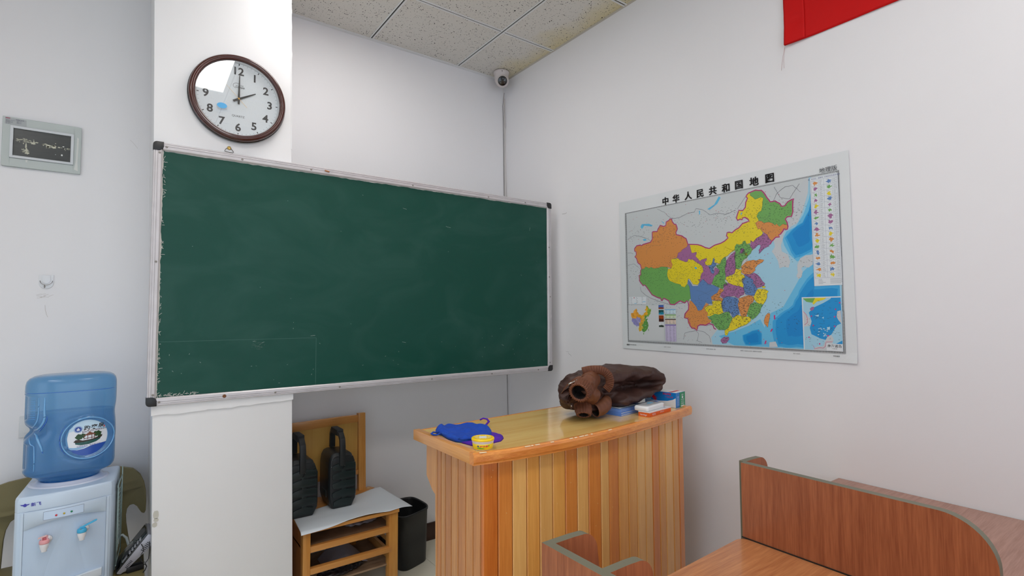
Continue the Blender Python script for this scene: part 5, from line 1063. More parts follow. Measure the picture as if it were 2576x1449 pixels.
# ------------------------------------------------------------ cleaning cloths
def cloth_lump(outline, zb, hfun, rings=26, dens_=0.004):
    q = dens(outline, dens_); n = len(q); cx = sum(a for a, b in q)/n; cy = sum(b for a, b in q)/n
    vs = [(cx, cy, zb+hfun(cx, cy, 0))]
    for j in range(1, rings+1):
        r = j/rings
        for a, b in q:
            x = cx+(a-cx)*r; y = cy+(b-cy)*r; vs.append((x, y, zb+max(0.0006, hfun(x, y, r))))
    for a, b in q: vs.append((a+(cx-a)*0.02, b+(cy-b)*0.02, zb+0.0003))
    fs = [(0, 1+k, 1+(k+1) % n) for k in range(n)]
    for j in range(rings):
        for k in range(n): fs.append((1+j*n+k, 1+(j+1)*n+k, 1+(j+1)*n+(k+1) % n, 1+j*n+(k+1) % n))
    base = 1+rings*n
    fs.append(tuple(base+k for k in range(n)))
    mb = MB(); mb.add(vs, fs, 0, True); return mb
purple = mat('towel_purple', (82, 30, 168), 0.95, var=0.12, nscale=60, bump=0.6, bscale=900)
blue = mat('towel_blue', (18, 70, 176), 0.95, var=0.12, nscale=50, bump=0.6, bscale=900)
po = [(0.846, 1.430), (0.853, 1.385), (0.885, 1.375), (0.925, 1.372), (0.958, 1.377), (0.986, 1.402), (1.004, 1.432), (1.006, 1.455), (0.985, 1.50), (1.0, 1.56), (0.975, 1.60), (0.91, 1.58), (0.86, 1.50)]
def ph(x, y, r): return 0.011*(1-r**12)+0.003*fn(x*30, y*30)
o = cloth_lump(po, ZT, ph).build('cleaning_cloth', purple); tag(o, 'purple microfibre cloth lying under the blue cloth on the podium', 'cloth'); WLOC[o.name] = Vector(o.location)
MB().tube([(1.012, 1.565, ZT+0.003), (1.030, 1.572, ZT+0.012), (1.043, 1.575, ZT+0.020), (1.045, 1.590, ZT+0.026), (1.036, 1.602, ZT+0.028), (1.024, 1.604, ZT+0.024)], 0.0028, 8, flat=1.6).build('hanging_loop', purple, parent=o)
bo = [(0.843, 1.560), (0.8335, 1.50), (0.836, 1.455), (0.855, 1.418), (0.872, 1.402), (0.905, 1.40), (0.94, 1.412), (0.962, 1.435), (0.982, 1.465), (1.0, 1.495), (1.018, 1.535), (1.02, 1.575), (1.0, 1.605), (0.965, 1.625), (0.935, 1.632), (0.905, 1.645), (0.875, 1.640), (0.85, 1.615), (0.838, 1.585)]
def bh(x, y, r):
    f = 0.5+0.5*math.sin(38*(x*0.5+y*0.8)+6*fn(x*12, y*12)); rim = 1-r**10
    return 0.0085+rim*(0.007+0.011*f*(0.6+fn(x*16, y*16))+0.009*fn(x*34, y*34, 2)+0.003*(r > 0.8))
bc_ = cloth_lump(bo, ZT, bh).build('cleaning_cloth', blue); tag(bc_, 'crumpled blue microfibre cloth on the left end of the podium', 'cloth'); WLOC[bc_.name] = Vector(bc_.location)
MB().tube([(0.838, 1.573, ZT+0.010), (0.822, 1.578, ZT+0.012), (0.812, 1.570, ZT+0.010), (0.812, 1.556, ZT+0.009), (0.820, 1.548, ZT+0.009), (0.838, 1.553, ZT+0.011)], 0.0026, 8, flat=1.5).build('hanging_loop', blue, parent=bc_)
# rolled edge with an open fold at the front
MB().tube([(0.846, 1.450, ZT+0.010), (0.852, 1.428, ZT+0.014), (0.862, 1.414, ZT+0.018), (0.876, 1.406, ZT+0.016), (0.872, 1.398, ZT+0.010)], 0.0050, 10).build('rolled_edge', blue, parent=bc_)
mb = MB(); st_m = mat('towel_stitch', (40, 104, 206), 0.8)
for k in range(22):
    t = k/21; x = 0.836+0.004*t; y = 1.545-0.10*t; mb.tube([(x-0.001, y, ZT+0.012), (x+0.004, y-0.001, ZT+0.016)], 0.0006, 4)
mb.build('edge_stitching', st_m, parent=bc_); tag(LAST[0], kind='stuff')

# ------------------------------------------------------------ blue folders
fb = mat('folder_blue', (92, 138, 220), 0.25, coat=0.3); fb2 = mat('folder_light_blue', (120, 160, 226), 0.25, coat=0.3); pg = mat('paper_sheets', (214, 222, 230), 0.6)
def folder(corner, ang, L, W, z, th_, m, label, grp='blue folders stacked on the podium'):
    c = Vector((corner[0], corner[1], 0)); Mr = Matrix.Rotation(ang, 4, 'Z')
    T = lambda x, y, zz: tuple((Mr @ Vector((x, y, 0)))+c+Vector((0, 0, zz)))
    t = thing('folder', (c.x, c.y, z), label, 'folder', grp)
    def bxx(x0, x1, y0, y1, a, b): 
        mb = MB(); mb.prism([(x0, y0), (x1, y0), (x1, y1), (x0, y1)], a, b, lambda u, v, h: T(u, v, h)); return mb
    bxx(0, L, 0, W, z, z+0.0012).build('cover', m, parent=t); bxx(0, L, 0, W, z+th_-0.0012, z+th_).build('cover', m, parent=t)
    bxx(0.003, L-0.003, 0.003, W-0.002, z+0.0012, z+th_-0.0012).build('pages', pg, parent=t) 
    bxx(0, 0.003, 0, W, z+0.0012, z+th_-0.0012).build('spine', m, parent=t)
    return t
a8 = R_(8)
folder((1.561, 1.420), a8, 0.285, 0.215, ZT+0.0002, 0.0072, fb, 'blue folder at the bottom of the stack on the podium')
folder((1.562, 1.4215), a8+0.004, 0.283, 0.213, ZT+0.0076, 0.0072, fb, 'blue folder second from the bottom of the podium stack')
folder((1.566, 1.4265), a8+0.05, 0.15, 0.20, ZT+0.0150, 0.0048, fb2, 'small light blue folder resting on the left of the stack')
folder((1.570, 1.4305), a8+0.03, 0.148, 0.195, ZT+0.0199, 0.0044, fb2, 'topmost small light blue folder under the jacket')
folder((1.725, 1.462), a8-0.02, 0.195, 0.20, ZT+0.0150, 0.0060, fb, 'blue folder on the right of the stack beside the mask box')
def flat_sheet(pts, z, wob, m, name, label, cat, th_=0.0006):
    q = dens(pts, 0.02); n = len(q); cx = sum(a for a, b in q)/n; cy = sum(b for a, b in q)/n; vs = []; R = 6
    for s in (0, th_):
        vs.append((cx, cy, z+wob(cx, cy)+s))
        for j in range(1, R+1):
            for a, b in q: x = cx+(a-cx)*j/R; y = cy+(b-cy)*j/R; vs.append((x, y, z+wob(x, y)+s))
    N1 = 1+R*n; fs = []
    for o, fl in ((0, 1), (N1, 0)):
        for k in range(n): f = (o, o+1+k, o+1+(k+1) % n); fs.append(f[::-1] if fl else f)
        for j in range(R-1):
            for k in range(n): f = (o+1+j*n+k, o+1+(j+1)*n+k, o+1+(j+1)*n+(k+1) % n, o+1+j*n+(k+1) % n); fs.append(f[::-1] if fl else f)
    for k in range(n): a = 1+(R-1)*n; fs.append((a+k, a+(k+1) % n, N1+a+(k+1) % n, N1+a+k))
    mb = MB(); mb.add(vs, fs, 0, True); o = mb.build(name, m); WLOC[o.name] = Vector(o.location); return tag(o, label, cat)
pk = mat('plastic_sleeve', (206, 214, 226), 0.12, coat=0.6, var=0.04, nscale=20)
flat_sheet([(1.735, 1.470), (1.905, 1.492), (1.885, 1.668), (1.70, 1.640)], ZT+0.0216, lambda x, y: 0.002+0.002*fn(x*16, y*16), pk, 'document_sleeve', 'clear sleeve of white papers on the folders right of the jacket', 'sleeve', 0.0012)
flat_sheet([(1.578, 1.441), (1.70, 1.462), (1.675, 1.60), (1.57, 1.58)], ZT+0.0247, lambda x, y: 0.0008+0.0006*fn(x*20, y*20), pg, 'paper', 'white sheet of paper on top of the small light blue folders', 'paper')

# ------------------------------------------------------------ cartons by the right end of the podium
def carton(name, label, cat, corner, ang, L, W, z, h, mats):
    c = Vector((corner[0], corner[1], 0)); Mr = Matrix.Rotation(ang, 4, 'Z')
    T = lambda x, y, zz: tuple((Mr @ Vector((x, y, 0)))+c+Vector((0, 0, zz)))
    t = thing(name, tuple((Mr @ Vector((L/2, W/2, 0)))+c+Vector((0, 0, z))), label, cat)
    mb = MB(); vs = [T(0, 0, z), T(L, 0, z), T(L, W, z), T(0, W, z), T(0, 0, z+h), T(L, 0, z+h), T(L, W, z+h), T(0, W, z+h)]
    mb.add(vs, [(0, 1, 5, 4)], mats[0]); mb.add(vs, [(1, 2, 6, 5)], mats[1]); mb.add(vs, [(2, 3, 7, 6)], mats[0]); mb.add(vs, [(3, 0, 4, 7)], mats[2]); mb.add(vs, [(4, 5, 6, 7)], mats[3]); mb.add(vs, [(3, 2, 1, 0)], mats[3])
    return t, mb, T
cb, cg, cwh, crd, cor = mat('carton_blue', (20, 122, 200), 0.3), mat('carton_green', (20, 140, 92), 0.3), mat('carton_white', (228, 230, 232), 0.35), mat('carton_red', (206, 34, 54), 0.4), mat('carton_orange', (222, 96, 34), 0.35)
cpale = mat('carton_pale_blue', (120, 190, 226), 0.35)
MX = (1.878, 1.398)
t, mb, T = carton('mask_box', 'blue and green carton with a white top at the right end of the podium', 'box', MX, R_(8), 0.078, 0.150, ZT+0.0002, 0.064, (0, 0, 0, 1))
mb.build('box', [cb, cwh], parent=t, bevel=0.0006, seg=1)
# left (long) face faces the viewer: local x = 0 plane, running in local y
fl_ = lambda u, v, h: T(-0.0003-h, 0.150-u, ZT+v)      # u from far left to the near corner
fr_ = lambda u, v, h: T(u, -0.0003-h, ZT+v)            # narrow end face
ft_ = lambda u, v, h: T(u, v, ZT+0.0645+h)
mb = MB(); mb.prism([(0.002, 0.001), (0.149, 0.001), (0.149, 0.042), (0.135, 0.034), (0.11, 0.027), (0.07, 0.024), (0.002, 0.028)], 0, 0.0002, fl_); mb.build('white_wave', cwh, parent=t)
mb = MB(); mb.prism([(0.022, 0.058), (0.036, 0.052), (0.054, 0.036), (0.060, 0.026), (0.048, 0.025), (0.034, 0.038), (0.026, 0.048)], 0.0003, 0.0005, fl_)
for k in range(3): mb.prism([(0.030+k*0.008, 0.054-k*0.005), (0.048+k*0.007, 0.046-k*0.005), (0.047+k*0.007, 0.044-k*0.005), (0.029+k*0.008, 0.052-k*0.005)], 0.0003, 0.0006, fl_)
put_text(mb, '海氏海诺', 0.010, 0.108, 0.056, fl_, 0.0004, bold=0.0002); put_text(mb, '一次性口罩', 0.0075, 0.118, 0.044, fl_, 0.0004)
mb.build('red_leaf', crd, parent=t)
mb = MB()
for (u, v, r) in ((0.016, 0.038, 0.006), (0.024, 0.028, 0.005), (0.044, 0.055, 0.005)): mb.prism(ellipse(u, v, r*1.4, r, 20), 0, 0.0002, fl_)
mb.build('pale_dots', cpale, parent=t)
MB().prism([(0.032, 0.0005), (0.0778, 0.0005), (0.0778, 0.0635), (0.032, 0.0635)], 0, 0.0004, fr_).build('green_end', cg, parent=t)
mb = MB(); mb.prism([(0.040, 0.002), (0.070, 0.002), (0.070, 0.008), (0.040, 0.008)], 0.0005, 0.0008, fr_)
put_text(mb, '医用', 0.008, 0.055, 0.052, fr_, 0.0006); mb.prism(ellipse(0.055, 0.042, 0.006, 0.005, 16), 0.0005, 0.0008, fr_); put_text(mb, '外科口罩', 0.0065, 0.055, 0.032, fr_, 0.0006); put_text(mb, '独立包装', 0.0055, 0.055, 0.024, fr_, 0.0006)
for k in range(3): mb.ribbon([(0.042, 0.018-0.003*k), (0.068, 0.018-0.003*k)], 0.0009, fr_, 0.0006)
put_text(mb, '口罩', 0.007, 0.016, 0.045, fr_, 0.0006)
for k in range(8): mb.ribbon([(0.006, 0.038-0.004*k), (0.026, 0.038-0.004*k)], 0.0006, fr_, 0.0006)
mb.build('white_print', cwh, parent=t)
mb = MB(); mb.prism([(0.004, 0.022), (0.074, 0.022), (0.074, 0.037), (0.004, 0.037)], 0, 0.0003, ft_); mb.prism([(0.004, 0.112), (0.074, 0.112), (0.074, 0.127), (0.004, 0.127)], 0, 0.0003, ft_)
mb.build('red_stripe', crd, parent=t)
# small orange carton and the white packet lying on it
t, mb, T2 = carton('medicine_box', 'small flat orange and white carton at the podium rim under a white packet', 'box', (1.635, 1.342), R_(9.5), 0.175, 0.048, ZT+0.0002, 0.019, (0, 0, 0, 1))
mb.build('box', [cor, cwh], parent=t, bevel=0.0006, seg=1)
f0 = lambda u, v, h: T2(u, -0.0003-h, ZT+v); f1 = lambda u, v, h: T2(-0.0003-h, 0.048-u, ZT+v)
mb = MB(); put_text(mb, '创口贴', 0.0085, 0.036, 0.008, f0, 0.0003); put_text(mb, '透气防水型', 0.006, 0.10, 0.009, f0, 0.0003); mb.prism([(0, 0.0155), (0.175, 0.0155), (0.175, 0.0192), (0, 0.0192)], 0, 0.0002, f0); mb.prism([(0, 0.0165), (0.048, 0.0165), (0.048, 0.0192), (0, 0.0192)], 0, 0.0002, f1); put_text(mb, 'bandage', 0.009, 0.024, 0.007, f1, 0.0003)
mb.build('white_print', cwh, parent=t)
t = thing('wipes_packet', (1.70, 1.375, ZT+0.0195), 'small white soft packet lying on the orange carton', 'packet')
c = Vector((1.636, 1.350, ZT+0.0193)); Mr = Matrix.Rotation(R_(11), 4, 'Z')
rr_ = rrect(0, 0.145, 0, 0.062, 0.010, 5)
def TT(u, v, h):
    p = Mr @ Vector((u, v, 0)); return (c.x+p.x, c.y+p.y, c.z+h)
mb = MB(); lv = [(0.96, 0.0), (1.0, 0.004), (1.0, 0.013), (0.96, 0.0175), (0.86, 0.0195)]; vs = []
for (s_, h) in lv:
    for (u, v) in rr_: vs.append(TT(0.0725+(u-0.0725)*s_, 0.031+(v-0.031)*s_, h+0.0008*fn(u*60, v*60, h*90)))
n = len(rr_); fs = [(k*n+j, k*n+(j+1) % n, (k+1)*n+(j+1) % n, (k+1)*n+j) for k in range(len(lv)-1) for j in range(n)]+[tuple(range(n))[::-1], tuple((len(lv)-1)*n+j for j in range(n))]
mb.add(vs, fs, 0, True); mb.build('packet', mat('packet_white', (230, 232, 234), 0.22, coat=0.5), parent=t)
mb = MB(); TP = lambda u, v, h: TT(u, v, 0.0200+h)
mb.prism(blob(0.090, 0.038, 0.022, 0.010, 4, 24, 0.3), 0, 0.0002, TP); mb.build('pale_blue_patch', cpale, parent=t)
mb = MB()
for k in range(5): mb.ribbon([(0.018, 0.012+0.008*k), (0.018+0.04+0.01*(k % 2), 0.012+0.008*k)], 0.0022, TP, 0.0003)
mb.build('grey_print', mat('print_grey', (160, 168, 178), 0.5), parent=t)
mb = MB(); mb.prism(ellipse(0.135, 0.0105, 0.0015, 0.0025, 10), 0, 0.0002, lambda u, v, h: TT(u, -0.0002-h, v)); mb.ribbon([(0.135, 0.004), (0.135, 0.008)], 0.002, lambda u, v, h: TT(u, -0.0004-h, v), 0); mb.build('red_figure', crd, parent=t)

# ------------------------------------------------------------ folded jacket
def remeshed(fill, voxel, smooth=6, factor=0.6):
    mb = MB(); fill(mb); me = bpy.data.meshes.new('tmp'); me.from_pydata([tuple(v) for v in mb.v], [], mb.f); ob = bpy.data.objects.new('tmp', me); COL.objects.link(ob)
    r = ob.modifiers.new('r', 'REMESH'); r.mode = 'VOXEL'; r.voxel_size = voxel
    s_ = ob.modifiers.new('s', 'SMOOTH'); s_.iterations = smooth; s_.factor = factor
    dg = bpy.context.evaluated_depsgraph_get(); m2 = bpy.data.meshes.new_from_object(ob.evaluated_get(dg))
    nv = len(m2.vertices); V = np.zeros(nv*3); m2.vertices.foreach_get('co', V); F = [tuple(p.vertices) for p in m2.polygons]
    Nn = np.array([v.normal for v in m2.vertices]); bpy.data.objects.remove(ob); bpy.data.meshes.remove(me); bpy.data.meshes.remove(m2)
    return V.reshape(-1, 3), Nn, F
jm = mat('jacket_brown', (62, 37, 31), 0.55, var=0.06, nscale=20, bump=0.12, bscale=500)
jm2 = mat('jacket_lining_brown', (104, 60, 36), 0.5, var=0.06, nscale=20, bump=0.12, bscale=500)
jr = mat('jacket_rib_brown', (106, 60, 36), 0.6, var=0.08, nscale=60, bump=0.3, bscale=700)
jd = mat('jacket_inside_shade', (22, 12, 10), 0.9)  # near-black colour paints the shade inside the cuff openings
jk = thing('folded_jacket', (1.62, 1.53, ZT), 'dark brown jacket with ribbed cuffs, folded and heaped on the podium', 'jacket')
def chain(mb, pts):
    for (p, q) in zip(pts[:-1], pts[1:]):
        n = 7
        for k in range(n+1):
            t = k/n; c = [p[i]*(1-t)+q[i]*t for i in range(3)]; r = [p[3+i]*(1-t)+q[3+i]*t for i in range(3)]
            mb.sphere(c, tuple(r), 16)
def fill(mb):
    # upper layer sweeping to the right, then folding under
    chain(mb, [(1.450, 1.545, 1.118, .050, .085, .036), (1.560, 1.545, 1.138, .060, .095, .038), (1.660, 1.545, 1.146, .060, .100, .037), (1.760, 1.54, 1.140, .055, .100, .033), (1.830, 1.535, 1.135, .042, .090, .034), (1.862, 1.53, 1.124, .030, .085, .032)])
    chain(mb, [(1.868, 1.53, 1.120, .026, .085, .028), (1.866, 1.53, 1.098, .026, .085, .030), (1.838, 1.53, 1.074, .036, .088, .028), (1.770, 1.52, 1.062, .045, .090, .027), (1.690, 1.515, 1.055, .050, .092, .031), (1.610, 1.51, 1.046, .045, .09, .030)])
    chain(mb, [(1.600, 1.57, 1.095, .06, .08, .05), (1.80, 1.57, 1.10, .06, .07, .03)])
    chain(mb, [(1.600, 1.56, 1.075, .06, .08, .05), (1.52, 1.56, 1.06, .07, .08, .055), (1.44, 1.55, 1.05, .05, .07, .045)])
    # heap on the left
    chain(mb, [(1.470, 1.520, 1.100, .060, .080, .060), (1.400, 1.510, 1.105, .048, .070, .050), (1.360, 1.500, 1.095, .032, .055, .034)])
    chain(mb, [(1.345, 1.490, 1.098, .020, .035, .026), (1.318, 1.480, 1.078, .012, .022, .016)])
    chain(mb, [(1.475, 1.490, 1.045, .050, .060, .036), (1.410, 1.500, 1.040, .030, .050, .028)])
V, Nn, F = remeshed(fill, 0.0045, 5)
out = []
for v, nrm in zip(V, Nn):
    x, y, z = v; u = (x-1.3)*1.0
    w_ = noise.noise(Vector((x*9-z*20, y*7, z*26+x*10))); w2 = noise.noise(Vector((x*22+z*18, y*16, z*46)))
    fold = 1-abs(w_)*2.2; fold2 = 1-abs(w2)*2.2
    d = (0.0095*(fold-0.5)+0.0025*(fold2-0.5))*(1.15 if x < 1.55 else 0.8)
    # the deep crease between the two layers
    zc = 1.088+0.030*(x-1.55)
    if 1.56 < x < 1.89 and y < 1.52:
        d -= 0.014*math.exp(-((z-zc)/0.006)**2)*min(1, (x-1.56)/0.05)*min(1, max(0, (1.87-x)/0.04))
    out.append((x+nrm[0]*d, y+nrm[1]*d, max(z+nrm[2]*d, ZT+(0.028 if (x > 1.528 and 1.412 < y) else 0.001))))
mb = MB(); mb.add(out, F, 0, True); mb.build('body', jm, parent=jk)
def sleeve(name, pts, ribs, m, depth, amp=0.0018, n=72, par=jk, squash=1.0, mouth=0.75):
    """pts: (centre, radius) along the axis from the opening inwards; ribs run along the axis"""
    mb = MB(); P = [Vector(p[0]) for p in pts]; rad = [p[1] for p in pts]; vs = []; rows = []
    sub = 6; C = []; Rr = []
    for i in range(len(P)-1):
        for k in range(sub): t = k/sub; C.append(P[i].lerp(P[i+1], t)); Rr.append(rad[i]*(1-t)+rad[i+1]*t)
    C.append(P[-1]); Rr.append(rad[-1])
    ax0 = (C[1]-C[0]).normalized()
    def ring(c, ax, r, amp_, ph=0):
        a = Vector((0, 0, 1)).cross(ax).normalized(); b = ax.cross(a)
        return [c+(a*math.cos(2*PI*k/n)*squash+b*math.sin(2*PI*k/n))*(r*(1+0.05*math.sin(2*2*PI*k/n+ph))+amp_*math.cos(ribs*2*PI*k/n)) for k in range(n)]
    # inner wall first, from deep inside to the mouth, then back over the outside
    for t in (1.0, 0.62, 0.25, 0.06):
        rows.append(ring(C[0]+ax0*depth*t, ax0, Rr[0]*mouth, amp*0.6))
    rows.append(ring(C[0]-ax0*0.001, ax0, Rr[0]*(mouth+1)/2, amp)); 
    for i, c in enumerate(C):
        ax = (C[min(i+1, len(C)-1)]-C[max(i-1, 0)]).normalized(); t = i/(len(C)-1)
        wob = amp*(1 if t < 0.75 else max(0.3, 1-(t-0.75)*3)); rows.append(ring(c, ax, Rr[i]*(1+0.03*math.sin(i*1.7)), wob))
    for r in rows: vs += r
    fs = [(j*n+k, j*n+(k+1) % n, (j+1)*n+(k+1) % n, (j+1)*n+k) for j in range(len(rows)-1) for k in range(n)]
    mb.add(vs, fs[3*n:], 0, True); mb.add(vs, fs[:3*n], 1, True); mb.add(rows[0], [tuple(range(n))], 1, False)
    return mb.build(name, [m, jd], parent=par)
sleeve('ribbed_cuff', [((1.316, 1.398, 1.112), 0.0345), ((1.337, 1.412, 1.118), 0.040), ((1.356, 1.424, 1.122), 0.041)], 26, jr, 0.05, 0.0034)
# sleeve fabric gathered behind the cuff
def fill2(mb): chain(mb, [(1.376, 1.434, 1.124, .020, .034, .038), (1.395, 1.438, 1.128, .030, .036, .043), (1.425, 1.456, 1.136, .034, .036, .044), (1.455, 1.470, 1.140, .03, .036, .04)]); chain(mb, [(1.385, 1.438, 1.098, .022, .030, .030), (1.43, 1.448, 1.085, .035, .035, .034)])
V, Nn, F = remeshed(fill2, 0.0035, 3); out = []
for v, nrm in zip(V, Nn):
    x, y, z = v; a = math.atan2(z-1.125, y-1.45); d = 0.0030*math.sin(a*9+fn(x*30)*4)*math.exp(-((x-1.36)/0.045)**2)+0.004*fn(x*26-z*10, y*20, z*30); out.append(tuple(v+nrm*d))
mb = MB(); mb.add(out, F, 0, True); mb.build('sleeve', jm2, parent=jk)
# ribbed hem band running over the heap
bandp = [(1.405, 1.470, 1.176), (1.432, 1.456, 1.182), (1.462, 1.443, 1.182), (1.487, 1.434, 1.174), (1.503, 1.428, 1.158), (1.508, 1.425, 1.138), (1.503, 1.425, 1.118), (1.490, 1.430, 1.103)]
C = []
for i in range(len(bandp)-1):
    for k in range(12): t = k/12; C.append(Vector(bandp[i]).lerp(Vector(bandp[i+1]), t))
C.append(Vector(bandp[-1]))
for _ in range(14): C = [C[0]]+[(C[i-1]+C[i]*2+C[i+1])/4 for i in range(1, len(C)-1)]+[C[-1]]
mb = MB(); vs = []; ns = 14; viewdir = Vector((-0.55, -0.82, 0.1)).normalized()
for i, p in enumerate(C):
    t = (C[min(i+1, len(C)-1)]-C[max(i-1, 0)]).normalized(); s_ = t.cross(viewdir).normalized(); wd = 0.0165; am = 0.0036*math.cos(i*1.57)
    for k in range(ns): a = 2*PI*k/ns; vs.append(p+s_*math.cos(a)*wd+viewdir*math.sin(a)*(0.008+am))
fs = [(i*ns+k, i*ns+(k+1) % ns, (i+1)*ns+(k+1) % ns, (i+1)*ns+k) for i in range(len(C)-1) for k in range(ns)]+[tuple(range(ns)), tuple((len(C)-1)*ns+k for k in range(ns))]
mb.add(vs, fs, 0, True); mb.build('ribbed_hem', jr, parent=jk)
# small cuffs hanging at the left, a lighter facing lower down
sleeve('ribbed_cuff', [((1.372, 1.432, 1.020), 0.0185), ((1.380, 1.442, 1.034), 0.022), ((1.392, 1.458, 1.048), 0.024)], 16, jr, 0.02, 0.0022, squash=1.35)
sleeve('ribbed_cuff', [((1.310, 1.458, 1.072), 0.012), ((1.322, 1.466, 1.084), 0.015), ((1.338, 1.476, 1.096), 0.018)], 12, jm, 0.015, 0.0010, squash=0.9)
sleeve('facing', [((1.434, 1.436, 1.0290), 0.0245), ((1.470, 1.440, 1.034), 0.0275), ((1.505, 1.450, 1.045), 0.028), ((1.53, 1.465, 1.055), 0.022)], 3, jm2, 0.05, 0.0006, squash=0.9, mouth=0.88)
# flaps at the left with a piece of zip
def flap(name, path, wdt, m, th_=0.0016):
    mb = MB(); vs = []; P = [Vector(p) for p in path]; n = len(P)
    for i, p in enumerate(P):
        w_ = Vector(wdt[i]); vs += [p, p+w_, p+w_+Vector((0, th_, th_)), p+Vector((0, th_, th_))]
    fs = [(i*4+k, i*4+(k+1) % 4, (i+1)*4+(k+1) % 4, (i+1)*4+k) for i in range(n-1) for k in range(4)]+[(0, 1, 2, 3), ((n-1)*4+3, (n-1)*4+2, (n-1)*4+1, (n-1)*4)]
    mb.add(vs, fs, 0, True); return mb.build(name, m, parent=jk, subs=1)
flap('collar_flap', [(1.275, 1.440, 1.112), (1.288, 1.430, 1.132), (1.312, 1.425, 1.148), (1.345, 1.425, 1.158), (1.380, 1.430, 1.166)], [(0.012, 0.03, -0.020), (0.012, 0.035, -0.014), (0.010, 0.04, -0.010), (0.010, 0.045, -0.006), (0.010, 0.045, -0.004)], jm2)
flap('collar_flap', [(1.282, 1.445, 1.085), (1.292, 1.432, 1.098), (1.306, 1.424, 1.108), (1.316, 1.42, 1.116)], [(-0.006, 0.02, 0.010), (-0.002, 0.02, 0.016), (0.006, 0.03, 0.014), (0.01, 0.03, 0.012)], jm)
flap('hanging_tab', [(1.315, 1.440, 1.070), (1.312, 1.436, 1.055), (1.305, 1.432, 1.043)], [(0.020, 0.004, 0.0), (0.016, 0.004, 0.0), (0.008, 0.002, 0.002)], jm)
MB().tube([(1.288, 1.422, 1.1425), (1.298, 1.418, 1.1475), (1.310, 1.417, 1.149), (1.322, 1.419, 1.1535), (1.328, 1.421, 1.155)], 0.0026, 8, flat=1.8).build('zip', mat('zip_silver', (196, 190, 182), 0.25, metal=0.85), parent=jk)
mb = MB(); mb.sphere((1.303, 1.424, 1.062), (0.0028, 0.002, 0.0028), 10); mb.build('snap_button', MATS['zip_silver'], parent=jk)

# ------------------------------------------------------------ wooden chair with a lower shelf, behind the pillar
cw_f = wood('chair_pine', (216, 156, 78), (190, 122, 50), 'z', 0.4, coat=0.3); cw_h = wood('chair_pine_h', (212, 150, 78), (188, 120, 54), 'x', 0.4, coat=0.3)
cw_y = wood('chair_pine_y', (206, 150, 84), (180, 118, 60), 'y', 0.45, coat=0.2); cw_b = wood('chair_back_board', (222, 178, 98), (202, 148, 70), 'z', 0.3, coat=0.4, contrast=(0.2, 0.8), scale=0.5)
dusty = mat('dusty_board', (150, 124, 98), 0.8, var=0.22, nscale=14)
ch = thing('wooden_chair', (0.87, 2.68, 0), 'old varnished wooden chair with open shelves under its seat, behind the pillar', 'chair')
cx0, cx1, cy0, cy1 = 0.648, 1.104, 2.492, 2.895
post = lambda x0, x1, y0, y1, z0, z1, m=cw_f, n='leg': MB().box(x0, x1, y0, y1, z0, z1).build(n, m, parent=ch, bevel=0.002)
post(cx0, cx0+0.033, cy0, cy0+0.045, 0, 0.412); post(cx1-0.046, cx1, cy0, cy0+0.045, 0, 0.412)
# rear posts lean back a little and carry the back
for (a, b) in ((cx0-0.004, cx0+0.028), (1.036, 1.076)):
    mb = MB(); mb.prism([(2.855, 0), (2.895, 0), (2.895, 0.43), (2.912, 0.845), (2.880, 0.848), (2.862, 0.43)], a, b, lambda u, v, h: (h, u, v)); mb.build('back_post', cw_f, parent=ch, bevel=0.002)
def backpiece(z0, z1, y0, y1, nm, m, x0=cx0+0.028, x1=1.036, sag=0): 
    MB().box(x0, x1, y0, y1, z0, z1).build(nm, m, parent=ch, bevel=0.002)
mb = MB(); mb.prism([(cx0+0.028, 0.790), (1.036, 0.800), (1.036, 0.838), (0.95, 0.8385), (cx0+0.028, 0.833)], 2.884, 2.906, lambda u, v, h: (u, h, v)); mb.build('top_rail', cw_h, parent=ch, bevel=0.002)
backpiece(0.515, 0.540, 2.872, 2.892, 'lower_rail', cw_h)
MB().box(cx0+0.028, 1.036, 2.893, 2.899, 0.538, 0.802).build('back_board', cw_b, parent=ch)
# seat frame and seat board
MB().box(cx0-0.002, cx1+0.002, 2.480, 2.895, 0.412, 0.428).build('seat', cw_h, parent=ch, bevel=0.003)
MB().box(cx0+0.033, cx1-0.046, cy0+0.004, cy0+0.026, 0.319, 0.346).build('front_rail', cw_h, parent=ch, bevel=0.0015)
MB().box(cx0+0.004, cx1-0.016, cy0+0.026, 2.862, 0.331, 0.339).build('shelf', dusty, parent=ch)
MB().box(cx0+0.033, cx1-0.034, cy0-0.002, cy0+0.024, 0.224, 0.250).build('front_rail', cw_h, parent=ch, bevel=0.0015)
MB().box(cx0+0.004, cx1-0.016, cy0+0.030, 2.862, 0.150, 0.158).build('shelf', dusty, parent=ch)
MB().box(cx0+0.004, cx0+0.012, cy0+0.045, 2.856, 0.16, 0.412).build('side_panel', wood('chair_side', (190, 126, 64), (160, 94, 40), 'z', 0.45, coat=0.2), parent=ch)
for (z0, z1) in ((0.378, 0.412), (0.240, 0.285), (0.158, 0.20)):
    MB().box(cx1-0.022, cx1-0.006, cy0+0.045, 2.856, z0, z1).build('side_rail', cw_y, parent=ch, bevel=0.001)
MB().box(cx1-0.020, cx1-0.004, cy0+0.045, 2.856, 0.339, 0.412).build('side_panel', cw_y, parent=ch)
MB().box(cx1-0.030, cx1-0.024, cy0+0.080, cy0+0.100, 0.275, 0.312).build('metal_plate', mat('plate_grey', (176, 180, 184), 0.3), parent=ch)
MB().box(0.98, 1.012, 2.83, 2.862, 0.0, 0.412).build('rear_leg', cw_f, parent=ch, bevel=0.0015)
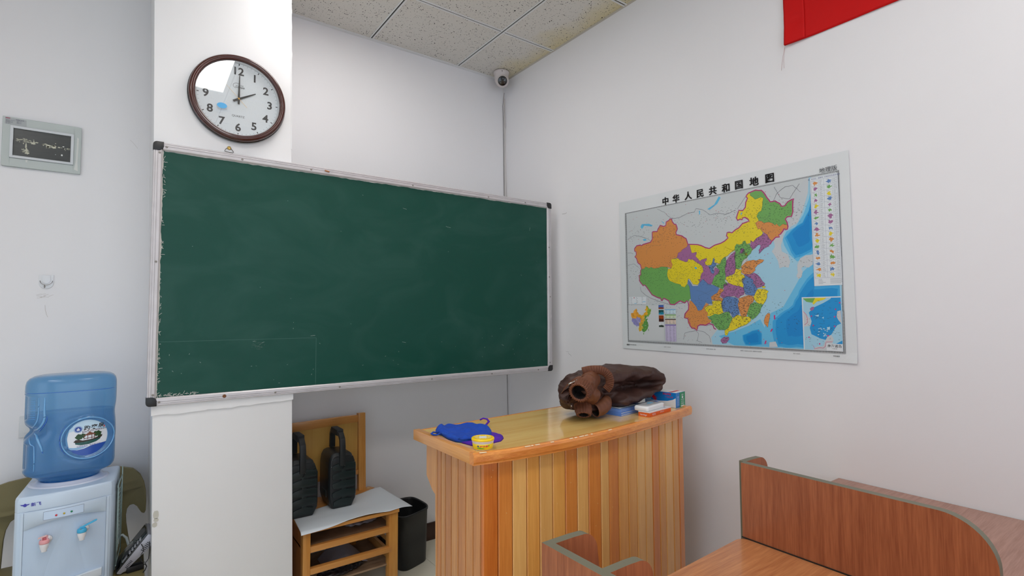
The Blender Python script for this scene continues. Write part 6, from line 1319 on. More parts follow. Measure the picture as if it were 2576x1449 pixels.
disc_ = MB().lathe([(0.010, 0), (0.010, 0.0015), (0.004, 0.002), (0.00002, 0.002)], (1.092, 2.875, 0.428), 20); disc_.build('joint_plug', mat('plug_pale', (206, 176, 120), 0.4), parent=ch)
MB().prism([(1.036, 2.86), (1.128, 2.862), (1.112, 2.905), (1.036, 2.905)], 0.405, 0.4275).build('seat_corner', cw_h, parent=ch, bevel=0.002)

# sheet of white paper draped over the seat
pts = [(0.628, 2.475), (0.655, 2.462), (0.76, 2.482), (0.85, 2.498), (0.95, 2.505), (1.05, 2.503), (1.180, 2.500), (1.174, 2.62), (1.160, 2.866), (1.04, 2.82), (0.90, 2.766), (0.78, 2.73), (0.655, 2.68), (0.640, 2.58)]
def pw(x, y):
    edge = min(1.2, max(0, (2.480-y)/0.018)); sag = -0.010*edge**1.3*(1-math.exp(-((x-0.93)/0.12)**2))
    wave = 0.007*math.exp(-((x-0.93)/0.12)**2)*max(0, (2.60-y)/0.10)
    droop = -0.010*max(0, (x-1.12)/0.06)**1.3; corner = 0
    return 0.0012+sag+wave+droop+corner+0.0012*max(0, fn(x*10, y*30))
q = dens(pts, 0.012); 
def paper_grid(poly, z, wob, nx=60, ny=40):
    """grid clipped to the outline by mapping the unit square through its four edges"""
    A = [(0.632, 2.462), (0.70, 2.464), (0.76, 2.466), (0.85, 2.474), (0.95, 2.476), (1.05, 2.472), (1.185, 2.498)]
    B = [(0.650, 2.690), (0.74, 2.715), (0.83, 2.742), (0.92, 2.772), (1.01, 2.806), (1.09, 2.838), (1.162, 2.868)]
    def at(L, t): i = min(len(L)-2, int(t*(len(L)-1))); f = t*(len(L)-1)-i; return (L[i][0]*(1-f)+L[i+1][0]*f, L[i][1]*(1-f)+L[i+1][1]*f)
    vs = []
    for s in (0, 0.0005):
        for j in range(ny+1):
            for i in range(nx+1):
                a = at(A, i/nx); b = at(B, i/nx); t = j/ny; x = a[0]*(1-t)+b[0]*t; y = a[1]*(1-t)+b[1]*t; vs.append((x, y, z+wob(x, y)+s))
    N1 = (nx+1)*(ny+1); fs = []
    for j in range(ny):
        for i in range(nx): a = j*(nx+1)+i; fs.append((a, a+nx+1, a+nx+2, a+1)); fs.append((N1+a, N1+a+1, N1+a+nx+2, N1+a+nx+1))
    for i in range(nx): fs.append((i, i+1, N1+i+1, N1+i)); a = ny*(nx+1)+i; fs.append((a, N1+a, N1+a+1, a+1))
    for j in range(ny): a = j*(nx+1); fs.append((a, N1+a, N1+a+nx+1, a+nx+1)); b = a+nx; fs.append((b, b+nx+1, N1+b+nx+1, N1+b))
    mb = MB(); mb.add(vs, fs, 0, True); return mb
o = paper_grid(q, 0.428, pw).build('paper_sheet', mat('white_poster_paper', (212, 220, 226), 0.45)); tag(o, 'large sheet of white paper spread over the wooden chair seat', 'paper')
# crumpled plastic bag and paper on the lower shelf
mb = MB(); vs = []; nx_, ny_ = 26, 18
for j in range(ny_+1):
    for i in range(nx_+1):
        u = i/nx_; v = j/ny_; x = 0.79+0.20*u; y = 2.60+0.17*v; arch = math.sin(PI*min(1, u*0.95+0.02))**1.2; z = 0.1592+0.070*arch*(0.35+0.65*v)+0.004*fn(x*30, y*30)*arch; vs.append((x, y, z))
N1 = len(vs); vs += [(x, y, z+0.0008) for x, y, z in vs]
fs = []
for j in range(ny_):
    for i in range(nx_): a = j*(nx_+1)+i; fs.append((a, a+nx_+1, a+nx_+2, a+1)); fs.append((N1+a, N1+a+1, N1+a+nx_+2, N1+a+nx_+1))
for i in range(nx_): fs.append((i, i+1, N1+i+1, N1+i)); a = ny_*(nx_+1)+i; fs.append((a, N1+a, N1+a+1, a+1))
for j in range(ny_): a = j*(nx_+1); fs.append((a, N1+a, N1+a+nx_+1, a+nx_+1)); b = a+nx_; fs.append((b, b+nx_+1, N1+b+nx_+1, N1+b))
mb.add(vs, fs, 0, True); o = mb.build('paper', mat('grey_paper', (170, 168, 182), 0.6)); tag(o, 'curled grey-white paper on the lower shelf of the wooden chair', 'paper')
mb = MB(); 
V, Nn, F = remeshed(lambda m: chain(m, [(0.76, 2.56, 0.171, .03, .03, .012), (0.84, 2.57, 0.168, .04, .04, .010), (0.93, 2.60, 0.168, .035, .035, .010)]), 0.004, 2)
mb.add([tuple(Vector(v)+Vector(nr)*0.007*fn(v[0]*60, v[1]*60, v[2]*90)) for v, nr in zip(V, Nn)], F, 0, True)
o = mb.build('plastic_bag', mat('black_film', (34, 34, 40), 0.25, coat=0.4)); tag(o, 'crumpled dark plastic bag on the lower shelf of the wooden chair', 'bag')
V, Nn, F = remeshed(lambda m: chain(m, [(0.93, 2.66, 0.348, .05, .05, .010), (1.02, 2.66, 0.350, .04, .05, .012)]), 0.004, 2)
mb = MB(); mb.add([tuple(Vector(v)+Vector(nr)*0.006*fn(v[0]*50, v[1]*50, v[2]*90)) for v, nr in zip(V, Nn)], F, 0, True)
o = mb.build('plastic_bag', mat('clear_film', (150, 146, 152), 0.2, coat=0.4)); tag(o, 'flattened pale plastic bag on the upper shelf of the wooden chair', 'bag')

# ------------------------------------------------------------ two portable speakers
bk = mat('speaker_black', (32, 36, 38), 0.36, bump=0.25, bscale=900); bk2 = mat('speaker_green_black', (26, 38, 38), 0.34, bump=0.15, bscale=700)
sp = thing('portable_speaker', (0.885, 2.75, 0.4295), 'black portable speaker with a top handle on the white paper, the fully visible one', 'speaker', 'black speakers on the wooden chair')
X0, X1, Y0, Y1, Z0, Z1 = 0.815, 0.953, 2.667, 2.832, 0.4300, 0.700
# body: chamfered block, seen end on
prof = [(X0+0.016, Z0), (X1-0.022, Z0), (X1-0.002, Z0+0.034), (X1, Z0+0.06), (X1, Z1-0.070), (X1-0.024, Z1-0.010), (X1-0.034, Z1-0.002), (X0+0.030, Z1+0.002), (X0+0.014, Z1-0.004), (X0+0.003, Z1-0.024), (X0-0.002, Z1-0.060), (X0-0.002, Z0+0.06), (X0+0.004, Z0+0.030)]
mb = MB(); vs = []; cxm = (X0+X1)/2; czm = (Z0+Z1)/2
for (y, s_) in ((Y0, 0.90), (Y0+0.012, 1.0), (Y1-0.014, 1.0), (Y1, 0.92)):
    for (x, z) in prof: vs.append((cxm+(x-cxm)*s_, y, max(Z0, czm+(z-czm)*(s_ if z > czm else 0.985+0.015*(s_ == 1.0)*1)) if z > Z0+0.001 else Z0))
n = len(prof); fs = [(k*n+j, k*n+(j+1) % n, (k+1)*n+(j+1) % n, (k+1)*n+j) for k in range(3) for j in range(n)]+[tuple(range(n)), tuple(3*n+j for j in range(n))[::-1]]
mb.add(vs, fs); mb.build('housing', bk, parent=sp, bevel=0.003)
# stepped armour pads on the end
for k in range(5):
    za = Z0+0.010+0.044*k; zb = za+0.037; w0 = X0+0.014 if k else X0+0.020; w1 = X1-0.008 if k else X1-0.024
    mb = MB(); mb.prism([(w0+0.006, za), (w1-0.004, za), (w1, za+0.008), (w1, zb-0.006), (w1-0.012, zb-0.004), (cxm+0.012, zb), (cxm-0.010, zb), (w0+0.014, zb-0.006), (w0, zb-0.012), (w0, za+0.008)], Y0-0.0075+0.0004*k, Y0+0.01, lambda u, v, h: (u, h, v)); mb.build('armour_pad', bk2, parent=sp, bevel=0.0025)
MB().box(cxm-0.010, cxm+0.012, Y0-0.0055, Y0+0.01, Z0+0.014, Z1-0.040).build('centre_strip', bk2, parent=sp, bevel=0.002)
mb = MB(); mb.prism([(X0+0.012, Z1-0.050), (X1-0.010, Z1-0.050), (X1-0.020, Z1-0.022), (X0+0.018, Z1-0.022)], Y0-0.003, Y0+0.01, lambda u, v, h: (u, h, v)); mb.build('upper_band', bk, parent=sp, bevel=0.002)
# handle: front post, grip, rear post
hx = cxm-0.008
hpath = [(Y0-0.008, 0.640), (Y0-0.008, 0.735), (Y0-0.002, 0.768), (Y0+0.018, 0.788), (Y0+0.05, 0.796), (Y1-0.045, 0.798), (Y1-0.020, 0.790), (Y1-0.008, 0.768), (Y1-0.006, 0.70)]
vs = []; mb = MB(); wv = [0.0140, 0.0140, 0.0135, 0.013, 0.0155, 0.0155, 0.013, 0.0135, 0.014]; tv = [0.010, 0.010, 0.010, 0.010, 0.012, 0.012, 0.010, 0.010, 0.010]
for i, (y, z) in enumerate(hpath):
    a = hpath[max(i-1, 0)]; b = hpath[min(i+1, len(hpath)-1)]; t = Vector((b[0]-a[0], b[1]-a[1])).normalized(); nn = Vector((-t.y, t.x))*tv[i]
    for (sx, sn) in ((-1, -1), (1, -1), (1, 1), (-1, 1)): vs.append((hx+sx*wv[i], y+nn.x*sn, z+nn.y*sn))
m_ = len(hpath); mb.add(vs, [(i*4+k, i*4+(k+1) % 4, (i+1)*4+(k+1) % 4, (i+1)*4+k) for i in range(m_-1) for k in range(4)]+[(0, 1, 2, 3), tuple((m_-1)*4+k for k in range(4))[::-1]])
mb.build('handle', bk, parent=sp, bevel=0.003)
MB().box(hx-0.017, hx+0.017, Y0+0.030, Y1-0.035, 0.781, 0.812).build('grip', mat('grip_black', (34, 36, 38), 0.7, bump=0.5, bscale=400), parent=sp, bevel=0.004)
MB().tube([(hx+0.002, Y0-0.008, 0.632), (hx+0.002, Y0-0.011, 0.640), (hx+0.007, Y0-0.013, 0.645), (hx+0.012, Y0-0.011, 0.640), (hx+0.012, Y0-0.008, 0.632)], 0.0012, 8).build('strap_ring', mat('ring_steel', (190, 190, 188), 0.2, metal=0.9), parent=sp)
mb = MB(); mb.prism([(hx+0.001, 0.622), (hx+0.013, 0.622), (hx+0.007, 0.634)], Y0-0.012, Y0-0.006, lambda u, v, h: (u, h, v)); mb.build('ring_mount', bk, parent=sp)
MB().sphere((X0+0.010, Y0-0.001, Z1-0.062), 0.0025, 8).build('side_screw', mat('screw_grey', (120, 124, 126), 0.3), parent=sp)
MB().box(X0-0.0035, X0+0.004, Y0+0.045, Y1-0.05, Z0+0.05, Z0+0.085).build('side_vent', bk2, parent=sp, bevel=0.002)
copy_thing(sp, (-0.196, -0.018, 0.0), 'black portable speaker standing closest to the pillar, half hidden by it')

# ------------------------------------------------------------ waste bin
bin_m = mat('bin_black', (24, 26, 28), 0.42, bump=0.15, bscale=800)
wbn = thing('waste_bin', (1.30, 2.81, 0), 'black plastic waste bin between the wooden chair and the podium', 'bin')
top = [(1.352, 2.948), (1.385, 2.935), (1.399, 2.90), (1.4055, 2.80), (1.400, 2.755), (1.385, 2.728), (1.355, 2.712), (1.25, 2.672), (1.215, 2.672), (1.190, 2.70), (1.172, 2.78), (1.165, 2.88), (1.178, 2.925), (1.21, 2.945)]
bot = [(a+(1.285-a)*0.14+0.012, b+(2.81-b)*0.17) for a, b in top]
def smooth_loop(p, k=3):
    for _ in range(k):
        q = []
        for i in range(len(p)):
            a = p[i]; b = p[(i+1) % len(p)]; q += [(a[0]*.75+b[0]*.25, a[1]*.75+b[1]*.25), (a[0]*.25+b[0]*.75, a[1]*.25+b[1]*.75)]
        p = q
    return p
T_, B_ = smooth_loop(top), smooth_loop(bot); n = len(T_); ccx, ccy = 1.285, 2.81
lev = [(0.0, 0, 0.97), (0.006, 0, 1.0), (0.15, 0.5, 1.0), (0.290, 0.96, 1.0), (0.292, 0.965, 1.03), (0.300, 1.0, 1.035), (0.304, 1.0, 1.025), (0.304, 1.0, 0.99), (0.295, 0.985, 0.975), (0.15, 0.5, 0.97), (0.010, 0.05, 0.965)]
vs = []
for (z, t, s_) in lev:
    for a, b in zip(B_, T_): x = a[0]*(1-t)+b[0]*t; y = a[1]*(1-t)+b[1]*t; vs.append((ccx+(x-ccx)*s_, ccy+(y-ccy)*s_, z))
mb = MB(); mb.add(vs, [(k*n+j, k*n+(j+1) % n, (k+1)*n+(j+1) % n, (k+1)*n+j) for k in range(len(lev)-1) for j in range(n)]+[tuple(range(n))[::-1], tuple((len(lev)-1)*n+j for j in range(n))], 0, True)
mb.build('bin_body', bin_m, parent=wbn)

# ------------------------------------------------------------ olive plastic armchair under the dispenser
olive = mat('olive_plastic', (124, 113, 72), 0.5, bump=0.2, bscale=500, var=0.03)
ac = thing('plastic_armchair', (-0.19, 2.6, 0), 'olive green moulded plastic armchair carrying the water dispenser', 'chair')
half = [(0.0, 0.747), (0.10, 0.7445), (0.178, 0.738), (0.225, 0.7265), (0.252, 0.705), (0.266, 0.675), (0.272, 0.640), (0.274, 0.600), (0.273, 0.562), (0.268, 0.548), (0.260, 0.547), (0.252, 0.556), (0.243, 0.569), (0.230, 0.577), (0.217, 0.574), (0.208, 0.560), (0.205, 0.535), (0.207, 0.500), (0.214, 0.455), (0.224, 0.400), (0.185, 0.400), (0.183, 0.46), (0.181, 0.52), (0.176, 0.555), (0.164, 0.585), (0.145, 0.598), (0.10, 0.602), (0.0, 0.603)]
outl = half+[(-x, z) for x, z in half[::-1][1:-1]]
ACX = -0.203
def tb_(u, v, h):
    y = 2.905-0.10*(u/0.27)**2*0.55-max(0, abs(u)-0.235)*1.4-(0.75-v)*0.10; return (ACX+u, y+h, v)
q = dens(outl, 0.012)
mb = MB()
# fill the outline as a quad strip grid between left and right is awkward: use triangulated face then extrude
n = len(q); vs = [tb_(u, v, 0) for u, v in q]+[tb_(u, v, 0.022) for u, v in q]
mb.add(vs, [tuple(range(n)), tuple(range(n, 2*n))[::-1]]+[(i, (i+1) % n, n+(i+1) % n, n+i) for i in range(n)])
bkp = mb.build('back', olive, parent=ac, bevel=0.005, seg=3)
so = rrect(-0.245, 0.268, 2.30, 2.86, 0.07, 8)
mb = MB(); vs = []
for (z, s_) in ((0.392, 0.95), (0.398, 0.99), (0.410, 1.0), (0.417, 0.99), (0.4195, 0.96)):
    for (x, y) in so: vs.append((ACX+(x)*s_, 2.58+(y-2.58)*s_, z))
n = len(so); mb.add(vs, [(k*n+j, k*n+(j+1) % n, (k+1)*n+(j+1) % n, (k+1)*n+j) for k in range(4) for j in range(n)]+[tuple(range(n))[::-1], tuple(4*n+j for j in range(n))], 0, True); mb.build('seat', olive, parent=ac)
for (x, y, dx, dy) in ((-0.20, 2.36, -0.03, -0.03), (0.21, 2.36, 0.02, -0.03), (-0.20, 2.80, -0.03, 0.05), (0.21, 2.80, 0.02, 0.05)):
    MB().tube([(ACX+x, y, 0.40), (ACX+x+dx*0.5, y+dy*0.5, 0.2), (ACX+x+dx, y+dy, 0.0)], [0.026, 0.022, 0.017], 12).build('leg', olive, parent=ac)

# ------------------------------------------------------------ water dispenser
dw = mat('dispenser_white', (196, 214, 232), 0.28, coat=0.4, var=0.01); dw2 = mat('dispenser_panel', (186, 206, 228), 0.3, coat=0.3)
wd = thing('water_dispenser', (-0.165, 2.57, 0.4195), 'white tabletop water dispenser with a pink and a blue tap on the olive chair', 'water dispenser')
def front_y(x):  # bowed front
    t = (x+0.302)/0.268; return 2.420+(2.470-2.420)*t-0.022*math.sin(PI*t)
N_ = 28; fr = [(-0.302+0.268*k/N_, front_y(-0.302+0.268*k/N_)) for k in range(N_+1)]
def outline(ins=0.0, dz=0):
    o = [(x, y+ins) for x, y in fr]; r = []
    o[0] = (o[0][0]+0.004, o[0][1]+0.006); o[-1] = (o[-1][0]-0.004, o[-1][1]+0.006)
    return o+[(-0.0335, 2.49), (-0.022, 2.70), (-0.028, 2.706), (-0.285, 2.706), (-0.291, 2.70), (-0.3025, 2.44)]
ol = outline(); n = len(ol); mb = MB(); vs = []
cxx, cyy = -0.165, 2.57
for (z, s_) in ((0.4197, 0.985), (0.424, 1.0), (0.735, 1.0), (0.7365, 0.994), (0.738, 1.0), (0.775, 1.0), (0.783, 0.985), (0.7865, 0.955)):
    for (x, y) in ol: vs.append((cxx+(x-cxx)*s_, cyy+(y-cyy)*s_, z))
L_ = 8; mb.add(vs, [(k*n+j, k*n+(j+1) % n, (k+1)*n+(j+1) % n, (k+1)*n+j) for k in range(L_-1) for j in range(n)]+[tuple(range(n))[::-1], tuple((L_-1)*n+j for j in range(n))], 0, False)
mb.build('cabinet', dw, parent=wd, bevel=0.0015)
tf = lambda u, v, h: (u, front_y(u)-h, v)    # on the bowed front
def bow(u0, u1, z0, z1, h0, h1, name, m, nn=16, ztop=None):
    mb = MB(); top_ = [(u1+(u0-u1)*k/nn, (ztop(u1+(u0-u1)*k/nn) if ztop else z1)) for k in range(nn+1)]; b_ = [(u0+(u1-u0)*k/nn, z0) for k in range(nn+1)]
    mb.prism(b_+top_, h0, h1, tf); return mb.build(name, m, parent=wd)
bow(-0.276, -0.058, 0.4215, 0.722, 0.0005, 0.003, 'front_panel', dw2)
bow(-0.284, -0.277, 0.4215, 0.735, 0.0005, 0.0048, 'panel_rib', dw); bow(-0.057, -0.050, 0.4215, 0.735, 0.0005, 0.0048, 'panel_rib', dw)
# hood over the tap recess, its lower edge an arch
archz = lambda u: 0.676+0.020*math.sin(PI*(u+0.276)/0.218)+0.006*(u+0.276)/0.218
mb = MB(); nn = 24; lo = [(-0.276+0.218*k/nn, archz(-0.276+0.218*k/nn)) for k in range(nn+1)]; hi = [(-0.058-0.218*k/nn, 0.735) for k in range(nn+1)]
vs = []
for (u, v) in lo: vs.append(tf(u, v, 0.003))
for (u, v) in lo: vs.append(tf(u, v+0.003, 0.012*math.sin(PI*(u+0.276)/0.218)**0.6+0.0035))
for (u, v) in lo: vs.append(tf(u, 0.736, 0.0045))
mb.add(vs, [(k, k+1, nn+2+k, nn+1+k) for k in range(nn)]+[(nn+1+k, nn+2+k, 2*nn+3+k, 2*nn+2+k) for k in range(nn)], 0, True); mb.build('hood', dw, parent=wd)
def hoodh(u, v):
    s_ = max(0.0, math.sin(PI*(u+0.276)/0.218))**0.6; a = archz(u)+0.003; t = min(1, max(0, (v-a)/(0.736-a))); return 0.0035+0.012*s_*(1-t)+0.001*t
th_ = lambda u, v, h: tf(u, v, hoodh(u, v)+h)
mb = MB(); nn = 20; us = [-0.226+0.106*k/nn for k in range(nn+1)]
mb.add([th_(u, 0.7040, 0.0008) for u in us]+[th_(u, 0.7300, 0.0010) for u in us], [(k, k+1, nn+2+k, nn+1+k) for k in range(nn)], 0, True)
mb.build('indicator_strip', dw2, parent=wd)
gr = mat('strip_groove_shade', (140, 150, 168), 0.5)  # flat lines in a shade colour stand in for the strip's grooves
mb = MB(); mb.ribbon([(u, 0.7040) for u in us], 0.0011, th_, 0.0011); mb.ribbon([(u, 0.7300) for u in us], 0.0011, th_, 0.0013); mb.ribbon([(-0.226, 0.704), (-0.226, 0.717), (-0.226, 0.730)], 0.0009, th_, 0.0012); mb.ribbon([(-0.120, 0.704), (-0.120, 0.717), (-0.120, 0.730)], 0.0009, th_, 0.0012)
mb.build('strip_outline', gr, parent=wd)
for k, (u, v, c_) in enumerate([(-0.1925, 0.7135, (206, 30, 50)), (-0.172, 0.7145, (190, 170, 60)), (-0.1525, 0.7155, (30, 130, 84))]):
    mb = MB(); mb.lathe([(0.0032, 0), (0.0030, 0.002), (0.0015, 0.003), (0.00002, 0.0032)], th_(u, v, 0.0012), 14, Matrix.Rotation(R_(90), 3, 'X')); mb.build('indicator_lamp', mat('lamp_%d' % c_[0], c_, 0.25), parent=wd)
ink_b = mat('logo_blue', (60, 60, 168), 0.4); mb = MB(); tl = lambda u, v, h: (u, front_y(u)-0.0006-h, v)
put_text(mb, '新飞', 0.0135, -0.2465, 0.7602, tl, 0.0004, bold=0.0002); put_text(mb, '®', 0.005, -0.236, 0.7645, tl, 0.0004)
lx, lz = -0.2745, 0.7605
mb.prism([(lx-0.0125, lz+0.0035), (lx-0.004, lz+0.003), (lx-0.002, lz+0.005), (lx, lz+0.0062), (lx+0.002, lz+0.005), (lx+0.004, lz+0.003), (lx+0.0125, lz+0.0035), (lx+0.009, lz), (lx+0.004, lz-0.001), (lx+0.004, lz-0.0035), (lx, lz-0.005), (lx-0.004, lz-0.0035), (lx-0.004, lz-0.001), (lx-0.009, lz)], 0.0003, 0.0006, tl)
mb.build('wing_emblem', ink_b, parent=wd)
# recessed collar for the bottle
BC = (-0.172, 2.585)
MB().lathe([(0.118, 0.7855), (0.116, 0.789), (0.108, 0.7905), (0.100, 0.792), (0.094, 0.7975), (0.088, 0.7985), (0.080, 0.796), (0.076, 0.788)], (BC[0]-0.0, BC[1], 0), 64, Matrix.Diagonal((1.0, 0.88, 1.0)), caps=False).build('bottle_collar', mat('collar_white', (206, 212, 228), 0.25, coat=0.4), parent=wd)
# taps
def tap(u, v, lever):
    base = Vector(tf(u, v, 0.003)); m = Matrix.Rotation(R_(90), 3, 'X'); wht = mat('tap_white', (224, 224, 228), 0.25, coat=0.4)
    b = MB(); b.lathe([(0.0130, 0), (0.0125, 0.004), (0.007, 0.006), (0.006, 0.018)], base+Vector((0.006, 0, 0.008)), 24, m)
    c = base+Vector((0, -0.024, 0)); b.lathe([(0.0075, -0.024), (0.0082, -0.0235), (0.0075, -0.020), (0.0105, -0.013), (0.0125, -0.004), (0.0130, 0.004), (0.0125, 0.009)], c, 28); t = b.build('tap', wht, parent=wd)
    k = mat('tap_pink', (226, 160, 164), 0.35) if lever == 'pink' else mat('tap_blue', (64, 170, 214), 0.3)
    q = MB(); q.lathe([(0.0132, 0.003), (0.0140, 0.006), (0.0135, 0.013), (0.0120, 0.0155), (0.00002, 0.016)], c, 28)
    if lever == 'pink':
        q.box(c.x-0.007, c.x-0.004, c.y-0.008, c.y+0.008, c.z+0.014, c.z+0.026); q.box(c.x+0.006, c.x+0.009, c.y-0.008, c.y+0.008, c.z+0.014, c.z+0.026); q.build('tap_cap', k, parent=t)
        MB().prism([(-0.016, 0.0215), (0.006, 0.0265), (0.006, 0.0290), (-0.016, 0.0240)], -0.006, 0.006, lambda a, b_, h: (c.x+a, c.y+h, c.z+b_)).build('tap_lever', mat('lever_pink', (232, 186, 182), 0.3), parent=t)
        MB().box(c.x-0.0035, c.x+0.0055, c.y-0.006, c.y+0.006, c.z+0.014, c.z+0.024).build('child_lock', mat('lock_red', (186, 90, 100), 0.35), parent=t)
    else:
        q.build('tap_cap', k, parent=t)
        MB().prism([(-0.009, 0.013), (0.006, 0.014), (0.010, 0.0215), (0.040, 0.0345), (0.042, 0.0385), (0.036, 0.0385), (0.005, 0.0255), (-0.006, 0.0215)], -0.0045, 0.0045, lambda a, b_, h: (c.x+a, c.y+h, c.z+b_)).build('tap_lever', k, parent=t, bevel=0.0012)
        MB().sphere((c.x-0.002, c.y-0.010, c.z+0.0165), 0.0022, 10).build('pin', scr, parent=t)
tap(-0.2195, 0.628, 'pink'); tap(-0.1225, 0.636, 'blue')
# drip tray top edge at the very bottom of the picture
mb = MB(); nn = 18; lo = [(-0.235+0.170*k/nn, 0.462) for k in range(nn+1)]; hi = [(-0.065-0.170*k/nn, 0.487+0.004*math.sin(PI*(1-k/nn))-0.018*(k/nn)**1.5) for k in range(nn+1)]
mb.prism(lo+hi, 0.002, 0.016, tf); mb.build('drip_tray', mat('tray_white', (214, 224, 232), 0.25, coat=0.3), parent=wd, bevel=0.001)
# wire grille at the back on the right flank
xr_ = lambda y: -0.0335+(y-2.49)/(2.70-2.49)*0.0115
gw = mat('grille_wire', (176, 200, 196), 0.35, metal=0.3)
mb = MB()
for (z) in (0.452, 0.745): mb.tube([(xr_(2.50)+0.006, 2.52, z), (xr_(2.69)+0.008, 2.715, z)], 0.0018, 6)
mb.tube([(xr_(2.52)+0.007, 2.53, 0.45), (xr_(2.52)+0.007, 2.53, 0.745)], 0.0018, 6); mb.tube([(xr_(2.70)+0.008, 2.712, 0.43), (xr_(2.70)+0.008, 2.712, 0.78)], 0.0022, 6)
for k in range(14): z = 0.50+0.0165*k; mb.tube([(xr_(2.53)+0.007, 2.535, z), (xr_(2.60)+0.007, 2.58, z+0.012), (xr_(2.62)+0.008, 2.63, z), (xr_(2.69)+0.008, 2.70, z+0.012)], 0.0014, 6)
mb.build('wire_grille', gw, parent=wd)
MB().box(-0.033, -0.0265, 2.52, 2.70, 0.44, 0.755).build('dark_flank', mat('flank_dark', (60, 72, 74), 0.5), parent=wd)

# ------------------------------------------------------------ water bottle
def blue_plastic(name, tint, diff, kd, rough=0.12):
    m = bpy.data.materials.new(name); m.use_nodes = True; nt = m.node_tree; nt.nodes.clear(); L = nt.links.new; N = nt.nodes.new
    o = N('ShaderNodeOutputMaterial'); t = N('ShaderNodeBsdfTransparent'); t.inputs[0].default_value = tint+(1,)
    d = N('ShaderNodeBsdfDiffuse'); d.inputs[0].default_value = lin(diff); tr = N('ShaderNodeBsdfTranslucent'); tr.inputs[0].default_value = lin(diff)
    g = N('ShaderNodeBsdfGlossy'); g.inputs['Roughness'].default_value = rough
    tcn = N('ShaderNodeTexCoord'); nz = N('ShaderNodeTexNoise'); nz.inputs['Scale'].default_value = 320; nz.inputs['Detail'].default_value = 3; L(tcn.outputs['Object'], nz.inputs['Vector'])
    bp = N('ShaderNodeBump'); bp.inputs['Strength'].default_value = 0.22; bp.inputs['Distance'].default_value = 0.001; L(nz.outputs[0], bp.inputs['Height'])
    for s_ in (d, tr, g): L(bp.outputs[0], s_.inputs['Normal'])
    a = N('ShaderNodeMixShader'); a.inputs[0].default_value = 0.5; L(d.outputs[0], a.inputs[1]); L(tr.outputs[0], a.inputs[2])
    b = N('ShaderNodeMixShader'); b.inputs[0].default_value = kd; L(t.outputs[0], b.inputs[1]); L(a.outputs[0], b.inputs[2])
    f = schlick(nt, 0.04, bp.outputs[0])
    c = N('ShaderNodeMixShader'); L(f.outputs[0], c.inputs[0]); L(b.outputs[0], c.inputs[1]); L(g.outputs[0], c.inputs[2]); L(c.outputs[0], o.inputs[0]); return m
bt = thing('water_bottle', (BC[0], BC[1], 0.80), 'large translucent blue water bottle upside down on the dispenser', 'bottle')
HW, HD = 0.1325, 0.092
LU, LZ, LA, LB = 0.0515, 0.951, 0.0625, 0.0655     # label centre (along x from the bottle's axis), height, half axes
zprof = [(0.797, 0.50), (0.800, 0.60), (0.803, 0.66), (0.809, 0.695), (0.816, 0.745), (0.819, 0.79), (0.822, 0.86), (0.828, 0.935), (0.838, 0.985), (0.850, 1.0), (1.120, 1.0), (1.1225, 0.992), (1.125, 1.0), (1.148, 0.995), (1.162, 0.97), (1.171, 0.92), (1.177, 0.84), (1.181, 0.7), (1.183, 0.45), (1.1835, 0.2)]
def bottle_point(a, z, s_, d=0.0):
    c, sn = math.cos(a), math.sin(a); e = 2/2.9
    x = HW*math.copysign(abs(c)**e, c)*s_; y = HD*math.copysign(abs(sn)**e, sn)*s_
    if d: k = 1-d/max(0.02, math.hypot(x, y)); x *= k; y *= k
    return x, y
def disp(x, y, z, s_=1.0):
    """how far the wall is pressed in at a point of the plain bottle surface"""
    d = 0.0
    if y < 0 and s_ > 0.9:
        r = math.hypot((x-LU)/LA, (z-LZ)/LB)
        d += 0.0045*max(0, 1-(r/1.04)**14) if r < 1.06 else 0
        d -= 0.0070*math.exp(-((r-1.13)/0.055)**2); d += 0.0040*math.exp(-((r-1.28)/0.045)**2)
        d += 0.027*math.exp(-((x+0.125)/0.045)**2)*math.exp(-((z-0.985)/0.022)**2)
        for (za, zb) in ((1.022, 1.115), (0.845, 0.945)):
            if za < z < zb: e2 = min(1, (z-za)/0.008, (zb-z)/0.008); d += 0.0085*e2*(1/(1+math.exp((x+0.098)/0.0022)))
    if y > 0 or x < -0.11: d += 0.016*math.exp(-((x+0.132)/0.03)**2)*math.exp(-((z-0.985)/0.016)**2)*(y > 0)
    if x > 0.1: d += 0.004*math.exp(-((z-1.03)/0.03)**2)
    return d
def shell(inset):
    zs = []
    for i in range(len(zprof)-1):
        z0, s0 = zprof[i]; z1, s1 = zprof[i+1]; n = max(1, int((z1-z0)/0.0042))
        for k in range(n): t = k/n; zs.append((z0+(z1-z0)*t, s0+(s1-s0)*t))
    zs.append(zprof[-1]); na = 200; vs = []
    for (z, s_) in zs:
        for k in range(na):
            a = 2*PI*k/na; x, y = bottle_point(a, z, s_)
            d = inset+disp(x, y, z, s_); q2 = max(0.02, math.hypot(x, y)); k2 = 1-d/q2
            vs.append((BC[0]+x*k2, BC[1]+y*k2, z))
    n = na; m_ = len(zs); fs = [(j*n+k, j*n+(k+1) % n, (j+1)*n+(k+1) % n, (j+1)*n+k) for j in range(m_-1) for k in range(n)]+[tuple(range(n))[::-1], tuple((m_-1)*n+k for k in range(n))]
    mb = MB(); mb.add(vs, fs, 0, True); return mb, zs, vs, na
mb, zs, bvs, na = shell(0.0)
mb.build('bottle_shell', blue_plastic('bottle_blue', (0.60, 0.81, 0.945), (104, 170, 222), 0.38), parent=bt)
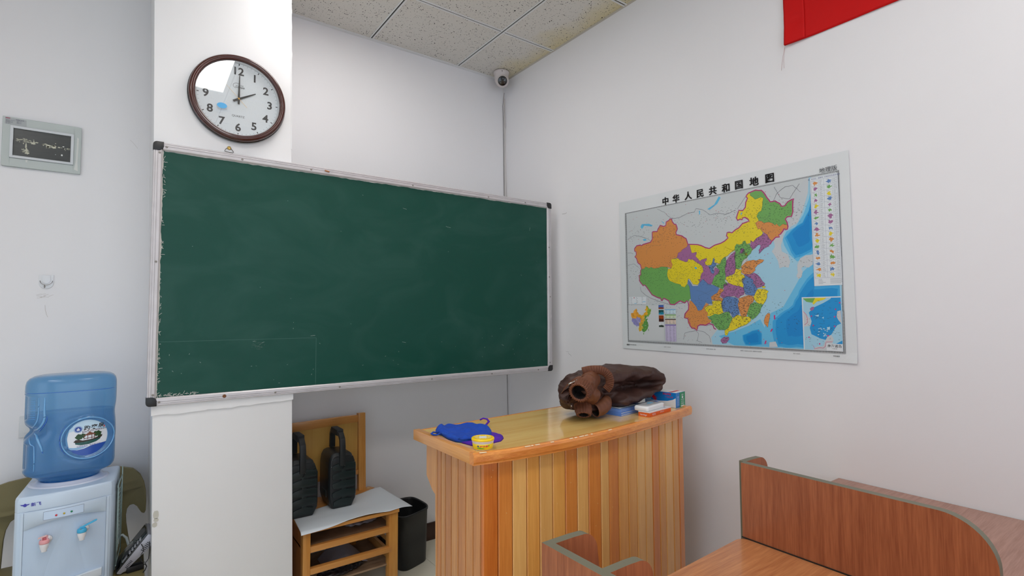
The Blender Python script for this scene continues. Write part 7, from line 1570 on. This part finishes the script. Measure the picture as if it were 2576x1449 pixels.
# water inside up to about half height
wv_ = []; lim = 1.040; m_ = 0; mb2, zs2, v2, _ = shell(0.004); rows = [j for j, (z, s_) in enumerate(zs2) if 0.81 < z <= lim]
for j in rows: wv_ += v2[j*na:(j+1)*na]
n = na; M_ = len(rows); mb = MB(); mb.add(wv_, [(j*n+k, j*n+(k+1) % n, (j+1)*n+(k+1) % n, (j+1)*n+k) for j in range(M_-1) for k in range(n)]+[tuple(range(n))[::-1], tuple((M_-1)*n+k for k in range(n))], 0, True)
mb.build('water', blue_plastic('water_blue', (0.80, 0.91, 0.985), (60, 134, 214), 0.12, 0.05), parent=bt)
MB().lathe([(0.066, 0.789), (0.070, 0.795), (0.074, 0.801)], (BC[0], BC[1], 0), 48, Matrix.Diagonal((1.15, 0.85, 1)), caps=False).build('neck_skirt', blue_plastic('neck_blue', (0.5, 0.75, 0.93), (70, 150, 220), 0.45), parent=bt)
# moulded ridges: the ring round the label and the pinched grip at the left, highlights and shade put into the tube colours
def surf0(x):
    e = 2/2.9; t = min(0.999, abs(x)/HW); return -HD*math.sqrt(max(0, 1-(t**(1/e))**2))**e
def on_wall(x, z, out=0.0):
    y = surf0(x); d = disp(x, y, z)-out; q2 = math.hypot(x, y); k2 = 1-d/q2; return (BC[0]+x*k2, BC[1]+y*k2, z)
def smooth_path(p, k=4):
    for _ in range(k):
        q = [p[0]]
        for i in range(len(p)-1): a, b = p[i], p[i+1]; q += [(a[0]*.75+b[0]*.25, a[1]*.75+b[1]*.25), (a[0]*.25+b[0]*.75, a[1]*.25+b[1]*.75)]
        p = q+[p[-1]]
    return p
ridge_m = mat('ridge_blue', (100, 162, 214), 0.06, coat=1.0); ridge_d = mat('ridge_deep_blue', (34, 100, 190), 0.1, coat=1.0)  # paler blue carries the ridges' highlights, deep blue their shade
MB().tube([on_wall(min(0.127, LU+1.13*LA*math.cos(2*PI*k/72)), LZ+1.13*LB*math.sin(2*PI*k/72), 0.0006) for k in range(72)], 0.0022, 10, closed=True).build('label_ring', ridge_m, parent=bt)
arc_ = lambda a0, a1, rr3: [on_wall(min(0.128, LU+rr3*LA*math.cos(R_(a0+(a1-a0)*k/20))), LZ+rr3*LB*math.sin(R_(a0+(a1-a0)*k/20)), 0.0004) for k in range(21)]
MB().tube(arc_(140, 235, 1.25), [0.0004+0.0016*math.sin(PI*k/20) for k in range(21)], 8).build('ring_shadow_line', ridge_d, parent=bt)
MB().tube(arc_(285, 345, 1.23), [0.0004+0.0014*math.sin(PI*k/20) for k in range(21)], 8).build('ring_shadow_line', ridge_d, parent=bt)
def ridge(path, r0, m, nm='grip_ridge', taper=True):
    p = smooth_path(path); n = len(p); P3 = [on_wall(x, z, 0.0004) for x, z in p]
    MB().tube(P3, [r0*(0.35+0.65*math.sin(PI*k/(n-1))) if taper else r0 for k in range(n)], 10).build(nm, m, parent=bt)
ridge([(-0.070, 1.108), (-0.070, 1.060), (-0.068, 1.030), (-0.078, 1.008), (-0.098, 0.995), (-0.122, 0.990)], 0.0042, ridge_m)
ridge([(-0.086, 1.108), (-0.086, 1.045), (-0.090, 1.022), (-0.104, 1.006), (-0.122, 1.000)], 0.0024, ridge_m)
ridge([(-0.120, 0.978), (-0.100, 0.972), (-0.084, 0.955), (-0.075, 0.932), (-0.072, 0.918)], 0.0040, ridge_m)
ridge([(-0.122, 0.966), (-0.108, 0.950), (-0.098, 0.925), (-0.094, 0.890), (-0.095, 0.850)], 0.0022, ridge_m)
ridge([(-0.062, 1.040), (-0.064, 1.020), (-0.078, 1.000), (-0.100, 0.986)], 0.0022, ridge_d)
ridge([(-0.092, 0.962), (-0.078, 0.940), (-0.070, 0.912)], 0.0020, ridge_d)
for k in range(13):
    z = 1.032+0.0062*k; MB().tube([on_wall(x, z, 0.0002) for x in (-0.123, -0.117, -0.110, -0.103)], 0.0009, 6).build('grip_rib', ridge_m, parent=bt)
seam = [on_wall(x, 1.1235, 0.0004) for x in [-0.128+0.256*k/40 for k in range(41)]]
MB().tube(seam, 0.0009, 6).build('shoulder_seam', ridge_d, parent=bt)
# printed label in the oval dish
def surf_y(u, v):
    e = 2/2.9; t = min(0.999, abs(u)/HW); c = t**(1/e); sn = math.sqrt(max(0, 1-c*c)); return -HD*sn**e
def tlb(u, v, h):
    u *= 1.26; v *= 1.26; x = LU+u; y = surf_y(x, v); q2 = math.hypot(x, y); k2 = 1-(0.0036-h)/q2; return (BC[0]+x*k2, BC[1]+y*k2-0.0006, LZ+v)
def lab(name, polys, m, h, th_=0.0001, step=0.006):
    mb = MB()
    for p in polys:
        # cut into narrow vertical slices so that it follows the curved wall
        xs0, xs1 = min(a for a, b in p), max(a for a, b in p); nsl = max(1, int((xs1-xs0)/0.004)); 
        bmx = bmesh.new(); f = bmx.faces.new([bmx.verts.new((a, b, 0)) for a, b in p])
        for k in range(1, nsl): 
            x = xs0+(xs1-xs0)*k/nsl; bmesh.ops.bisect_plane(bmx, geom=bmx.verts[:]+bmx.edges[:]+bmx.faces[:], plane_co=(x, 0, 0), plane_no=(1, 0, 0))
        bmx.verts.index_update(); mb.add([tlb(v.co.x, v.co.y, h) for v in bmx.verts], [tuple(v.index for v in f.verts) for f in bmx.faces]); bmx.free()
    return mb.build(name, m, parent=bt)
lwh = mat('label_white', (226, 232, 240), 0.25, coat=0.4)
lb = ellipse(0, 0, 0.0495, 0.052, 56); lab('label', [lb], lwh, 0.0002)
inel = lambda p, k=0.995: [(a, b) if math.hypot(a/0.0495, b/0.052) <= k else (a*k/math.hypot(a/0.0495, b/0.052), b*k/math.hypot(a/0.0495, b/0.052)) for a, b in p]
arc = lambda a0, a1, n=14: [(0.0493*math.cos(R_(a0+(a1-a0)*k/n)), 0.0518*math.sin(R_(a0+(a1-a0)*k/n))) for k in range(n+1)]
lab('label_sky', [arc(20, 160)+[(-0.03, 0.022), (0.0, 0.026), (0.03, 0.022)]], mat('label_sky', (190, 220, 240), 0.3, coat=0.4), 0.0004)
lab('label_wave', [arc(-160, -22)+[(0.030, -0.0215), (0.012, -0.024), (-0.005, -0.031), (-0.022, -0.034), (-0.036, -0.0305)]], mat('label_blue', (34, 82, 172), 0.3, coat=0.4), 0.0005)
lab('label_wave_light', [[(-0.044, -0.0235), (-0.030, -0.0262), (-0.012, -0.0262), (0.004, -0.0250), (-0.008, -0.0295), (-0.022, -0.0335), (-0.038, -0.0308)]], mat('label_wave_pale', (140, 186, 222), 0.3, coat=0.4), 0.00055)
lab('emblem_disc', [ellipse(-0.0205, 0.0255, 0.0105, 0.0098, 28)], mat('emblem_pale', (150, 176, 214), 0.3), 0.0007)
lab('emblem_disc', [ellipse(-0.0205, 0.0255, 0.0078, 0.0072, 28)], mat('emblem_blue', (30, 70, 158), 0.3), 0.0009)
lab('emblem_roof', [[(-0.0255, 0.0245), (-0.0225, 0.0268), (-0.0205, 0.0300), (-0.0185, 0.0268), (-0.0155, 0.0245)], [(-0.0240, 0.0215), (-0.0170, 0.0215), (-0.0175, 0.0238), (-0.0235, 0.0238)]], lwh, 0.0011)
blk_i = mat('label_black', (24, 24, 30), 0.4); mb = MB()
for (c_, u, v) in (('趵', -0.0005, 0.0275), ('突', 0.0162, 0.0290), ('泉', 0.0320, 0.0320)): put_text(mb, c_, 0.0150, u, v, tlb, 0.0008, bold=0.0003, shear=0.15)
mb.build('calligraphy', blk_i, parent=bt)
mb = MB(); put_text(mb, 'BAO TU SPRING', 0.0062, 0.0165, 0.0190, tlb, 0.0008, bold=0.0001, rot=R_(5), sx=1.25); mb.build('latin_name', mat('label_grey_ink', (80, 84, 110), 0.4), parent=bt)
lab('red_seal', [[(0.0385, 0.0245), (0.0410, 0.0245), (0.0410, 0.0300), (0.0385, 0.0300)]], mat('seal_red', (196, 40, 44), 0.4), 0.0008)
gtr = mat('label_tree_green', (30, 72, 36), 0.4, var=0.3, nscale=400); 
lab('tree_print', [blob(-0.018, 0.004, 0.0085, 0.0080, 2, 24, 0.3), blob(-0.009, 0.0065, 0.007, 0.0060, 5, 20, 0.3), blob(0.024, 0.0085, 0.009, 0.0080, 8, 24, 0.3), blob(0.030, 0.0000, 0.005, 0.005, 3, 16, 0.3)], gtr, 0.0008)
lab('water_print', [[(-0.028, -0.0085), (-0.012, -0.0095), (0.012, -0.0065), (0.033, -0.001), (0.031, -0.008), (0.022, -0.0145), (0.005, -0.0195), (-0.014, -0.0205), (-0.026, -0.0170)]], mat('label_pond', (28, 84, 80), 0.3, var=0.3, nscale=300), 0.0008)
lab('rock_print', [[(-0.031, -0.0100), (-0.026, -0.0045), (-0.018, -0.004), (-0.010, -0.0075), (0.012, -0.006), (0.026, -0.001), (0.036, 0.0035), (0.034, -0.003), (0.020, -0.0075), (-0.004, -0.0115), (-0.024, -0.0130)]], mat('label_rock', (52, 40, 34), 0.4, var=0.3, nscale=300), 0.0010)
lab('pavilion_roof', [[(-0.0105, 0.0055), (-0.0040, 0.0085), (0.0030, 0.0135), (0.0052, 0.0165), (0.0060, 0.0195), (0.0068, 0.0165), (0.0100, 0.0135), (0.0165, 0.0105), (0.0225, 0.0085), (0.0150, 0.0075), (0.0050, 0.0060)]], mat('label_roof', (122, 72, 52), 0.4, var=0.2, nscale=300), 0.0012)
lab('pavilion_posts', [[(x, -0.005), (x+0.0014, -0.005), (x+0.0014, 0.0075), (x, 0.0070)] for x in (-0.0072, 0.0010, 0.0105, 0.0168)]+[[(-0.007, -0.0035), (0.018, -0.0015), (0.018, -0.0002), (-0.007, -0.0020)]], mat('label_post', (96, 44, 30), 0.4), 0.0013)
mb = MB(); put_text(mb, '饮用纯净水  净含量18.9L', 0.0052, 0.005, -0.0228, tlb, 0.0008, rot=R_(4)); mb.build('label_small_print', mat('label_violet', (92, 96, 170), 0.4), parent=bt)

# ------------------------------------------------------------ telephone leaning behind, its adaptor and cables
silver = mat('phone_silver', (158, 158, 166), 0.3, metal=0.35); black_g = mat('phone_black', (18, 20, 26), 0.12, coat=0.6)
ph_ = thing('telephone', (0.03, 2.56, 0.4195), 'silver and black telephone leaning on its edge beside the pillar', 'telephone')
pm = Matrix.Translation((-0.020, 2.505, 0.4255)) @ Matrix.Rotation(R_(-52), 4, 'Y')
# local x along the length of the phone (upwards), local z the thickness, local y its width (depth in the picture)
def pb(x0, x1, y0, y1, z0, z1): 
    mb = MB(); mb.box(x0, x1, y0, y1, z0, z1, M=pm); return mb
def pT(x, y, z): return tuple(pm @ Vector((x, y, z)))
LN = 0.158
mb = MB(); mb.prism([(0.0, 0.002), (0.004, -0.010), (0.020, -0.016), (LN*0.8, -0.034), (LN, -0.034), (LN, 0.0), (LN-0.004, 0.004), (0.004, 0.004)], 0.0, 0.135, lambda u, v, h: pT(u, h, v)); mb.build('casing', silver, parent=ph_, bevel=0.002)
pb(0.004, LN-0.003, 0.003, 0.132, 0.004, 0.009).build('face', black_g, parent=ph_, bevel=0.002)
pb(LN*0.58, LN-0.008, 0.045, 0.125, 0.009, 0.0105).build('display', mat('phone_display', (30, 36, 38), 0.08), parent=ph_)
keym = mat('key_silver', (168, 170, 176), 0.3)
for r in range(5):
    for c_ in range(3):
        x = 0.070+0.013*r; y = 0.010+0.010*c_; pb(x, x+0.007, y, y+0.006, 0.009, 0.0115).build('key', keym, parent=ph_)
pb(0.036, 0.060, 0.012, 0.030, 0.009, 0.011).build('badge', mat('badge_grey', (150, 154, 160), 0.25), parent=ph_)
vm = mat('vent_dark', (40, 40, 46), 0.6)
for k in range(6):
    pb(0.100+0.006*k, 0.1025+0.006*k, -0.0006, 0.001, -0.026, -0.012).build('vent_slot', vm, parent=ph_); pb(0.030+0.005*k, 0.0322+0.005*k, -0.0006, 0.001, -0.015, -0.006).build('vent_slot', vm, parent=ph_)
ad = thing('power_adaptor', (0.035, 2.53, 0.4195), 'black plug-in power adaptor lying on the olive chair seat', 'adaptor')
am = Matrix.Translation((0.032, 2.520, 0.4197)) @ Matrix.Rotation(R_(12), 4, 'Z')
mb = MB(); mb.box(-0.026, 0.028, -0.014, 0.016, 0, 0.022, M=am); mb.build('adaptor_body', mat('adaptor_black', (18, 19, 21), 0.35), parent=ad, bevel=0.003)
for k in (0, 1):
    mb = MB(); mb.box(-0.042, -0.026, -0.006+0.009*k, -0.0045+0.009*k, 0.008, 0.013, M=am); mb.build('prong', scr, parent=ad)
cbm = mat('cable_black', (20, 20, 22), 0.4)
o = MB().tube([(0.062, 2.52, 0.432), (0.067, 2.515, 0.438), (0.071, 2.505, 0.430), (0.066, 2.49, 0.4225), (0.060, 2.475, 0.4225)], 0.0018, 8).build('adaptor_cable', cbm, parent=ad)
o = MB().tube([(0.052, 2.50, 0.520), (0.058, 2.492, 0.510), (0.060, 2.488, 0.498), (0.052, 2.486, 0.486), (0.049, 2.486, 0.472), (0.056, 2.486, 0.458), (0.068, 2.488, 0.452), (0.0765, 2.494, 0.462), (0.0785, 2.50, 0.490), (0.0785, 2.505, 0.520), (0.070, 2.51, 0.532), (0.062, 2.512, 0.527)], 0.0014, 8).build('phone_cable', cbm, parent=ph_)
o = MB().tube([(-0.020, 2.70, 0.500), (-0.008, 2.72, 0.497), (0.006, 2.70, 0.488), (0.014, 2.66, 0.470), (0.018, 2.63, 0.455)], 0.0052, 10).build('power_cord', mat('cord_white', (196, 206, 206), 0.4), parent=wd)

# ------------------------------------------------------------ study desks with partitions
ven = wood('desk_veneer', (174, 104, 66), (140, 76, 46), 'z', 0.38, fine=0.5, scale=4.0, coat=0.08, contrast=(0.36, 0.66)); vent = wood('desk_veneer_top', (198, 136, 88), (162, 98, 58), 'x', 0.3, fine=0.5, scale=4.0, coat=0.25, contrast=(0.36, 0.66))
vent2 = wood('desk_veneer_far', (172, 130, 114), (148, 104, 88), 'x', 0.38, fine=0.5, scale=4.0, coat=0.15, contrast=(0.36, 0.66))
edge_m = mat('edge_band_olive', (106, 104, 86), 0.45, var=0.03)
def panel(pts2, h0, h1, to_, name, par, mface, bevel=0.0):
    """panel with an edge band: faces in veneer, narrow sides in the band"""
    mb = MB(); n = len(pts2); vs = [to_(u, v, h0) for u, v in pts2]+[to_(u, v, h1) for u, v in pts2]
    mb.add(vs, [tuple(range(n))[::-1], tuple(range(n, 2*n))], 0); mb.add(vs, [(i, (i+1) % n, n+(i+1) % n, n+i) for i in range(n)], 1)
    return mb.build(name, [mface, edge_m], parent=par)
def arc2(cx, cy, r, a0, a1, n=10): return [(cx+r*math.cos(R_(a0+(a1-a0)*k/n)), cy+r*math.sin(R_(a0+(a1-a0)*k/n))) for k in range(n+1)]
ZD = 0.78; ZP = 0.9835
yp = 0.8155                       # far end of the middle partition
dk = thing('study_desk', (1.75, 0.0, 0), 'plain brown veneer desk behind the long partition, against the right wall', 'desk', 'veneer study desks')
xe = XW(0.78)-0.003
tt = [(1.402, -0.9), (xe, -0.9), (xe, 0.880)]+arc2(1.402+0.03, 0.886-0.03, 0.03, 90, 180, 5)
tt = [(1.404, -0.9), (xe, -0.9), (xe, 0.884), (1.62, 0.884), (1.59, 0.876), (1.572, 0.86), (1.560, 0.84), (1.560, 0.812), (1.404, 0.812)]
panel(tt, ZD-0.025, ZD, lambda u, v, h: (u, v, h), 'desktop', dk, vent2)
panel([(0.80, 0), (0.80, ZD-0.025), (-0.86, ZD-0.025), (-0.86, 0)], xe-0.022, xe-0.002, lambda u, v, h: (h, u, v), 'side_panel', dk, ven)
panel([(0.0, 0), (xe-1.404-0.03, 0), (xe-1.404-0.03, ZD-0.025), (0, ZD-0.025)], 0.78, 0.80, lambda u, v, h: (1.404+u, h, v), 'end_panel', dk, ven)
dk2 = thing('study_desk', (1.0, 0.0, 0), 'brown veneer study desk with raised partitions and olive edging, in front of the podium', 'desk', 'veneer study desks')
tt2 = [(0.632, -0.9), (1.376, -0.9)]+[(1.376, 0.800)]+arc2(1.350, 0.792, 0.026, 20, 90, 5)+[(1.20, 0.812), (0.632, 0.790)]
panel(tt2, ZD-0.025, ZD, lambda u, v, h: (u, v, h), 'desktop', dk2, vent)
panel([(0.66, 0), (1.35, 0), (1.35, ZD-0.025), (0.66, ZD-0.025)], 0.74, 0.76, lambda u, v, h: (u, h, v), 'end_panel', dk2, ven)
# middle partition: long board with a rounded near corner, short return at the far end
pt = dk2
yn = 0.283; rr2 = 0.095
pp = [(yp, 0.10), (yp, ZP), (yn+rr2, ZP)]+arc2(yn+rr2, ZP-rr2, rr2, 90, 180, 12)[1:]+[(yn, 0.10)]
panel(pp, 1.378, 1.400, lambda u, v, h: (h, u, v), 'partition_board', pt, ven)
fl2 = [(0, 0.10), (0, ZP-0.002), (0.045, ZP-0.002)]+arc2(0.080, ZP-0.045, 0.042, 80, 0, 8)+[(0.126, ZP-0.09), (0.130, ZD-0.12), (0.130, 0.10)]
panel([(1.400+u, v) for u, v in fl2], yp+0.0005, yp+0.018, lambda u, v, h: (u, h, v), 'return_panel', pt, ven)
MB().box(1.3755, 1.3785, yn, yp+0.001, ZD+0.0002, ZD+0.003).build('joint_strip', mat('joint_black', (28, 26, 24), 0.6), parent=pt)
# near-left partition
pl = dk2
X2, Y2 = 0.6135, 0.7535
panel([(Y2, 0.10), (Y2, ZP), (-0.6, ZP), (-0.6, 0.10)], X2, X2+0.018, lambda u, v, h: (h, u, v), 'partition_board', pl, ven)
fl3 = [(0, 0.10), (0, ZP), (0.045, ZP)]+arc2(0.068, ZP-0.039, 0.038, 84, 0, 9)+[(0.110, ZP-0.070), (0.116, ZP-0.095), (0.119, 0.86), (0.119, 0.10)]
for yy0 in (Y2-0.018, 0.602):
    panel([(X2+0.018+u, v) for u, v in fl3], yy0, yy0+0.018, lambda u, v, h: (u, h, v), 'return_panel', pl, ven)
